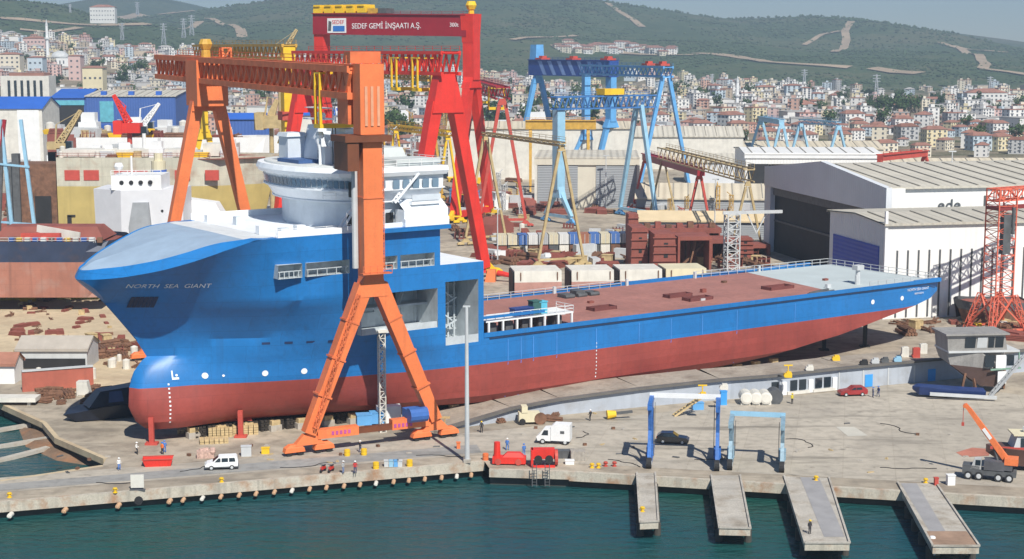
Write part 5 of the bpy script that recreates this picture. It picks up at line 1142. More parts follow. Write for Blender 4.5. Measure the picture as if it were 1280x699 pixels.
t2 = thing('funnel_tower', 'cream round tower with two blue bands left of the orange leg', 'tower', P); b.build('shaft', cream, t2)
for z in (20.5, 23.6): b = MB(); b.tube((0,0,z), (0,0,z+1), 2.1, 2.1, 14); b.build('band', blue_r, t2)
hullship('barge', 'long white barge with a dark bottom line moored behind the cream ship', 96, 350, 600, 172, 200, [white, dgrey], 8, W=14, flare=.15, cat='barge')
hullship('red_deck_ship', 'low ship with clutter on a red deck behind the white barge', 60, 260, 660, 168, 190, [redox, dgrey], 8, W=14, flare=.1)
navy = mat('hull_navy', (.03,.045,.09), .5, .25, .2, streak=.4, stain=(.10,.06,.05), stain_amt=.5, sscale=.3); salmon = mat('hull_salmon', (.38,.16,.11), .7, .2, .15, streak=.7, plates=(8,3,.7), stain=(.38,.30,.26), stain_amt=.5, sscale=.2)
t, L_, zt = hullship('old_ship', 'old ship with a navy side and faded orange bottom on the slipway at the left', -140, 150, 345, 302, 372, [navy, salmon], zat(328,345)-ZG, W=20, flare=.12, sheer=0)
b = MB(); b.loft([[(L_*.42,3,zt),(L_*.90,3,zt),(L_*.90,15,zt),(L_*.42,15,zt)],[(L_*.45,6,zt+2.6),(L_*.86,6,zt+2.6),(L_*.86,12,zt+2.6),(L_*.45,12,zt+2.6)]]); b.build('hatch_cover', redox, t)
b = MB(); b.box(L_*.55, L_*.72, 1.2, 2.6, zt, zt+1.6); b.build('red_locker', redlead, t)
for k in range(12): b = MB(); x = L_*(.5+.035*k); b.box(x, x+1.1, .4, 1.3, zt-.3, zt+.8); b.build('deck_box', [blue_r, yellow, offwhite, blue_r, white, rust][k % 6], t)
b = MB(); b.rail([(0,.1,zt-.3),(L_*.88,.1,zt-.3)], 1.1, 3, .1); b.build('railing', lgrey, t)
b = MB(); b.bar((L_*.6,5,zt+2), (L_*.80,2.5,zt+.6), .4, 2.2); b.build('white_ramp', offwhite, t)
# white deckhouse block
P = (xat(118,400), 400, ZG); t = thing('deckhouse_block', 'white ship deckhouse block with round ports and a grey bay beside the orange leg', 'deckhouse', P)
H_ = zat(218,400)-ZG; b = MB()
b.loft([[(0,0,0),(7,-4,0),(22,-1,0),(22,10,0),(0,12,0)],[(-.5,0,H_*.86),(7.5,-5,H_*.86),(22,-1,H_*.86),(22,10,H_*.86),(0,12,H_*.86)]]); b.build('body', mat('block_white', (.66,.67,.70), .5, .05), t)
b = MB(); b.loft([[(5,-4.2,H_*.86),(17,-2,H_*.86),(17,8,H_*.86),(5,8,H_*.86)],[(5,-4,H_),(17,-2.2,H_),(17,8,H_),(5,8,H_)]]); b.rail([(5,-4,H_),(17,-2.2,H_)], 1.2, 2, .15); b.build('upper_house', white, t)
b = MB(); b.xprism([(10,H_*.28),(13,H_*.28),(14.4,H_*.5),(14,H_*.74),(10.2,H_*.74),(9,H_*.5)], -4.35, -2.2); b.build('bay', grey, t)
for k in range(4): b = MB(); x = 7.5+k*2.3; b.tube((x,-3.9+k*.3,H_*.93), (x,-3.3+k*.3,H_*.93), .55, n=10); b.build('porthole', dark, t)
for k in range(4): b = MB(); x = 17+(k%2)*3; z = H_*(.35+.3*(k//2)); b.tube((x,-2.2+ (x-17)*.2,z), (x,-1.2,z), .35, n=8); b.build('porthole', dark, t)
b = MB(); b.tube((9,1,H_), (9,1,H_+4.5), .25, n=6); b.ball((6,0,H_+2), 1.2); b.build('antenna', white, t)
P = (xat(222,410), 410, ZG); t = thing('deck_section', 'white curved deck section lying right of the orange leg behind the bow', 'deck section', P); H_ = zat(249,410)-ZG
b = MB(); b.loft([[(0,0,0),(11,0,0),(11,8,0),(0,8,0)],[(0,0,H_*.75),(11,1,H_*.75),(11,8,H_*.75),(0,8,H_*.75)],[(0,2,H_),(9,2,H_*.93),(9,8,H_*.93),(0,8,H_)]]); b.build('body', white, t)
b = MB(); b.bar((1,-.1,H_*.6), (9,.1,H_*.55), .3, 1.4); b.build('window_band', dark, t)
# rusty blocks in the middle
def rblock(label, px0, px1, Y, ytop, ybot=None, D=10, cav=False, m_=redox):
    x0, x1 = xat(px0, Y), xat(px1, Y); W = x1-x0; zt = zat(ytop, Y)-ZG; t = thing('ship_block', label, 'ship block', (x0, Y, ZG), R(4))
    if cav:
        b = MB(); b.box(0, .6, 0, D, 0, zt); b.box(W-.6, W, 0, D, 0, zt); b.box(.61, W-.61, 0, D, zt-1, zt); b.box(.61, W-.61, D-.5, D, 0, zt-1.01); b.build('shell', m_, t)
        b = MB(); [b.box(.7+k*W/6, 1.0+k*W/6, D-1.4, D-.52, 0, zt-1.02) for k in range(6)]; b.bar((1,D*.4,0), (W-1,D*.6,zt*.7), .5); b.bar((W*.4,D*.3,0), (W*.6,D*.3,zt-1), .4); b.build('frames', rust, t)
    else:
        b = MB(); b.loft([[(0,0,0),(W,0,0),(W,D,0),(0,D,0)],[(W*.05,0,zt),(W*.92,0,zt),(W*.92,D,zt),(W*.05,D,zt)]]); b.build('shell', m_, t)
        for k in range(5): b = MB(); z = zt*(k+.5)/5; b.box(-.1, W*.97, -.35, -.02, z, z+.3); b.build('stiffener', m_, t)
        for k in range(3): b = MB(); z = zt*(.12+.28*k); b.box(W*.45, W*.62, -.12, -.03, z, z+1.0); b.build('manhole', dark, t)
    return t
rblock('tall rusty ship block, left one of the pair beside the pale hull modules', 790, 812, 412, 285)
rblock('tall rusty ship block with manholes, right one of the pair', 818, 848, 405, 293)
rblock('open rusty block with a dark cavity right of the tall pair', 849, 892, 410, 296, cav=True)
rblock('small rusty block on top of the cluttered platform', 876, 903, 440, 284, D=8)
rblock('rusty frame section with open bays left of the grey mast', 890, 925, 425, 300, cav=True)
rblock('pinkish rusty block right of the grey mast', 922, 945, 430, 298, D=6)
rblock('low rusty block with dark gaps beside the big hall', 940, 966, 440, 306, cav=True, D=7)
rblock('small rusty block at the left end of the platform', 786, 800, 440, 268, D=6)
t = thing('steel_platform', 'long rusty steel platform behind and above the ship blocks', 'platform', (xat(790,436), 436, ZG), R(3)); zt = zat(286,436)-ZG
b = MB(); b.box(0, 25, 0, 9, zt-1.4, zt); b.build('deck', redox, t)
for k in range(9): b = MB(); b.box(k*3+.2, k*3+.6, -.05, .5, 0, zt-1.41); b.build('post', redox, t)
for k in range(8): b = MB(); b.box(k*3+.8, k*3+2.4, 1, 3, zt+.02, zt+.9+(k%3)*.4); b.build('steel_girder', rust if k % 2 else redox, t)
# pale hull modules behind the deck
for i, (x0, x1, yt, yb) in enumerate(((643,703,339,366),(715,769,338,362),(776,830,337,358),(834,886,336,356))):
    Y = 352+i*7; X0, X1 = xat(x0, Y), xat(x1, Y); W = X1-X0; zt = zat(yt, Y)-ZG; zm = zat(yt+14, Y)-ZG
    t = thing('hull_module', ['pale hull module with a red bottom, first one right of the red crane foot', 'second pale hull module behind the ship deck', 'third pale hull module behind the ship deck', 'fourth pale hull module, in front of the rusty blocks'][i], 'hull module', (X0, Y, ZG), R(7))
    b = MB(); b.loft([[(0,0,0),(W,0,0),(W,9,0),(0,9,0)],[(0,-.6,zm),(W,-.6,zm),(W,9,zm),(0,9,zm)]], 1, capb=False); b.loft([[(0,-.6,zm),(W,-.6,zm),(W,9,zm),(0,9,zm)],[(0,-.4,zt),(W,-.4,zt),(W,9,zt),(0,9,zt)]], 0, capa=False); b.build('shell', [cream if i == 3 else offwhite, mat('pink_primer', (.48,.26,.22), .7)], t)
    b = MB(); b.box(-.3, -.02, .5, 8, 1.2, zt-.4); b.build('open_end', dark, t); b = MB(); b.box(W*.12, W*.12+.2, -.8, -.5, zm+.5, zt-.3); b.box(W*.9, W*.9+.2, -.8, -.5, zm+.5, zt-.3); b.build('frame_end', rust, t)
# site cabins / containers
cc = [('cream', (.62,.56,.40)), ('cream', (.62,.56,.40)), ('blue', (.07,.16,.42)), ('white', (.66,.66,.64)), ('grey', (.40,.41,.42)), ('cream', (.62,.56,.40)), ('white', (.66,.66,.64)), ('blue', (.07,.16,.42)), ('brown', (.33,.13,.07)), ('blue', (.07,.16,.42)), ('cream', (.62,.56,.40)), ('blue', (.07,.16,.42)), ('white', (.66,.66,.64))]
ordn = ['first','second','third','fourth','fifth','sixth','seventh','eighth','ninth','tenth','eleventh','twelfth','thirteenth']
for i, (nm, c_) in enumerate(cc):
    x = 622+i*12.9; P = atY(x, 300, 440+.4*i); m_ = mat('container_'+nm, c_, .6, .1, .4, wave=('X', .5, .6), streak=.2)
    t = thing('container', '%s container, %s from the left in the upper row in the middle yard' % (nm, ordn[i]), 'container', (P.x, P.y, ZG+2.9), R(4))
    b = MB(); b.box(0, 2.6, 0, 6.1, 0, 2.7); b.build('box', m_, t); b = MB(); [b.box(q, q+.12, -.06, -.01, 0, 2.7) for q in (0, 1.25, 2.48)]; b.build('door_frame', lgrey, t)
    b = MB(); b.box(0, 2.6, 0, 6, 0, 2.6); b.box(.2, 1.1, -.1, -.02, .1, 2.0)
    o = b.build('container', [redox, dgrey, offwhite, rust][i % 4], loc=(P.x, P.y, ZG)); o.rotation_euler.z = R(4); tag(o, 'dull %s container in the lower row, %s from the left' % (['red', 'dark grey', 'white', 'rusty'][i % 4], ordn[i]), 'container')
for (x, y, Y, w_, h_, m_, lab) in ((625,300,430,3,2.4,white,'white container standing alone left in the cabin row'), (688,296,425,2.6,2.4,white,'white site cabin in front of the container rows'), (575,345,392,9,3.0,redlead,'red container behind the blue ship deck house'), (560,325,400,7,2.6,blue_r,'blue tarpaulin covered box right of the ship bridge')):
    P = at(x, y+14) if Y is None else (xat(x, Y), Y, ZG); b = MB(); b.box(-w_/2, w_/2, 0, 2.5, 0, h_); b.box(-w_/2+.2, -w_/2+1, -.06, -.02, .1, h_*.85)
    tag(b.build('container', m_, loc=P), lab, 'container')
# ================================================================ CLUTTER
def protos2():
    out = {}
    b = MB(); [b.box(-3+k*.1, 3-k*.2, -1.5+.1*k, 1.5, k*.35, k*.35+.25) for k in range(4)]; out['plate_stack'] = (b, redox)
    b = MB(); [b.tube((-3,-1+k*.7,.35), (3,-1+k*.7,.35), .33, n=8) for k in range(4)]; [b.tube((-3,-.65+k*.7,.95), (3,-.65+k*.7,.95), .33, n=8) for k in range(3)]; out['pipe_bundle'] = (b, rust)
    b = MB(); b.box(-2,2,-1.2,1.2,0,.2); [b.box(-2+k*1.3, -1.9+k*1.3, -1.2, 1.2, .2, 2.0) for k in range(4)]; b.box(-2,2,-1.2,-1.1,1.4,1.6); out['steel_section'] = (b, redox)
    b = MB(); b.box(-1.2,1.2,-1,1,0,1.6); b.box(-1.3,1.3,-1.1,1.1,1.62,1.75); [b.box(-1.2+k*.6, -1.1+k*.6, -1.06, -1.01, 0, 1.6) for k in range(5)]; out['crate'] = (b, wood)
    b = MB(); b.tube((0,0,0), (0,0,2.4), 1.1, 1.1, 12); b.tube((0,0,2.4), (0,0,2.7), 1.1, .3, 12); out['tank'] = (b, offwhite)
    b = MB(); b.box(-3,3,-1.2,1.2,0,2.5); [b.box(-3+k*.7, -2.85+k*.7, -1.28, -1.21, 0, 2.5) for k in range(9)]; out['site_box'] = (b, lgrey)
    b = MB(); b.bar((-3,0,0), (3,.5,.3), .4); b.bar((-2,-1,.2), (2.5,1,1.0), .35); b.bar((-2.5,1,.3), (1,-1,.9), .4); b.bar((-1,-1.2,.1), (1.5,1.2,1.3), .3); b.box(-1,1,-.6,.6,0,.5); out['scrap_heap'] = (b, rust)
    b = MB(); b.loft([[(-2.4,-1.2,0),(2.4,-1.2,0),(2.4,1.2,0),(-2.4,1.2,0)],[(-2.9,-1.4,1.4),(2.9,-1.4,1.4),(2.9,1.4,1.4),(-2.9,1.4,1.4)]], capb=False); b.face([(-2.5,-1.2,.9),(2.5,-1.2,.9),(2.5,1.2,.9),(-2.5,1.2,.9)]); out['skip'] = (b, yellow)
    b = MB(); b.xprism([(-4,0),(4,0),(3,2.2),(1,3.2),(-1,3.2),(-3,2.2)], -2, 2); out['curved_panel'] = (b, redox)
    b = MB(); b.box(-2.6,2.6,-2,2,0,2.5); b.box(-2,2,-1.4,1.4,2.52,4.4); [b.box(-2.4+k*1.3, -1.7+k*1.3, -2.08, -2.01, 1, 1.9) for k in range(4)]; out['deck_cabin'] = (b, white)
    return {k: (v[0].build(k, v[1], loc=(0,0,-800)), v[1]) for k, v in out.items()}
PR = protos2(); rs = random.Random(77)
nice = dict(plate_stack='rusty steel plate stack', pipe_bundle='rusty pipe bundle', steel_section='red primed steel frame', crate='wooden crate', tank='pale upright tank', site_box='grey site box', scrap_heap='heap of scrap steel', skip='yellow skip', curved_panel='curved red primed hull panel', deck_cabin='white deck cabin')
def clutter(region, n, kinds, where, s0=.7, s1=1.4, sh=None):
    for i in range(n):
        k = rs.choice(kinds); src, m_ = PR[k]; px = rs.uniform(region[0], region[2]); Y0 = at(640, region[3]).y; Y1 = at(640, region[1]).y; Y = rs.uniform(Y0, Y1)
        X = (px-640)/F*Y; Q_ = Vector((X, Y, 0))-C0; s, p = Q_.dot(CD), Q_.dot(CN)
        if 0 < s < 168 and -16.5 < p < 17: continue
        o = src.copy(); C.objects.link(o); o.location = (X, Y, ZG+(sh or 0)+.02); o.rotation_euler = (0, 0, rs.uniform(0, 3.14)); f_ = rs.uniform(s0, s1); o.scale = (f_, f_, f_*rs.uniform(.8, 1.3))
        tag(o, nice[k]+' '+where, k.replace('_', ' '), '%s %s' % (k.replace('_', ' ')+'s', where))
M_ = ['plate_stack','pipe_bundle','steel_section','scrap_heap','crate','site_box','plate_stack']
clutter((560,250,660,300), 46, M_+['curved_panel'], 'in the yard right of the ship bridge', .8, 1.5)
clutter((600,318,800,335), 50, M_, 'between the container rows and the pale hull modules')
clutter((640,255,760,268), 18, ['plate_stack','pipe_bundle'], 'in front of the two-door hall', 1.0, 1.8)
clutter((215,262,345,300), 60, M_+['deck_cabin','tank'], 'between the orange crane legs behind the bow', .8, 1.6)
clutter((0,255,70,300), 30, ['steel_section','scrap_heap','pipe_bundle','curved_panel'], 'under the red and blue lattice legs at the left', 1, 1.8)
clutter((240,196,340,222), 40, M_+['skip','site_box','tank','deck_cabin'], 'behind the cream ship at the left', 1.2, 2.4)
clutter((0,190,120,215), 30, M_+['skip','site_box','deck_cabin','tank'], 'between the blue halls and the cream ship', 1.2, 2.4)
clutter((330,185,560,215), 60, M_+['skip','tank','site_box'], 'behind the ship bridge under the red cranes', 1.2, 2.6)
clutter((0,168,260,185), 36, M_+['skip','site_box','deck_cabin'], 'in front of the blue halls', 1.8, 3.4)
clutter((440,150,640,178), 60, M_+['site_box','deck_cabin'], 'at the far edge of the yard behind the red cranes', 1.8, 3.2)
clutter((660,150,880,178), 46, M_+['site_box','skip','deck_cabin'], 'under the blue cranes', 1.6, 3)
clutter((765,262,960,285), 26, ['pipe_bundle','steel_section','site_box','plate_stack'], 'in front of the low beige hall', .8, 1.5)
clutter((880,312,965,335), 22, ['scrap_heap','steel_section','crate'], 'beside the grey mast', .8, 1.4)
clutter((1130,402,1290,425), 34, ['plate_stack','scrap_heap','pipe_bundle','crate'], 'along the foot of the white hall', .5, 1.0)
clutter((880,186,960,200), 16, ['site_box','crate','plate_stack'], 'before the long white hall', 1.2, 2)
clutter((10,436,100,452), 26, ['scrap_heap','pipe_bundle','crate'], 'behind the red wall at the left', .4, .9)
clutter((98,425,185,448), 34, ['scrap_heap','pipe_bundle','crate','steel_section'], 'in the timber and scrap row left of the bow', .5, .9)
clutter((35,488,120,506), 26, ['scrap_heap','pipe_bundle'], 'on the bank in front of the red wall', .3, .7)
clutter((85,535,160,552), 14, ['scrap_heap','pipe_bundle'], 'on the muddy slipway', .3, .8)
clutter((0,385,130,425), 16, ['scrap_heap','plate_stack'], 'on the sand yard at the left', .3, .6)
clutter((160,538,330,548), 16, ['scrap_heap','pipe_bundle','crate'], 'in front of the bulbous bow', .25, .55)
clutter((560,516,700,528), 14, ['pipe_bundle','scrap_heap'], 'along the low end of the retaining wall', .3, .6)
def deck_clutter(px0, px1, Y0, Y1, z, n, kinds, where, s0=.5, s1=1.0):
    for i in range(n):
        k = rs.choice(kinds); src, m_ = PR[k]; Y = rs.uniform(Y0, Y1); X = xat(rs.uniform(px0, px1), Y); o = src.copy(); C.objects.link(o); o.location = (X, Y, z); o.rotation_euler = (0, 0, rs.uniform(-.4, .4)); f_ = rs.uniform(s0, s1); o.scale = (f_, f_, f_*rs.uniform(.8, 1.5))
        tag(o, nice[k]+' '+where, k.replace('_', ' '), '%s %s' % (k.replace('_', ' ')+'s', where))
D_ = ['steel_section','scrap_heap','pipe_bundle','site_box','tank','skip','deck_cabin','plate_stack','crate']
deck_clutter(75, 290, 457, 474, zat(197,455)-.35, 60, D_, 'on the deck of the cream ship')
deck_clutter(100, 300, 602, 611, zat(172,600)-.35, 46, D_+['steel_section'], 'on the white barge', .7, 1.3)
deck_clutter(62, 240, 662, 671, zat(168,660)-.35, 40, D_, 'on the red decked ship', .9, 1.7)
deck_clutter(-10, 105, 347, 361, zat(302,345)-.35, 44, ['scrap_heap','pipe_bundle','plate_stack','steel_section','crate'], 'on the deck of the old navy and orange ship', .4, .8)
clutter((0,376,140,440), 34, ['scrap_heap','plate_stack','crate','pipe_bundle'], 'scattered over the sand yard', .2, .55)
clutter((20,440,180,475), 30, ['scrap_heap','pipe_bundle','crate','tank'], 'round the grey shed at the left', .3, .7)
clutter((0,372,110,378), 12, ['pipe_bundle','skip','crate'], 'along the yellow barrier', .4, .8)
clutter((130,262,240,290), 30, D_, 'round the white deckhouse block', .6, 1.1)
clutter((600,285,790,318), 40, ['steel_section','scrap_heap','site_box','crate','tank'], 'round the container rows', .5, .9)
clutter((560,225,650,262), 30, D_+['curved_panel'], 'left of the two-door hall', .9, 1.6)
clutter((790,300,960,330), 30, ['steel_section','scrap_heap','pipe_bundle'], 'among the rusty ship blocks', .5, 1.0)
for k, (o, m_) in PR.items(): bpy.data.objects.remove(o)
# scaffold towers and posts standing about the yard
sp2 = []
for nm, w_, h_, m_ in (('khaki', 2.2, 9, khaki), ('yellow', 1.8, 11, ochre), ('red', 2.0, 8, redlead), ('grey', 1.6, 12, lgrey), ('blue', 2.0, 7, lblue)):
    b = MB(); b.lattice((0,0,0), (0,0,h_), w_, w_, 6, .22, .14); b.box(-w_*.6, w_*.6, -w_*.6, w_*.6, h_, h_+.25); b.bar((0,0,h_), (w_*1.6,0,h_+1.6), .3); o = b.build('scaffold_tower', m_, loc=(0,0,-900)); sp2.append((nm, o))
rs = random.Random(31)
for (x0, y0, x1, y1), n, where, f0, f1 in (((400,165,560,215), 26, 'under the red cranes behind the ship bridge', .8, 1.5), ((235,190,345,235), 16, 'behind the cream ship', .8, 1.4), ((0,176,125,215), 16, 'between the blue halls and the cream ship', .8, 1.4),
        ((640,150,790,172), 14, 'at the foot of the blue cranes', .9, 1.5), ((0,250,70,300), 12, 'beside the pale blue lattice legs', .5, .9), ((215,262,345,300), 12, 'between the orange legs behind the bow', .4, .7), ((565,240,660,300), 12, 'in the yard right of the ship bridge', .4, .8), ((780,262,960,300), 10, 'round the rusty ship blocks', .4, .7)):
    for i in range(n):
        nm, src = rs.choice(sp2); px = rs.uniform(x0, x1); Y = rs.uniform(at(640, y1).y, at(640, y0).y); X = (px-640)/F*Y; o = src.copy(); C.objects.link(o); f_ = rs.uniform(f0, f1)
        o.location = (X, Y, ZG); o.rotation_euler = (0, 0, rs.uniform(0, 6)); o.scale = (f_, f_, f_*rs.uniform(.8, 1.3)); tag(o, '%s scaffold tower %s' % (nm, where), 'scaffold', '%s scaffold towers %s' % (nm, where))
for nm, o in sp2: bpy.data.objects.remove(o)
# hoses and cables on the quay and apron
for i, (x, y, L_, lab) in enumerate(((350,585,9,'black hose lying on the quay road below the left orange bogie'), (520,570,8,'black hose lying on the quay between the orange bogie and the light pole'), (640,596,0,''), (760,575,7,'thin dark cable on the apron left of the blue hoist'), (868,575,6,'thin dark cable on the apron between the hoist legs'), (1010,560,9,'long dark cable on the apron right of the pale hoist'), (1100,585,8,'dark hose on the apron between the two rightmost piers'), (1100,530,10,'dark cable on the apron below the red car'), (720,548,6,'dark hose right of the white box truck'), (225,590,5,'dark hose beside the white van'), (120,604,6,'dark hose on the left quay near the board'))):
    if not L_: continue
    P = at(x, y); b = MB(); p = Vector((0,0,.08)); a = rs.uniform(-.6, .6)
    for k in range(14): q = p+Vector((math.cos(a), math.sin(a)*.8, 0))*L_/14; b.bar(p, q, .09, .07); p = q; a += rs.uniform(-.6, .6)
    tag(b.build('hose', black, loc=P), lab, 'hose')
rs2 = random.Random(3)
for i in range(46):
    x = rs2.uniform(60, 1230); y = (600-x*.04 if x < 600 else 572+(x-600)*.06)-rs2.uniform(4, 30 if x < 600 else 70); P = at(x, y); k = i % 4; b = MB()
    if k == 0: b.box(-.5,.5,-.1,.1,0,.12); b.box(-.4,.3,.15,.3,0,.1)
    elif k == 1: b.box(-.25,.25,-.2,.2,0,.3); b.box(-.27,.27,-.22,.22,.3,.34)
    elif k == 2: b.tube((-.5,0,.1), (.5,.1,.1), .09, n=6); b.tube((-.4,.25,.1), (.5,.3,.1), .07, n=6)
    else: b.box(-.4,.4,-.4,.4,0,.06); b.box(-.3,.1,-.2,.3,.07,.13)
    o = b.build(['plank','toolbox','pipe','plate'][k], [wood, rust, dgrey, concrete][k], loc=P); o.rotation_euler.z = rs2.uniform(0, 3); nm = ['timber plank offcuts','small rusty toolbox','short dark pipes','pale plate scraps'][k]; side = 'the left quay road' if x < 600 else 'the open apron behind the piers'
    tag(o, '%s lying on %s' % (nm, side), ['plank','toolbox','pipe','plate'][k], '%s on %s' % (nm, side))
P = at(622, 352, ZG); t = thing('crane_boom', 'red tubular crane boom lying with its orange base beside the yellow bogie', 'boom', P, R(-8)); b = MB(); b.tube((0,0,2.2), (9,-2,.8), .7, .35, 10); b.build('boom', red, t); b = MB(); b.loft([[(-3,-1.5,0),(-.5,-1.5,0),(-.5,1.5,0),(-3,1.5,0)],[(-2.4,-.8,3.0),(-.4,-.8,3.0),(-.4,.8,3.0),(-2.4,.8,3.0)]]); b.build('base', orange, t)
# ================================================================ LEFT YARD
def shed(label, px, py, L_, W, h, r, wm, rm, ang=0, name='shed', cat='shed'):
    P = at(px, py); t, e, rr = hall(label, (P.x, P.y), R(ang), L_, W, ZG+h, ZG+r, wm, wm, rm, cat, name, .3); return t
t = shed('grey shed with a pale roof and open dark front, left of the bow', 22, 462, 12.5, 8, 3.8, 5.4, lgrey, mat('shed_roof', (.42,.38,.33), .8, .1))
b = MB(); b.box(1, 12.2, -.15, .05, .2, 2.0); b.build('opening', dark, t)
shed('small white house at the left edge', -12, 480, 4.2, 5, 3.6, 5, white, mat('house_roof_rust', (.35,.16,.11), .8), name='site_house', cat='house')
P = at(28, 490); Q2 = at(117, 483); t = thing('red_wall', 'long brick red steel wall in front of the grey shed', 'wall'); b = MB(); b.bar((P.x,P.y,ZG+1.7), (Q2.x,Q2.y,ZG+1.7), .5, 3.4); b.build('panel', mat('brick_red', (.42,.12,.08), .7, .12, .5, streak=.3), t); b = MB(); b.bar((P.x,P.y,ZG+3.55), (Q2.x,Q2.y,ZG+3.55), .8, .25); b.build('coping', lgrey, t)
P = at(105, 494); b = MB(); b.loft([[(-1,-.8,0),(1.2,-.8,0),(1.2,.8,0),(-1,.8,0)],[(-1,-.8,2.4),(.7,-.8,2.4),(.7,.8,2.4),(-1,.8,2.4)]]); b.box(-.8,.8,-.9,-.81,.2,2.0); tag(b.build('cabinet', offwhite, loc=P), 'white leaning cabinet at the right end of the red wall', 'cabinet')
P = at(12, 506); b = MB(); b.box(-4,4.5,-1,2,.6,1.3); b.box(-3.5,-3,-.5,.5,0,.6); b.box(3,3.5,-.5,.5,0,.6); tag(b.build('platform', offwhite, loc=P), 'pale low platform at the left edge above the flooded slip', 'platform')
# dark boat beside the bulb
P = at(108, 524); t = thing('dark_boat', 'black covered boat lying on the bank left of the bulbous bow', 'boat', (P.x, P.y, ZG), R(28)); dn = mat('boat_navy', (.012,.016,.03), .35, .3)
b = MB(); b.loft([[(-3.5,0,1.0),(-3.5,0,1.05),(-3.5,.1,1.05),(-3.5,.1,1.0)],[(-2,-1.6,.2),(-2,-2,1.6),(-2,2,1.6),(-2,1.6,.2)],[(2,-2.2,.1),(2,-2.8,2.2),(2,2.8,2.2),(2,2.2,.1)],[(11,-2.2,.1),(11,-2.8,2.4),(11,2.8,2.4),(11,2.2,.1)]]); b.build('hull', dn, t, smooth=False)
b = MB(); b.loft([[(0,-2.1,2.1),(10.8,-2.4,2.4),(10.8,2.4,2.4),(0,2.1,2.1)],[(2,-1.4,4.4),(10.5,-1.6,5.0),(10.5,1.6,5.0),(2,1.4,4.4)]]); b.build('cover', dn, t)
for k in range(2): b = MB(); b.face([(3+k*3.4,-2.13,2.7),(5.4+k*3.4,-2.15,2.7),(5.2+k*3.4,-1.62,4.3),(3.3+k*3.4,-1.6,4.3)]); b.build('window', mat('boat_glass', (.06,.09,.18), .2), t)
# yellow fence along the sand
P = at(-60, 376); Q2 = at(124, 374); t = thing('barrier', 'low yellow barrier along the far side of the sand yard', 'barrier'); b = MB()
n = 24
for k in range(n): a, c = P.lerp(Q2, k/n), P.lerp(Q2, (k+.8)/n); b.bar(a+Vector((0,0,.6)), c+Vector((0,0,.6)), .2, .9)
b.bar(P+Vector((0,0,.15)), Q2+Vector((0,0,.15)), .5, .3); b.build('panel', mat('barrier_yellow', (.62,.50,.10), .7, .3, .8), t)
# ================================================================ AROUND THE BOW AND THE CRANE FOOT
def pxbox(label, name, cat, px, py, sz, m_, rz=0, extra=None, z=0):
    P = at(px, py); b = MB(); b.box(-sz[0]/2, sz[0]/2, -sz[1]/2, sz[1]/2, 0, sz[2])
    if extra: extra(b, sz)
    o = b.build(name, m_, loc=(P.x, P.y, ZG+z)); o.rotation_euler.z = R(rz); return tag(o, label, cat)
def slats(b, sz):
    for k in range(5): x = -sz[0]/2+sz[0]*k/4.2; b.box(x, x+.08, -sz[1]/2-.05, -sz[1]/2-.005, 0, sz[2]-.05)
def lid(b, sz): b.box(-sz[0]/2-.06, sz[0]/2+.06, -sz[1]/2-.06, sz[1]/2+.06, sz[2], sz[2]+.1)
for i, (x, y, w_, h_, lab) in enumerate(((236,540,3.4,.9,'timber baulk stack left of the red ramp'), (276,545,3.6,1.5,'timber baulk stack under the left half of the red ramp'), (304,542,4.6,1.5,'long timber baulk stack under the right half of the red ramp'), (268,553,4.2,.8,'low pale timber pile in front of the stacks'))):
    P = at(x, y); b = MB()
    for r_ in range(max(1, int(h_/.35))):
        for k in range(6): b.box(-w_/2+k*w_/6, -w_/2+(k+.85)*w_/6, -1.1, .9, r_*.36, r_*.36+.31)
    o = b.build('timber_stack', wood, loc=P); o.rotation_euler.z = R(12); tag(o, lab, 'timber stack')
P = at(290, 540); t = thing('steel_ramp', 'red steel wedge with a comb of ribs lying on the timber stacks by the bow', 'ramp', (P.x, P.y, ZG+1.8), R(12))
b = MB(); b.loft([[(-3,-.8,0),(3,-.8,0),(3,.9,0),(-3,.9,0)],[(-2.5,.2,2.3),(2.8,.3,.9),(2.8,.8,.9),(-2.5,.8,2.3)]]); b.build('body', redlead, t)
for k in range(9): b = MB(); b.bar((-2.4+k*.6,.4,2.25-k*.16), (-2.5+k*.6,.1,2.8-k*.16), .12, .3); b.build('rib', redlead, t)
pxbox('pink dusty heap of bagged rubble in front of the timber', 'rubble_heap', 'rubble', 257, 572, (2.4,1.2,1.0), mat('rubble_pink', (.50,.34,.28), .9, .3, 3), 10, lambda b, s: [b.ball((rs.uniform(-1,1), rs.uniform(-.6,.6), .9), rs.uniform(.3,.5)) for _ in range(8)])
pxbox('grey electrical cabinet between the van and the orange bogie', 'cabinet', 'cabinet', 308, 570, (1.4,.8,1.4), lgrey, 8, lid)
pxbox('yellow toolbox just left of the left orange bogie', 'toolbox', 'toolbox', 332, 567, (1.1,.7,.8), yellow, 5, lid)
t = thing('skip', 'open red skip on the quay left of the white van', 'skip', at(198, 582), R(8)); b = MB(); b.loft([[(-1.7,-.7,0),(1.7,-.7,0),(1.7,.7,0),(-1.7,.7,0)],[(-2.1,-.9,1.1),(2.0,-.9,1.1),(2.0,.9,1.1),(-2.1,.9,1.1)]], capb=False); b.face([(-1.8,-.75,.5),(1.8,-.75,.5),(1.8,.75,.5),(-1.8,.75,.5)]); b.build('body', red, t); b = MB(); b.box(-2.15, 2.05, -.98, -.88, 1.02, 1.18); b.box(-2.15, 2.05, .88, .98, 1.02, 1.18); b.build('rim', redlead, t)
P = at(172, 613); t = thing('notice_board', 'blank white board standing at the edge of the left quay', 'board', P, R(4)); b = MB(); b.box(-.85,.85,-.06,.06,.35,2.1); b.build('panel', offwhite, t)
for x in (-.75, .7): b = MB(); b.box(x, x+.08, -.05, .05, 0, .36); b.build('post', dgrey, t)
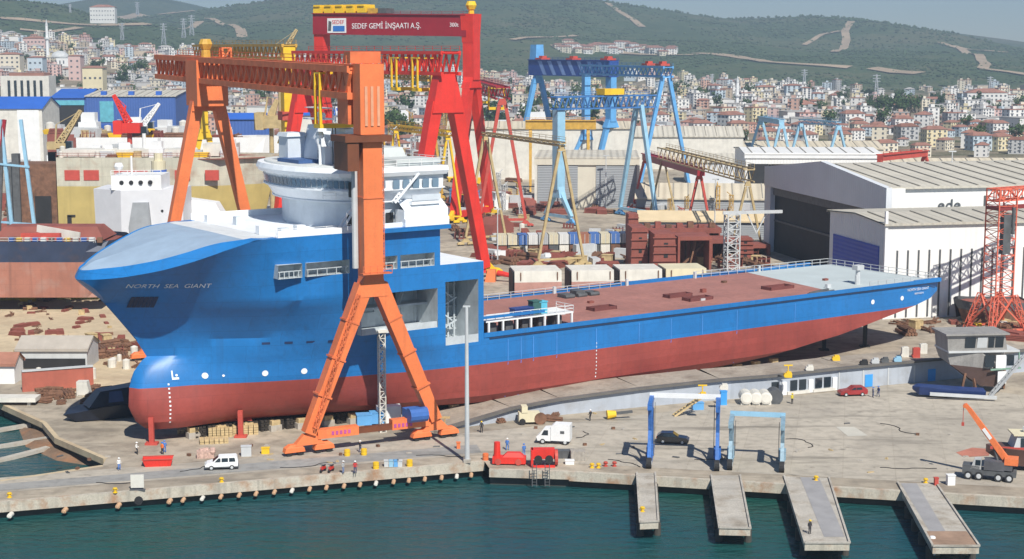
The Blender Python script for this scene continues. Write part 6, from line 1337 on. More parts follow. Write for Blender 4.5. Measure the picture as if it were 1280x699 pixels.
b = MB(); b.box(-1,1,-.3,.3,0,.12); b.build('foot', dgrey, t)
b = MB(); b.tube((0,0,0), (0,-.25,0), .55, .55, 14); b.tube((0,-.26,0), (0,-.3,0), .28, .28, 12); P = at(174, 624, 2.3); o = b.build('tyre', black, loc=(P.x, P.y-.2, 2.2)); tag(o, 'black tyre hung on the quay face below the white board', 'tyre')
# boxes inside the crane base
pxbox('sky blue container behind the orange sill beam, left one', 'container', 'container', 455, 540, (2.2,1.8,1.5), lblue, 12, lid, 1.2)
pxbox('sky blue container behind the orange sill beam, right one', 'container', 'container', 471, 538, (2.0,1.8,1.6), lblue, 12, lid, 1.2)
pxbox('white panelled box behind the sill beam under the lattice mast', 'container', 'container', 486, 536, (3.6,1.8,3.0), white, 12, slats, .6)
P = at(478, 540); b = MB(); b.lattice((0,0,0), (0,0,15.2), .9, .9, 17, .14, .1); b.box(-.8,.8,-.8,.8,15.2,15.6); o = b.build('lattice_mast', offwhite, loc=P); o.rotation_euler.z = R(20); tag(o, 'slim white lattice mast standing between the orange legs', 'mast')
for x, y, m_, lab in ((434,570,yellow,'yellow barrel lying left of the worker by the crane'), (455,569,yellow,'yellow barrel beside the worker in the dark jacket'), (470,586,yellow,'yellow barrel at the quay edge left of the blue crates'), (512,583,yellow,'yellow barrel at the quay edge right of the blue crates'), (565,544,yellow,'yellow drum right of the orange bogie'), (607,575,orange,'orange drum at the corner of the two quays')):
    P = at(x, y); b = MB(); b.tube((0,0,0), (0,0,.9), .42, .42, 12); b.tube((0,0,.9), (0,0,.95), .36, .36, 12); [b.tube((0,0,z), (0,0,z+.05), .45, .45, 12) for z in (.25,.6)]; tag(b.build('barrel', m_, loc=P), lab, 'barrel')
for i, (x, c_) in enumerate(((483, lgrey), (489, pblue), (495, lblue), (500, lgrey))):
    pxbox('small %s crate, %s in the row at the quay edge' % (['grey','pale blue','sky blue','silver'][i], ordn[i]), 'crate', 'crate', x, 583, (.6,.7,.8), c_, 5, lid)
pxbox('small orange cone box at the corner bollard by the light pole', 'marker_box', 'marker', 573, 561, (.5,.5,.9), orange, 5, lid)
P = at(556, 545); t = thing('valve_stand', 'thin yellow T-shaped stand right of the orange crane foot', 'stand', P); b = MB(); b.tube((0,0,0), (0,0,2.8), .12, n=8); b.build('post', khaki, t); b = MB(); b.bar((-.8,0,2.8), (.8,0,2.8), .3, .3); b.build('head', khaki, t)
t = thing('floodlight_pole', 'tall slim grey light pole standing at the end of the left quay', 'light pole', at(584, 578)); b = MB(); H_ = zat(384, at(584,578).y)-ZG; b.tube((0,0,0), (0,0,H_), .36, .22, 10); b.build('pole', lgrey, t); b = MB(); b.box(-.5,.5,-.5,.5,0,.5); b.build('base', concrete, t); b = MB(); b.box(-.5,.5,-.15,.15,H_,H_+.2); b.build('lamp_head', lgrey, t)
# ================================================================ VEHICLES
def wheel(t, x, y, r=.34, w_=.24, name='wheel'):
    b = MB(); b.tube((0,-w_/2,0), (0,w_/2,0), r, r, 14); w0 = b.build(name, black, t, loc=(x, y, r)); s_ = -1 if y < 0 else 1
    b = MB(); b.tube((0,s_*w_/2,0), (0,s_*(w_/2+.03),0), r*.6, r*.5, 10); b.build('rim', lgrey, w0)
def vehicle(name, label, cat, P, rz, prof, W, m_, wheels, windows, r=.34, inset=.12):
    """profile in x (forward = -x), z; windows: list of side quads; body tapers inward above the belt"""
    t = thing(name, label, cat, P, rz); b = MB(); belt = 1.0
    rings = []
    for y, k in ((-W/2, 1), (-W/2+.0001, 1), (W/2-.0001, 1), (W/2, 1)):
        rings.append([(x*.985 if abs(y) == W/2 else x, y*(1-inset*max(0, (z-belt))), z if abs(y) != W/2 else .35+(z-.35)*.985) for x, z in prof])
    b.loft(rings, 0); b.build('body', m_, t)
    for q in windows:
        for sd_ in (-1, 1):
            b = MB(); pts = [(x, sd_*(W/2*(1-inset*max(0, z-belt))+.02), z) for x, z in q]; b.face(pts if sd_ < 0 else pts[::-1]); b.build('window', glass, t)
    for x in wheels:
        for sd_ in (-1, 1): wheel(t, x, sd_*(W/2-.08), r)
    return t
def glassf(t, pts): b = MB(); b.face(pts); b.build('windscreen', glass, t)
P = at(276, 588)
vprof = [(-2.2,.35),(2.15,.35),(2.2,.9),(2.1,1.7),(1.9,1.88),(-.35,1.86),(-1.15,1.18),(-2.05,.98),(-2.25,.7)]
t = vehicle('van', 'small white passenger van driving on the left quay', 'van', (P.x, P.y+.9, ZG), R(9), vprof, 1.8, white, (-1.4, 1.35), [[(-.95,1.15),(-.15,1.15),(-.15,1.66),(-.42,1.66)],[(0,1.15),(.85,1.15),(.85,1.66),(0,1.66)],[(1.0,1.15),(1.85,1.15),(1.75,1.66),(1.0,1.66)]])
glassf(t, [(-1.2,-.76,1.22),(-.45,-.70,1.78),(-.45,.70,1.78),(-1.2,.76,1.22)][::-1])
for y in (-.65, .65): b = MB(); b.box(-2.3, -2.2, y-.16, y+.16, .72, .9); b.build('headlight', lgrey, t)
b = MB(); b.box(-2.32, 2.28, -.93, .93, .34, .5); b.build('bumper', dgrey, t)
P = at(691, 556); sc_ = 1.0
t = thing('box_truck', 'white box truck parked beside the red winches', 'truck', (P.x, P.y+1.0, ZG), R(168))
b = MB(); b.xprism([(.2,.6),(3.0,.6),(3.0,2.7),(2.6,3.0),(.2,3.0)], -1.05, 1.05); o = b.build('box_body', white, t, loc=(-2.9,0,0))
b = MB(); b.xprism([(.15,.5),(2.1,.5),(2.25,1.1),(1.9,1.35),(1.2,2.3),(.15,2.4)], -.98, .98); b.build('cab', white, t)
glassf(t, [(1.93,-.82,1.38),(1.27,-.8,2.2),(1.27,.8,2.2),(1.93,.82,1.38)]) ; 
for sd_ in (-1, 1): b = MB(); b.face([(x, sd_*1.0, z) for x, z in ((.5,1.35),(1.5,1.35),(1.1,2.1),(.5,2.1))][::sd_]); b.build('window', glass, t)
b = MB(); b.box(-1.9,-1.3,1.06,1.09,1.7,2.1); b.build('vent', dgrey, t)
for x in (1.3, -2.0):
    for y in (-.92, .92): wheel(t, x, y, .4)
b = MB(); b.box(2.2,2.32,-.95,.95,.45,.72); b.build('bumper', dgrey, t)
P = at(842, 556); cprof = [(-2.3,.35),(2.25,.35),(2.35,.8),(2.3,1.15),(1.7,1.62),(.0,1.66),(-.75,1.12),(-2.0,.95),(-2.35,.7)]
t = vehicle('car', 'black estate car parked in the shadow of the blue boat hoist', 'car', (P.x, P.y+1.0, ZG), R(170), cprof, 1.85, mat('car_black', (.012,.013,.016), .2, .1, spec=.7), (-1.4, 1.4), [[(-.6,1.14),(.3,1.14),(.3,1.56),(.0,1.56)],[(.4,1.14),(1.4,1.14),(1.3,1.54),(.4,1.56)]], inset=.2)
glassf(t, [(-.8,-.78,1.15),(-.1,-.70,1.6),(-.1,.70,1.6),(-.8,.78,1.15)][::-1])
for y in (-.7, .7): b = MB(); b.box(2.3, 2.38, y-.15, y+.15, .85, 1.05); b.build('tail_light', red, t)
P = at(1065, 494); t = vehicle('car', 'dark red car parked against the retaining wall', 'car', (P.x, P.y-.3, ZG), R(8), cprof, 1.8, mat('car_red', (.30,.03,.03), .35), (-1.4, 1.4), [[(-.6,1.14),(.3,1.14),(.3,1.5),(.0,1.5)],[(.4,1.14),(1.4,1.14),(1.3,1.5),(.4,1.5)]], inset=.2)
# mopeds
for x, lab in ((404,'red moped on the quay edge, left one of the two'), (414,'red moped on the quay edge, right one of the two')):
    P = at(x, 590); t = thing('moped', lab, 'moped', P, R(70)); 
    for q in (-.6, .6): b = MB(); b.tube((q,-.06,.28), (q,.06,.28), .28, .28, 12); b.build('wheel', black, t)
    b = MB(); b.loft([[(-.6,-.12,.4),(.6,-.12,.4),(.6,.12,.4),(-.6,.12,.4)],[(-.5,-.16,.8),(.5,-.16,.75),(.5,.16,.75),(-.5,.16,.8)]]); b.build('body', red, t); b = MB(); b.bar((-.6,0,.4), (-.35,0,1.1), .08); b.bar((-.35,-.35,1.1), (-.35,.35,1.1), .06); b.build('handlebar', dgrey, t); b = MB(); b.box(0,.6,-.13,.13,.8,.92); b.build('seat', black, t)
# red winches
P = at(634, 580); t = thing('winch', 'red winch machine with a tall post at the quay edge, left one', 'winch', P, R(-4)); b = MB(); b.box(-2,2.6,-.8,.8,.2,1.1); b.loft([[(-.6,-.7,1.1),(2.4,-.7,1.1),(2.4,.7,1.1),(-.6,.7,1.1)],[(0,-.4,1.7),(1.8,-.4,1.7),(1.8,.4,1.7),(0,.4,1.7)]]); b.build('body', red, t); b = MB(); b.tube((-1.4,0,1.1), (-1.4,0,3.1), .5, .42, 12); b.build('post', red, t)
for x in (-1.2, 1.6): b = MB(); b.tube((x,-.95,.5), (x,.95,.5), .45, .45, 12); b.build('drum', redlead, t)
P = at(679, 583); t = thing('winch', 'red winch with two black reels and a round guard, right one', 'winch', P, R(2)); b = MB(); b.box(-1.6,1.6,-.3,1.2,1.1,2.4); b.box(-1.7,-1.4,-.8,1.2,0,2.4); b.box(-1.7,1.6,-.8,-.5,.0,.3); b.build('frame', red, t)
for x in (-.7, .8): b = MB(); b.tube((x,-.75,1.1), (x,-.32,1.1), .55, .55, 14); b.build('reel', black, t)
b = MB(); b.tube((1.6,.2,1.2), (2.0,.2,1.2), 1.1, 1.1, 16); b.build('guard', redlead, t)
for x in (668, 684): 
    P = at(x, 590); b = MB(); [b.bar((q,-.2,-1.9), (q,0,1.2), .1) for q in (-.3,.3)]; [b.bar((-.3,-.1,-1.7+k*.4), (.3,-.1,-1.7+k*.4), .07) for k in range(7)]; tag(b.build('ladder', dgrey, loc=(P.x, P.y-.35, ZG)), 'steel ladder over the quay edge, %s one under the red winch' % ('left' if x == 668 else 'right'), 'ladder')
pxbox('dark steel skid right of the red winches', 'skid', 'skid', 703, 572, (3.4,1.4,1.1), dgrey, 2, slats)
pxbox('stack of grey pallets right of the dark skid', 'pallet_stack', 'pallets', 722, 575, (2.0,1.6,1.4), mat('pallet_grey', (.34,.31,.27), .8, .2, 2), 4, slats)
pxbox('white and blue box at the quay edge below the skid', 'box', 'box', 712, 580, (1.2,.8,.5), white, 0, lid)
t = thing('pontoon', 'pink red tank like pontoon floating at the quay left of the narrow pier', 'pontoon', (at(776,604,ZW+.5).x, at(776,604,ZW+.5).y, ZW-.2)); b = MB(); b.loft([[(-3,-.9,0),(3,-.9,0),(3,.7,0),(-3,.7,0)],[(-2.6,-.7,.95),(2.9,-.7,.95),(2.9,.6,.95),(-2.6,.6,.95)]]); b.build('hull', mat('pontoon_pink', (.50,.20,.16), .7), t); b = MB(); [b.box(-2.3+k*1.2,-1.9+k*1.2,-.72,.6,.96,1.1) for k in range(5)]; b.build('ribs', concrete, t)
# ---------------------------------------------------------------- people
def person(px, py, label, shirt, trousers, helmet, rz=0, pose=0, z=ZG, s_=1.0, P=None):
    P = P or at(px, py, z); me = bpy.data.meshes.new('body')
    v = [(0,0,.95),(0,0,1.15),(0,0,1.38),(0,.0,1.52),(0,-.02,1.66),(.11,0,.90),(.13,-.03*(1+pose),.50),(.14,.03+.12*pose,.08),(.14,-.12,.04),(-.11,0,.90),(-.13,-.05*(1+3*pose),.50),(-.14,.0-.15*pose,.08),(-.14,-.17-.1*pose,.04),(.20,0,1.40),(.27,.02,1.14),(.27,-.10-.2*pose,.92),(-.20,0,1.40),(-.27,.02,1.14),(-.25,-.14-.12*pose,.93)]
    e = [(0,1),(1,2),(2,3),(3,4),(0,5),(5,6),(6,7),(7,8),(0,9),(9,10),(10,11),(11,12),(2,13),(13,14),(14,15),(2,16),(16,17),(17,18)]
    rad = [.15,.14,.16,.065,.115,.10,.075,.055,.05,.10,.075,.055,.05,.075,.055,.042,.075,.055,.042]
    me.from_pydata(v, e, []); o = bpy.data.objects.new('tmp', me); C.objects.link(o); mo = o.modifiers.new('s', 'SKIN'); o.modifiers.new('b', 'SUBSURF').levels = 1; o.modifiers['b'].render_levels = 1
    for i, r in enumerate(rad): me.skin_vertices[0].data[i].radius = (r, r*.8 if i < 3 else r)
    me.skin_vertices[0].data[0].use_root = True
    m2 = bpy.data.meshes.new_from_object(o.evaluated_get(bpy.context.evaluated_depsgraph_get())); bpy.data.objects.remove(o)
    m2.materials.clear(); [m2.materials.append(m) for m in (shirt, trousers, mat('skin', (.45,.27,.19), .6), black)]
    for p in m2.polygons:
        c = p.center; p.use_smooth = True
        p.material_index = 2 if c.z > 1.50 or (abs(c.x) > .2 and c.z < .98 and c.z > .8) else 3 if c.z < .12 else 1 if c.z < .94 else 0
    b = bpy.data.objects.new('person', m2); C.objects.link(b); b.location = P; b.rotation_euler.z = R(rz); b.scale = (s_,)*3; tag(b, label, 'person')
    h = MB(); h.ball((0,-.02,1.70), .15, sz=.85, n=10); h.box(-.13,.13,-.24,-.1,1.68,1.71); h.build('helmet', helmet, b)
def cloth(n, c): return mat('cloth_'+n, c, .85, .1, 3)
navyc, bluec, whitec, redc, darkc, orc = cloth('navy',(.03,.05,.14)), cloth('blue',(.06,.18,.50)), cloth('white',(.7,.7,.68)), cloth('red',(.5,.04,.04)), cloth('dark',(.03,.03,.035)), cloth('orange',(.75,.18,.03))
hw_, hy_, hb_ = mat('helmet_white', (.8,.8,.78), .4), mat('helmet_yellow', (.8,.55,.03), .4), mat('helmet_blue', (.05,.2,.6), .4)
for a in ((171,568,'person in a white shirt walking on the slip edge left of the red skip', whitec, darkc, hw_, 80, 1), (149,588,'person in white with a white helmet near the quay inlet', whitec, bluec, hw_, 40, 0),
          (203,568,'person in an orange vest and blue helmet behind the red skip', orc, darkc, hb_, 150, 0), (206,566,'person in blue overalls beside the one in the orange vest', bluec, bluec, hb_, 200, 0),
          (450,566,'person in a dark jacket standing between the yellow barrels', darkc, navyc, hw_, 120, 1), (444,592,'person in a red shirt on the quay edge', redc, navyc, hw_, 10, 0), (429,592,'person crouched low by the quay edge in grey', cloth('grey',(.4,.4,.4)), cloth('jeans',(.2,.25,.4)), hw_, 60, 0),
          (634,563,'person in blue overalls behind the left red winch', bluec, bluec, hw_, 160, 1), (655,570,'person in blue overalls between the two red winches', bluec, bluec, hb_, 200, 0), (602,541,'person in dark clothes by the low end of the wall', darkc, darkc, hy_, 0, 0),
          (738,526,'person in black clothes in front of the blue grey wall', darkc, darkc, hw_, 220, 1), (1091,497,'person in navy overalls left of the pair at the blue door', navyc, navyc, hb_, 90, 0), (1098,496,'person in navy overalls right of the pair at the blue door', navyc, navyc, hb_, 300, 1),
          (1012,668,'person in dark clothes near the end of the third pier', darkc, darkc, hy_, 30, 0), (990,505,'person in a yellow vest near the windowed end of the wall', cloth('vest',(.6,.5,.05)), darkc, hy_, 30, 0)):
    person(*a)
# ---------------------------------------------------------------- boat hoists
def hoist(label, feet, h, m_, beam_m, beam_label='', L_=7.5):
    A, B = at(*feet[0]), at(*feet[1]); W = (B-A).length; ang = math.atan2(B.y-A.y, B.x-A.x); t = thing('boat_hoist', label, 'boat hoist', (A.x, A.y, ZG), ang)
    for x in (0, W):
        b = MB(); b.bar((x,0,.7), (x,L_,.7), .7, .8); b.build('bottom_beam', m_, t); b = MB(); b.bar((x,.2,h-.4), (x,L_-.2,h-.4), .6, .8); b.build('side_beam', m_, t)
        for y in (.5, L_-.5): b = MB(); b.bar((x,y,.9), (x,y+(1.6 if y < 2 else -.6),h*.55), .5, .5); b.bar((x,y+(1.6 if y < 2 else -.6),h*.55), (x,y+(.5 if y < 2 else -1.0),h-.5), .5, .5); b.build('leg', m_, t)
        b = MB(); b.bar((x,1.2,1.2), (x,L_-1.2,h*.55), .25); b.build('brace', m_, t)
        for y in (.2, L_-.2):
            b = MB(); b.tube((x-.35,y,.75), (x+.35,y,.75), .75, .75, 14); w0 = b.build('wheel', black, t); b = MB(); b.tube((x-.38,y,.75), (x+.38,y,.75), .35, .35, 10); b.build('rim', lgrey, w0)
        b = MB(); b.box(x-.5, x+.5, L_*.35, L_*.65, 1.1, 2.3); b.build('engine_box', m_, t)
        b = MB(); [b.tube((x+(.5 if x == 0 else -.5),y,1.6), (x+(.5 if x == 0 else -.5),y,h-.8), .04, n=5) for y in (2, L_-2)]; b.build('hoist_rope', dgrey, t)
    b = MB(); b.bar((-.3,L_-1,h), (W+.3,L_-1,h), .6, .6); b.build('cross_beam', beam_m, t)
    return t
hoist('blue boat hoist with a white cross beam standing at the first two piers', ((811,586),(896,589)), 8.9, mat('hoist_blue', (.04,.15,.46), .45, .25, 2, streak=.4), white)
hoist('pale blue grey boat hoist right of the blue one', ((912,588),(977,591)), 6.6, mat('hoist_pale', (.24,.36,.44), .45, .25, 2, streak=.4), pblue, L_=7)
# tanks, bins, stairs at the wall
for i, x in enumerate((932, 944, 956)):
    P = at(x, 505); b = MB(); b.tube((-.0,-1.2,1.2), (0,1.6,1.2), 1.0, 1.0, 16); b.tube((0,-1.3,1.2), (0,-1.21,1.2), .7, .95, 16); b.box(-.9,.9,-.9,-.5,0,.4); b.box(-.9,.9,.6,1,0,.4); tag(b.build('tank', offwhite, loc=P), 'white lying tank before the wall, %s of three' % ['left', 'middle', 'right'][i], 'tank')
P = at(968, 504); b = MB(); b.tube((0,-1,1.2), (0,1.5,1.2), 1.25, 1.25, 16); b.tube((0,-1.05,1.2), (0,-1.01,1.2), .9, .9, 16); tag(b.build('pipe_section', dgrey, loc=P), 'dark open pipe section right of the white tanks', 'pipe')
pxbox('bright blue bin left of the white tanks', 'bin', 'bin', 904, 506, (1.0,.9,2.2), wblue, 5, lid)
t = thing('staircase', 'steel staircase leaning against the retaining wall behind the blue hoist', 'staircase', at(842, 520), R(12)); b = MB(); [b.bar((0,y,0), (4.6,y,2.9), .15, .3) for y in (-.5,.5)]; b.build('stringers', wood, t); b = MB(); [b.box(k*.46-.15, k*.46+.15, -.5, .5, k*.29, k*.29+.06) for k in range(10)]; b.build('treads', dgrey, t)
pxbox('blue tool trolley under the staircase', 'tool_trolley', 'trolley', 872, 512, (1.8,.9,1.1), lblue, 10, lid)
t = thing('compressor', 'beige machine with a round wheel in front of the low wall', 'machine', at(662, 530), R(8)); b = MB(); b.box(-1.7,1.5,-.6,.9,.4,1.9); b.box(-1.3,-.4,-.7,.9,1.9,2.9); b.build('body', cream, t); b = MB(); b.tube((1.6,-.7,.9), (1.6,-.4,.9), .95, .95, 16); b.build('wheel', rust, t); b = MB(); b.tube((-1.2,-.75,.5), (-1.2,-.4,.5), .5, .5, 12); b.build('small_wheel', black, t)
t = thing('mixer', 'yellow drum mixer with a dark boom lying by the wall', 'mixer', at(765, 524), R(8)); b = MB(); b.tube((-.8,0,.7), (.6,0,.8), .75, .5, 12); b.build('drum', yellow, t); b = MB(); b.bar((.6,0,.9), (3.2,0,1.1), .5, .35); b.build('boom', dgrey, t)
for i, (x, y, m_, lab) in enumerate(((985,464,yellow,'yellow winch on the embankment below the stern'), (1045,444,yellow,'yellow round float on the embankment under the stern'), (905,478,offwhite,'white box on the embankment in front of the hull'), (1131,440,offwhite,'white cabinet on the embankment, left of two'), (1154,436,offwhite,'white cabinet on the embankment, right of two'), (1145,441,redlead,'small red cart between the white cabinets'), (1080,450,black,'black generator in the row on the embankment'), (1094,448,lgrey,'grey generator right of the black one'), (1106,447,dgrey,'dark generator at the right end of the row'), (1122,446,pblue,'pale blue drum on the embankment'), (1012,456,offwhite,'white sacks on the embankment'), (878,488,yellow,'yellow stand on the embankment')) ):
    P = at(x, y+8, 6.6); b = MB(); b.box(-.6,.6,-.4,.4,0,.7 if 'cabinet' not in lab else 1.7); b.tube((-.45,-.42,.35), (-.45,.42,.35), .3, .3, 10); b.box(-.3,.5,-.3,.3,.7 if 'cabinet' not in lab else 1.7,.95 if 'cabinet' not in lab else 1.78)
    if 'winch' in lab or 'stand' in lab: b.tube((0,0,.9), (0,0,2.0), .1, n=6); b.bar((-.7,0,2.0), (.7,0,2.0), .2)
    tag(b.build('machine' if i not in (3,4) else 'cabinet', m_, loc=(P.x, P.y, lerp_t([(q.x, z) for q, z in Q], P.x))), lab, 'machine' if i not in (3,4) else 'cabinet')
# grey wheelhouse block and blue boat at the right
P = at(1200, 492); t = thing('wheelhouse_block', 'unfinished grey wheelhouse block propped up at the right, with open window bays', 'wheelhouse', (P.x, P.y, ZG), R(6)); gb_ = mat('block_grey', (.30,.29,.275), .6, .15, .4, streak=.6, fine=.25)
b = MB(); b.loft([[(3.5,0,1.2),(7.2,-.4,1.0),(8.2,5,1.0),(3.5,5,1.2)],[(-2.0,-.2,5.0),(5.0,-.8,4.2),(9.5,5,5.0),(-2.0,5,5.4)],[(-2.6,-.2,7.0),(3.2,-1.0,6.9),(9.8,5,7.0),(-2.6,5,7.0)]], 0, mfun=lambda j, i: 1 if j == 0 else 0); b.build('lower_hull', [gb_, mat('block_primer', (.10,.06,.05), .7, .2)], t)
b = MB(); b.box(-2.6,9.6,-1.0,5.5,7.05,7.35); b.build('deck', lgrey, t)
b = MB(); b.loft([[(-2.6,-.6,7.36),(7.6,-.6,7.36),(7.6,5,7.36),(-2.6,5,7.36)],[(-2.9,-.9,10.0),(7.0,-.9,10.0),(7.0,5,10.0),(-2.9,5,10.0)]]); b.build('wheelhouse', gb_, t)
b = MB(); b.box(-3.3,7.6,-1.4,5.4,10.02,10.3); b.build('roof', gb_, t)
for k, (a, c) in enumerate(((.2,2.0),(2.3,4.0),(4.2,5.2),(5.4,6.8))): b = MB(); b.face([(a,-.64+.02,7.8),(c,-.64+.02,7.8),(c,-.92,9.6),(a,-.92,9.6)]); o = b.build('window', [glass, lgrey, glass, glass][k], t, loc=(0,-.06,0))
for (a, c, z0, z1, m_) in ((3.6,5.2,4.6,6.6,glass),(5.5,7.2,4.4,6.6,white),(7.4,8.6,4.8,6.6,glass),(5.9,7.4,1.8,3.9,white)): b = MB(); b.box(a, c, -1.2, -1.02, z0, z1); b.build('bay', m_, t)
b = MB(); b.bar((4.5,-1.4,4.2), (9.8,-1.2,4.4), .25); b.bar((9.5,-1,4.4), (9.5,-1,7), .2); b.build('green_rail', mat('rail_green', (.20,.34,.26), .6), t)
b = MB(); b.bar((0,-.3,0), (.8,0,3.6), .35); b.bar((2.6,-.6,0), (2.2,0,2.6), .35); b.bar((8.8,3,0), (8.8,3,4), .35); b.build('prop', rust, t)
b = MB(); [b.bar((4.4,y,0), (10.3,y,6.8), .2, .45) for y in (-2.4,-1.6)]; [b.bar((4.4+k*.54,-2.4,k*.62), (4.4+k*.54,-1.6,k*.62), .3, .08) for k in range(12)]; b.build('stairway', steel, t)
P = at(1168, 496); t = thing('blue_boat', 'dark blue open boat resting under the grey wheelhouse block', 'boat', (P.x, P.y, ZG), R(-8)); nb_ = mat('boat_dark_blue', (.02,.045,.16), .5, .2)
b = MB(); b.loft([[(-3.6,-.2,1.2),(-3.6,-.2,1.7),(-3.6,.2,1.7),(-3.6,.2,1.2)],[(-2.6,-1,.5),(-2.6,-1.4,1.9),(-2.6,1.4,1.9),(-2.6,1,.5)],[(2,-1.2,.3),(2,-1.7,1.6),(2,1.7,1.6),(2,1.2,.3)],[(8,-1.2,.3),(8,-1.6,1.4),(8,1.6,1.4),(8,1.2,.3)]]); b.build('hull', nb_, t); b = MB(); b.bar((-1,-2.1,.9), (9.6,-2.2,.6), .5, .5); b.build('mooring_beam', lgrey, t)
# boat at the right edge
P = at(1248, 592); t = thing('workboat', 'brown hulled workboat with a grey cabin on the apron at the right edge', 'boat', (P.x+1.2, P.y+2.5, ZG), R(-4)); bh = mat('boat_brown', (.11,.06,.05), .6, .2)
b = MB(); b.loft([[(-2.2,-.2,2.4),(-2.2,-.2,3.4),(-2.2,.2,3.4),(-2.2,.2,2.4)],[(0,-1.2,1.0),(0,-2,3.3),(0,2,3.3),(0,1.2,1.0)],[(4,-1.6,.6),(4,-2.3,3.0),(4,2.3,3.0),(4,1.6,.6)],[(11,-1.6,.6),(11,-2.2,2.9),(11,2.2,2.9),(11,1.6,.6)]]); b.build('hull', bh, t); b = MB(); b.bar((-2,-1.4,3.3), (11,-2.35,3.1), .2, .35); b.build('rubbing_strake', redlead, t)
b = MB(); b.loft([[(1,-1.7,3.1),(10,-1.7,3.0),(10,1.7,3.0),(1,1.7,3.1)],[(1.6,-1.5,5.0),(10,-1.5,5.0),(10,1.5,5.0),(1.6,1.5,5.0)]]); b.build('cabin', lgrey, t); b = MB(); b.box(1.0,10.4,-1.8,1.8,5.02,5.2); b.build('cabin_roof', cream, t)
for k in range(4): b = MB(); b.face([(2+k*2,-1.70,3.5),(3.5+k*2,-1.70,3.5),(3.5+k*2,-1.56,4.7),(2+k*2,-1.56,4.7)]); b.build('window', glass, t, loc=(0,-.05,0))
for x in (.5, 7): b = MB(); b.box(x, x+.6, -1.6, 1.6, 0, 1.0); b.build('cradle', dgrey, t)
b = MB(); [b.ball((3+k*1.4,0,5.6), .5) for k in range(4)]; b.build('life_raft', white, t)
# mobile crane
P = at(1238, 602); t = thing('mobile_crane', 'mobile crane with a black chassis and a raised orange boom at the right', 'mobile crane', (P.x, P.y+1.2, ZG), R(-20)); t.scale = (.86,.86,.92)
b = MB(); b.box(-3.8,4.2,-1.2,1.2,.8,1.5); b.box(-3.8,-1.2,-1.2,1.2,1.5,2.1); b.build('chassis', dgrey, t); b = MB(); b.box(-.6,2.4,-1.2,1.2,1.6,2.9); b.box(2.4,3.6,-1.1,1.1,1.7,2.5); b.build('upper_body', mat('crane_body', (.10,.10,.11), .5, .3), t)
b = MB(); b.xprism([(-2.6,1.6),(-1.0,1.6),(-1.0,3.2),(-2.0,3.2)], -1.2, -.1); b.build('cab', mat('cab_pale', (.45,.46,.46), .4), t); b = MB(); b.face([(-1.9,-1.23,2.2),(-1.1,-1.23,2.2),(-1.1,-1.23,3.0),(-1.85,-1.23,3.0)]); b.build('window', glass, t)
for x in (-2.9,-1.3,1.6,3.2):
    for y in (-1.15,1.15): wheel(t, x, y, .62, .4)
b = MB(); b.bar((3.0,.4,2.6), (-3.2,.6,10.0), .8, .95, w2=.55, h2=.65); b.build('boom', orange, t); b = MB(); b.bar((.2,.5,5.95), (-1.0,.52,7.38), .82, .5); b.build('boom_stripe', white, t)
b = MB(); b.bar((-3.2,.6,10), (-3.9,.6,10.7), .5, .6); b.tube((-3.9,.2,10.5), (-3.9,1,10.5), .3, n=10); b.build('boom_tip', orange, t); b = MB(); b.tube((1.4,.3,2.6), (.6,.5,5.0), .2, n=8); b.build('ram', dgrey, t); b = MB(); b.tube((-4.1,.6,10.5), (-4.1,.6,8.0), .05, n=5); b.box(-4.3,-3.9,.45,.75,7.5,8.0); b.build('hook_block', redlead, t); b = MB(); b.box(2.4,4.4,-1.2,1.2,2.55,3.5); b.build('counterweight', orange, t)
pxbox('small white box on the quay left of the mobile crane', 'box', 'box', 1188, 606, (1.0,.8,1.3), white, 4, lid)
pxbox('red and yellow post box at the corner of the rightmost pier', 'box', 'box', 1170, 607, (.5,.5,1.0), redlead, 4, lid)
sheet('paint_stain', [(1195,566),(1215,560),(1240,562),(1236,570),(1205,572)], mat('red_dust', (.42,.16,.11), .9, .2, .5, coord='POS'), .05)
sheet('pale_patch', [(1045,534),(1068,534),(1085,545),(1060,546)], mat('pale_concrete_patch', (.50,.48,.42), .9, .1, .3, coord='POS'), .05)
0 and sheet('dark_patch', [(990,520),(1060,516),(1010,560),(985,556)], mat('dark_concrete_patch', (.26,.25,.235), .9, .15, .1, coord='POS'), .05)
# boat behind the lattice tower
t, L_, zt = hullship('black_boat', 'black and brown boat hull standing behind the orange red lattice tower', 1300, 1206, 328, 379, 404, [dgrey, rust], 3, W=9, flare=.2)
bpy.data.objects.remove(bpy.data.objects['hull'] if False else bpy.data.objects.new('x', None))
# masts in the yard and street lights
for i, (x, y, yt) in enumerate(((705,262,180),(757,262,195),(622,330,262),(893,300,225),(1185,330,190),(150,186,150),(193,186,152),(330,186,150))):
    P = at(x, y); H_ = zat(yt, P.y)-ZG; b = MB(); b.tube((0,0,0), (0,0,H_), P.y*.0005, P.y*.0003, 6); b.box(-1,1,-.2,.2,H_,H_+.3); tag(b.build('light_pole', lgrey, loc=P), 'slim grey light pole %s' % ['before the left shutter door','before the right shutter door','beside the containers','left of the big open hall','behind the front white hall','behind the cream ship, left of two','behind the cream ship, right of two','behind the ship bridge'][i], 'light pole')
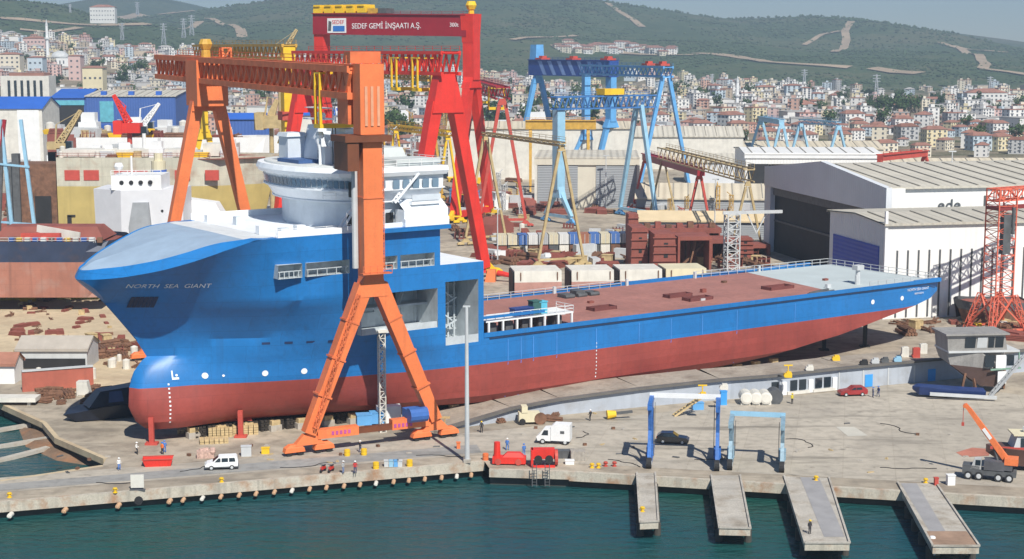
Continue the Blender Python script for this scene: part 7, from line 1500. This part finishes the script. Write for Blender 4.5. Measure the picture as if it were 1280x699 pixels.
# ================================================================ TIDY UP: separate pieces become parts of their own
SPLIT = {'bulwark','railing','side_wall','end_wall','deck_edge','deckhouse_door','recess_door','mooring_recess','fascia','bollard_pair','side_louvre','hose','vent','thruster_mark','draught_mark','paint_run','scupper','bow_port','hatch_coaming','portal','sill','deck_winch','lettering','mooring_gear','prop','frame_end','band','bridge_window','deck_railing'}
SPLIT -= {'thruster_mark','draught_mark','bow_port','lettering'}
def split_obj(o, mx=60):
    me = o.data; n = len(me.vertices); par = list(range(n))
    def fnd(a):
        while par[a] != a: par[a] = par[par[a]]; a = par[a]
        return a
    loc = {}
    for v in me.vertices:
        k = tuple(round(c, 3) for c in v.co)
        if k in loc: par[fnd(v.index)] = fnd(loc[k])
        else: loc[k] = v.index
    for p in me.polygons:
        a = fnd(p.vertices[0])
        for q in p.vertices[1:]: par[fnd(q)] = a
    grp = {}
    for p in me.polygons: grp.setdefault(fnd(p.vertices[0]), []).append(p)
    if len(grp) < 2 or len(grp) > mx: return
    base = o.name.split('.')[0]
    for ps in grp.values():
        ix = {}; vs = []; fs = []; ms = []
        for p in ps:
            f = []
            for q in p.vertices:
                if q not in ix: ix[q] = len(vs); vs.append(tuple(me.vertices[q].co))
                f.append(ix[q])
            fs.append(f); ms.append(p.material_index)
        m2 = bpy.data.meshes.new(base); m2.from_pydata(vs, [], fs); [m2.materials.append(m) for m in me.materials]; m2.polygons.foreach_set('material_index', ms)
        x = bpy.data.objects.new(base, m2); C.objects.link(x); x.parent = o.parent; x.location = o.location; x.rotation_euler = o.rotation_euler; x.scale = o.scale
    bpy.data.objects.remove(o)
for o in [o for o in list(bpy.data.objects) if o.type == 'MESH' and o.parent and o.name.split('.')[0] in SPLIT]: split_obj(o)
# lettering as real meshes
bpy.context.view_layer.update(); dg = bpy.context.evaluated_depsgraph_get()
for o in [o for o in list(bpy.data.objects) if o.type == 'FONT']:
    me = bpy.data.meshes.new_from_object(o.evaluated_get(dg)); me.materials.clear(); me.materials.append(o.data.materials[0])
    x = bpy.data.objects.new(o.name, me); C.objects.link(x); x.parent = o.parent; x.location = o.location; x.rotation_euler = o.rotation_euler; x.scale = o.scale; bpy.data.objects.remove(o)
# ================================================================ AIR
hz = MB(); hz.box(-4800, 4800, -350, 6700, -1, 265); m = bpy.data.materials.new('haze'); m.use_nodes = True; N = m.node_tree.nodes; N.remove(N['Principled BSDF'])
pv = N.new('ShaderNodeVolumePrincipled'); pv.inputs['Color'].default_value = (.66, .84, 1, 1); pv.inputs['Density'].default_value = 1.95e-4; pv.inputs['Anisotropy'].default_value = .2
m.node_tree.links.new(pv.outputs[0], N['Material Output'].inputs['Volume']); setting(hz.build('haze', m), 'stuff')
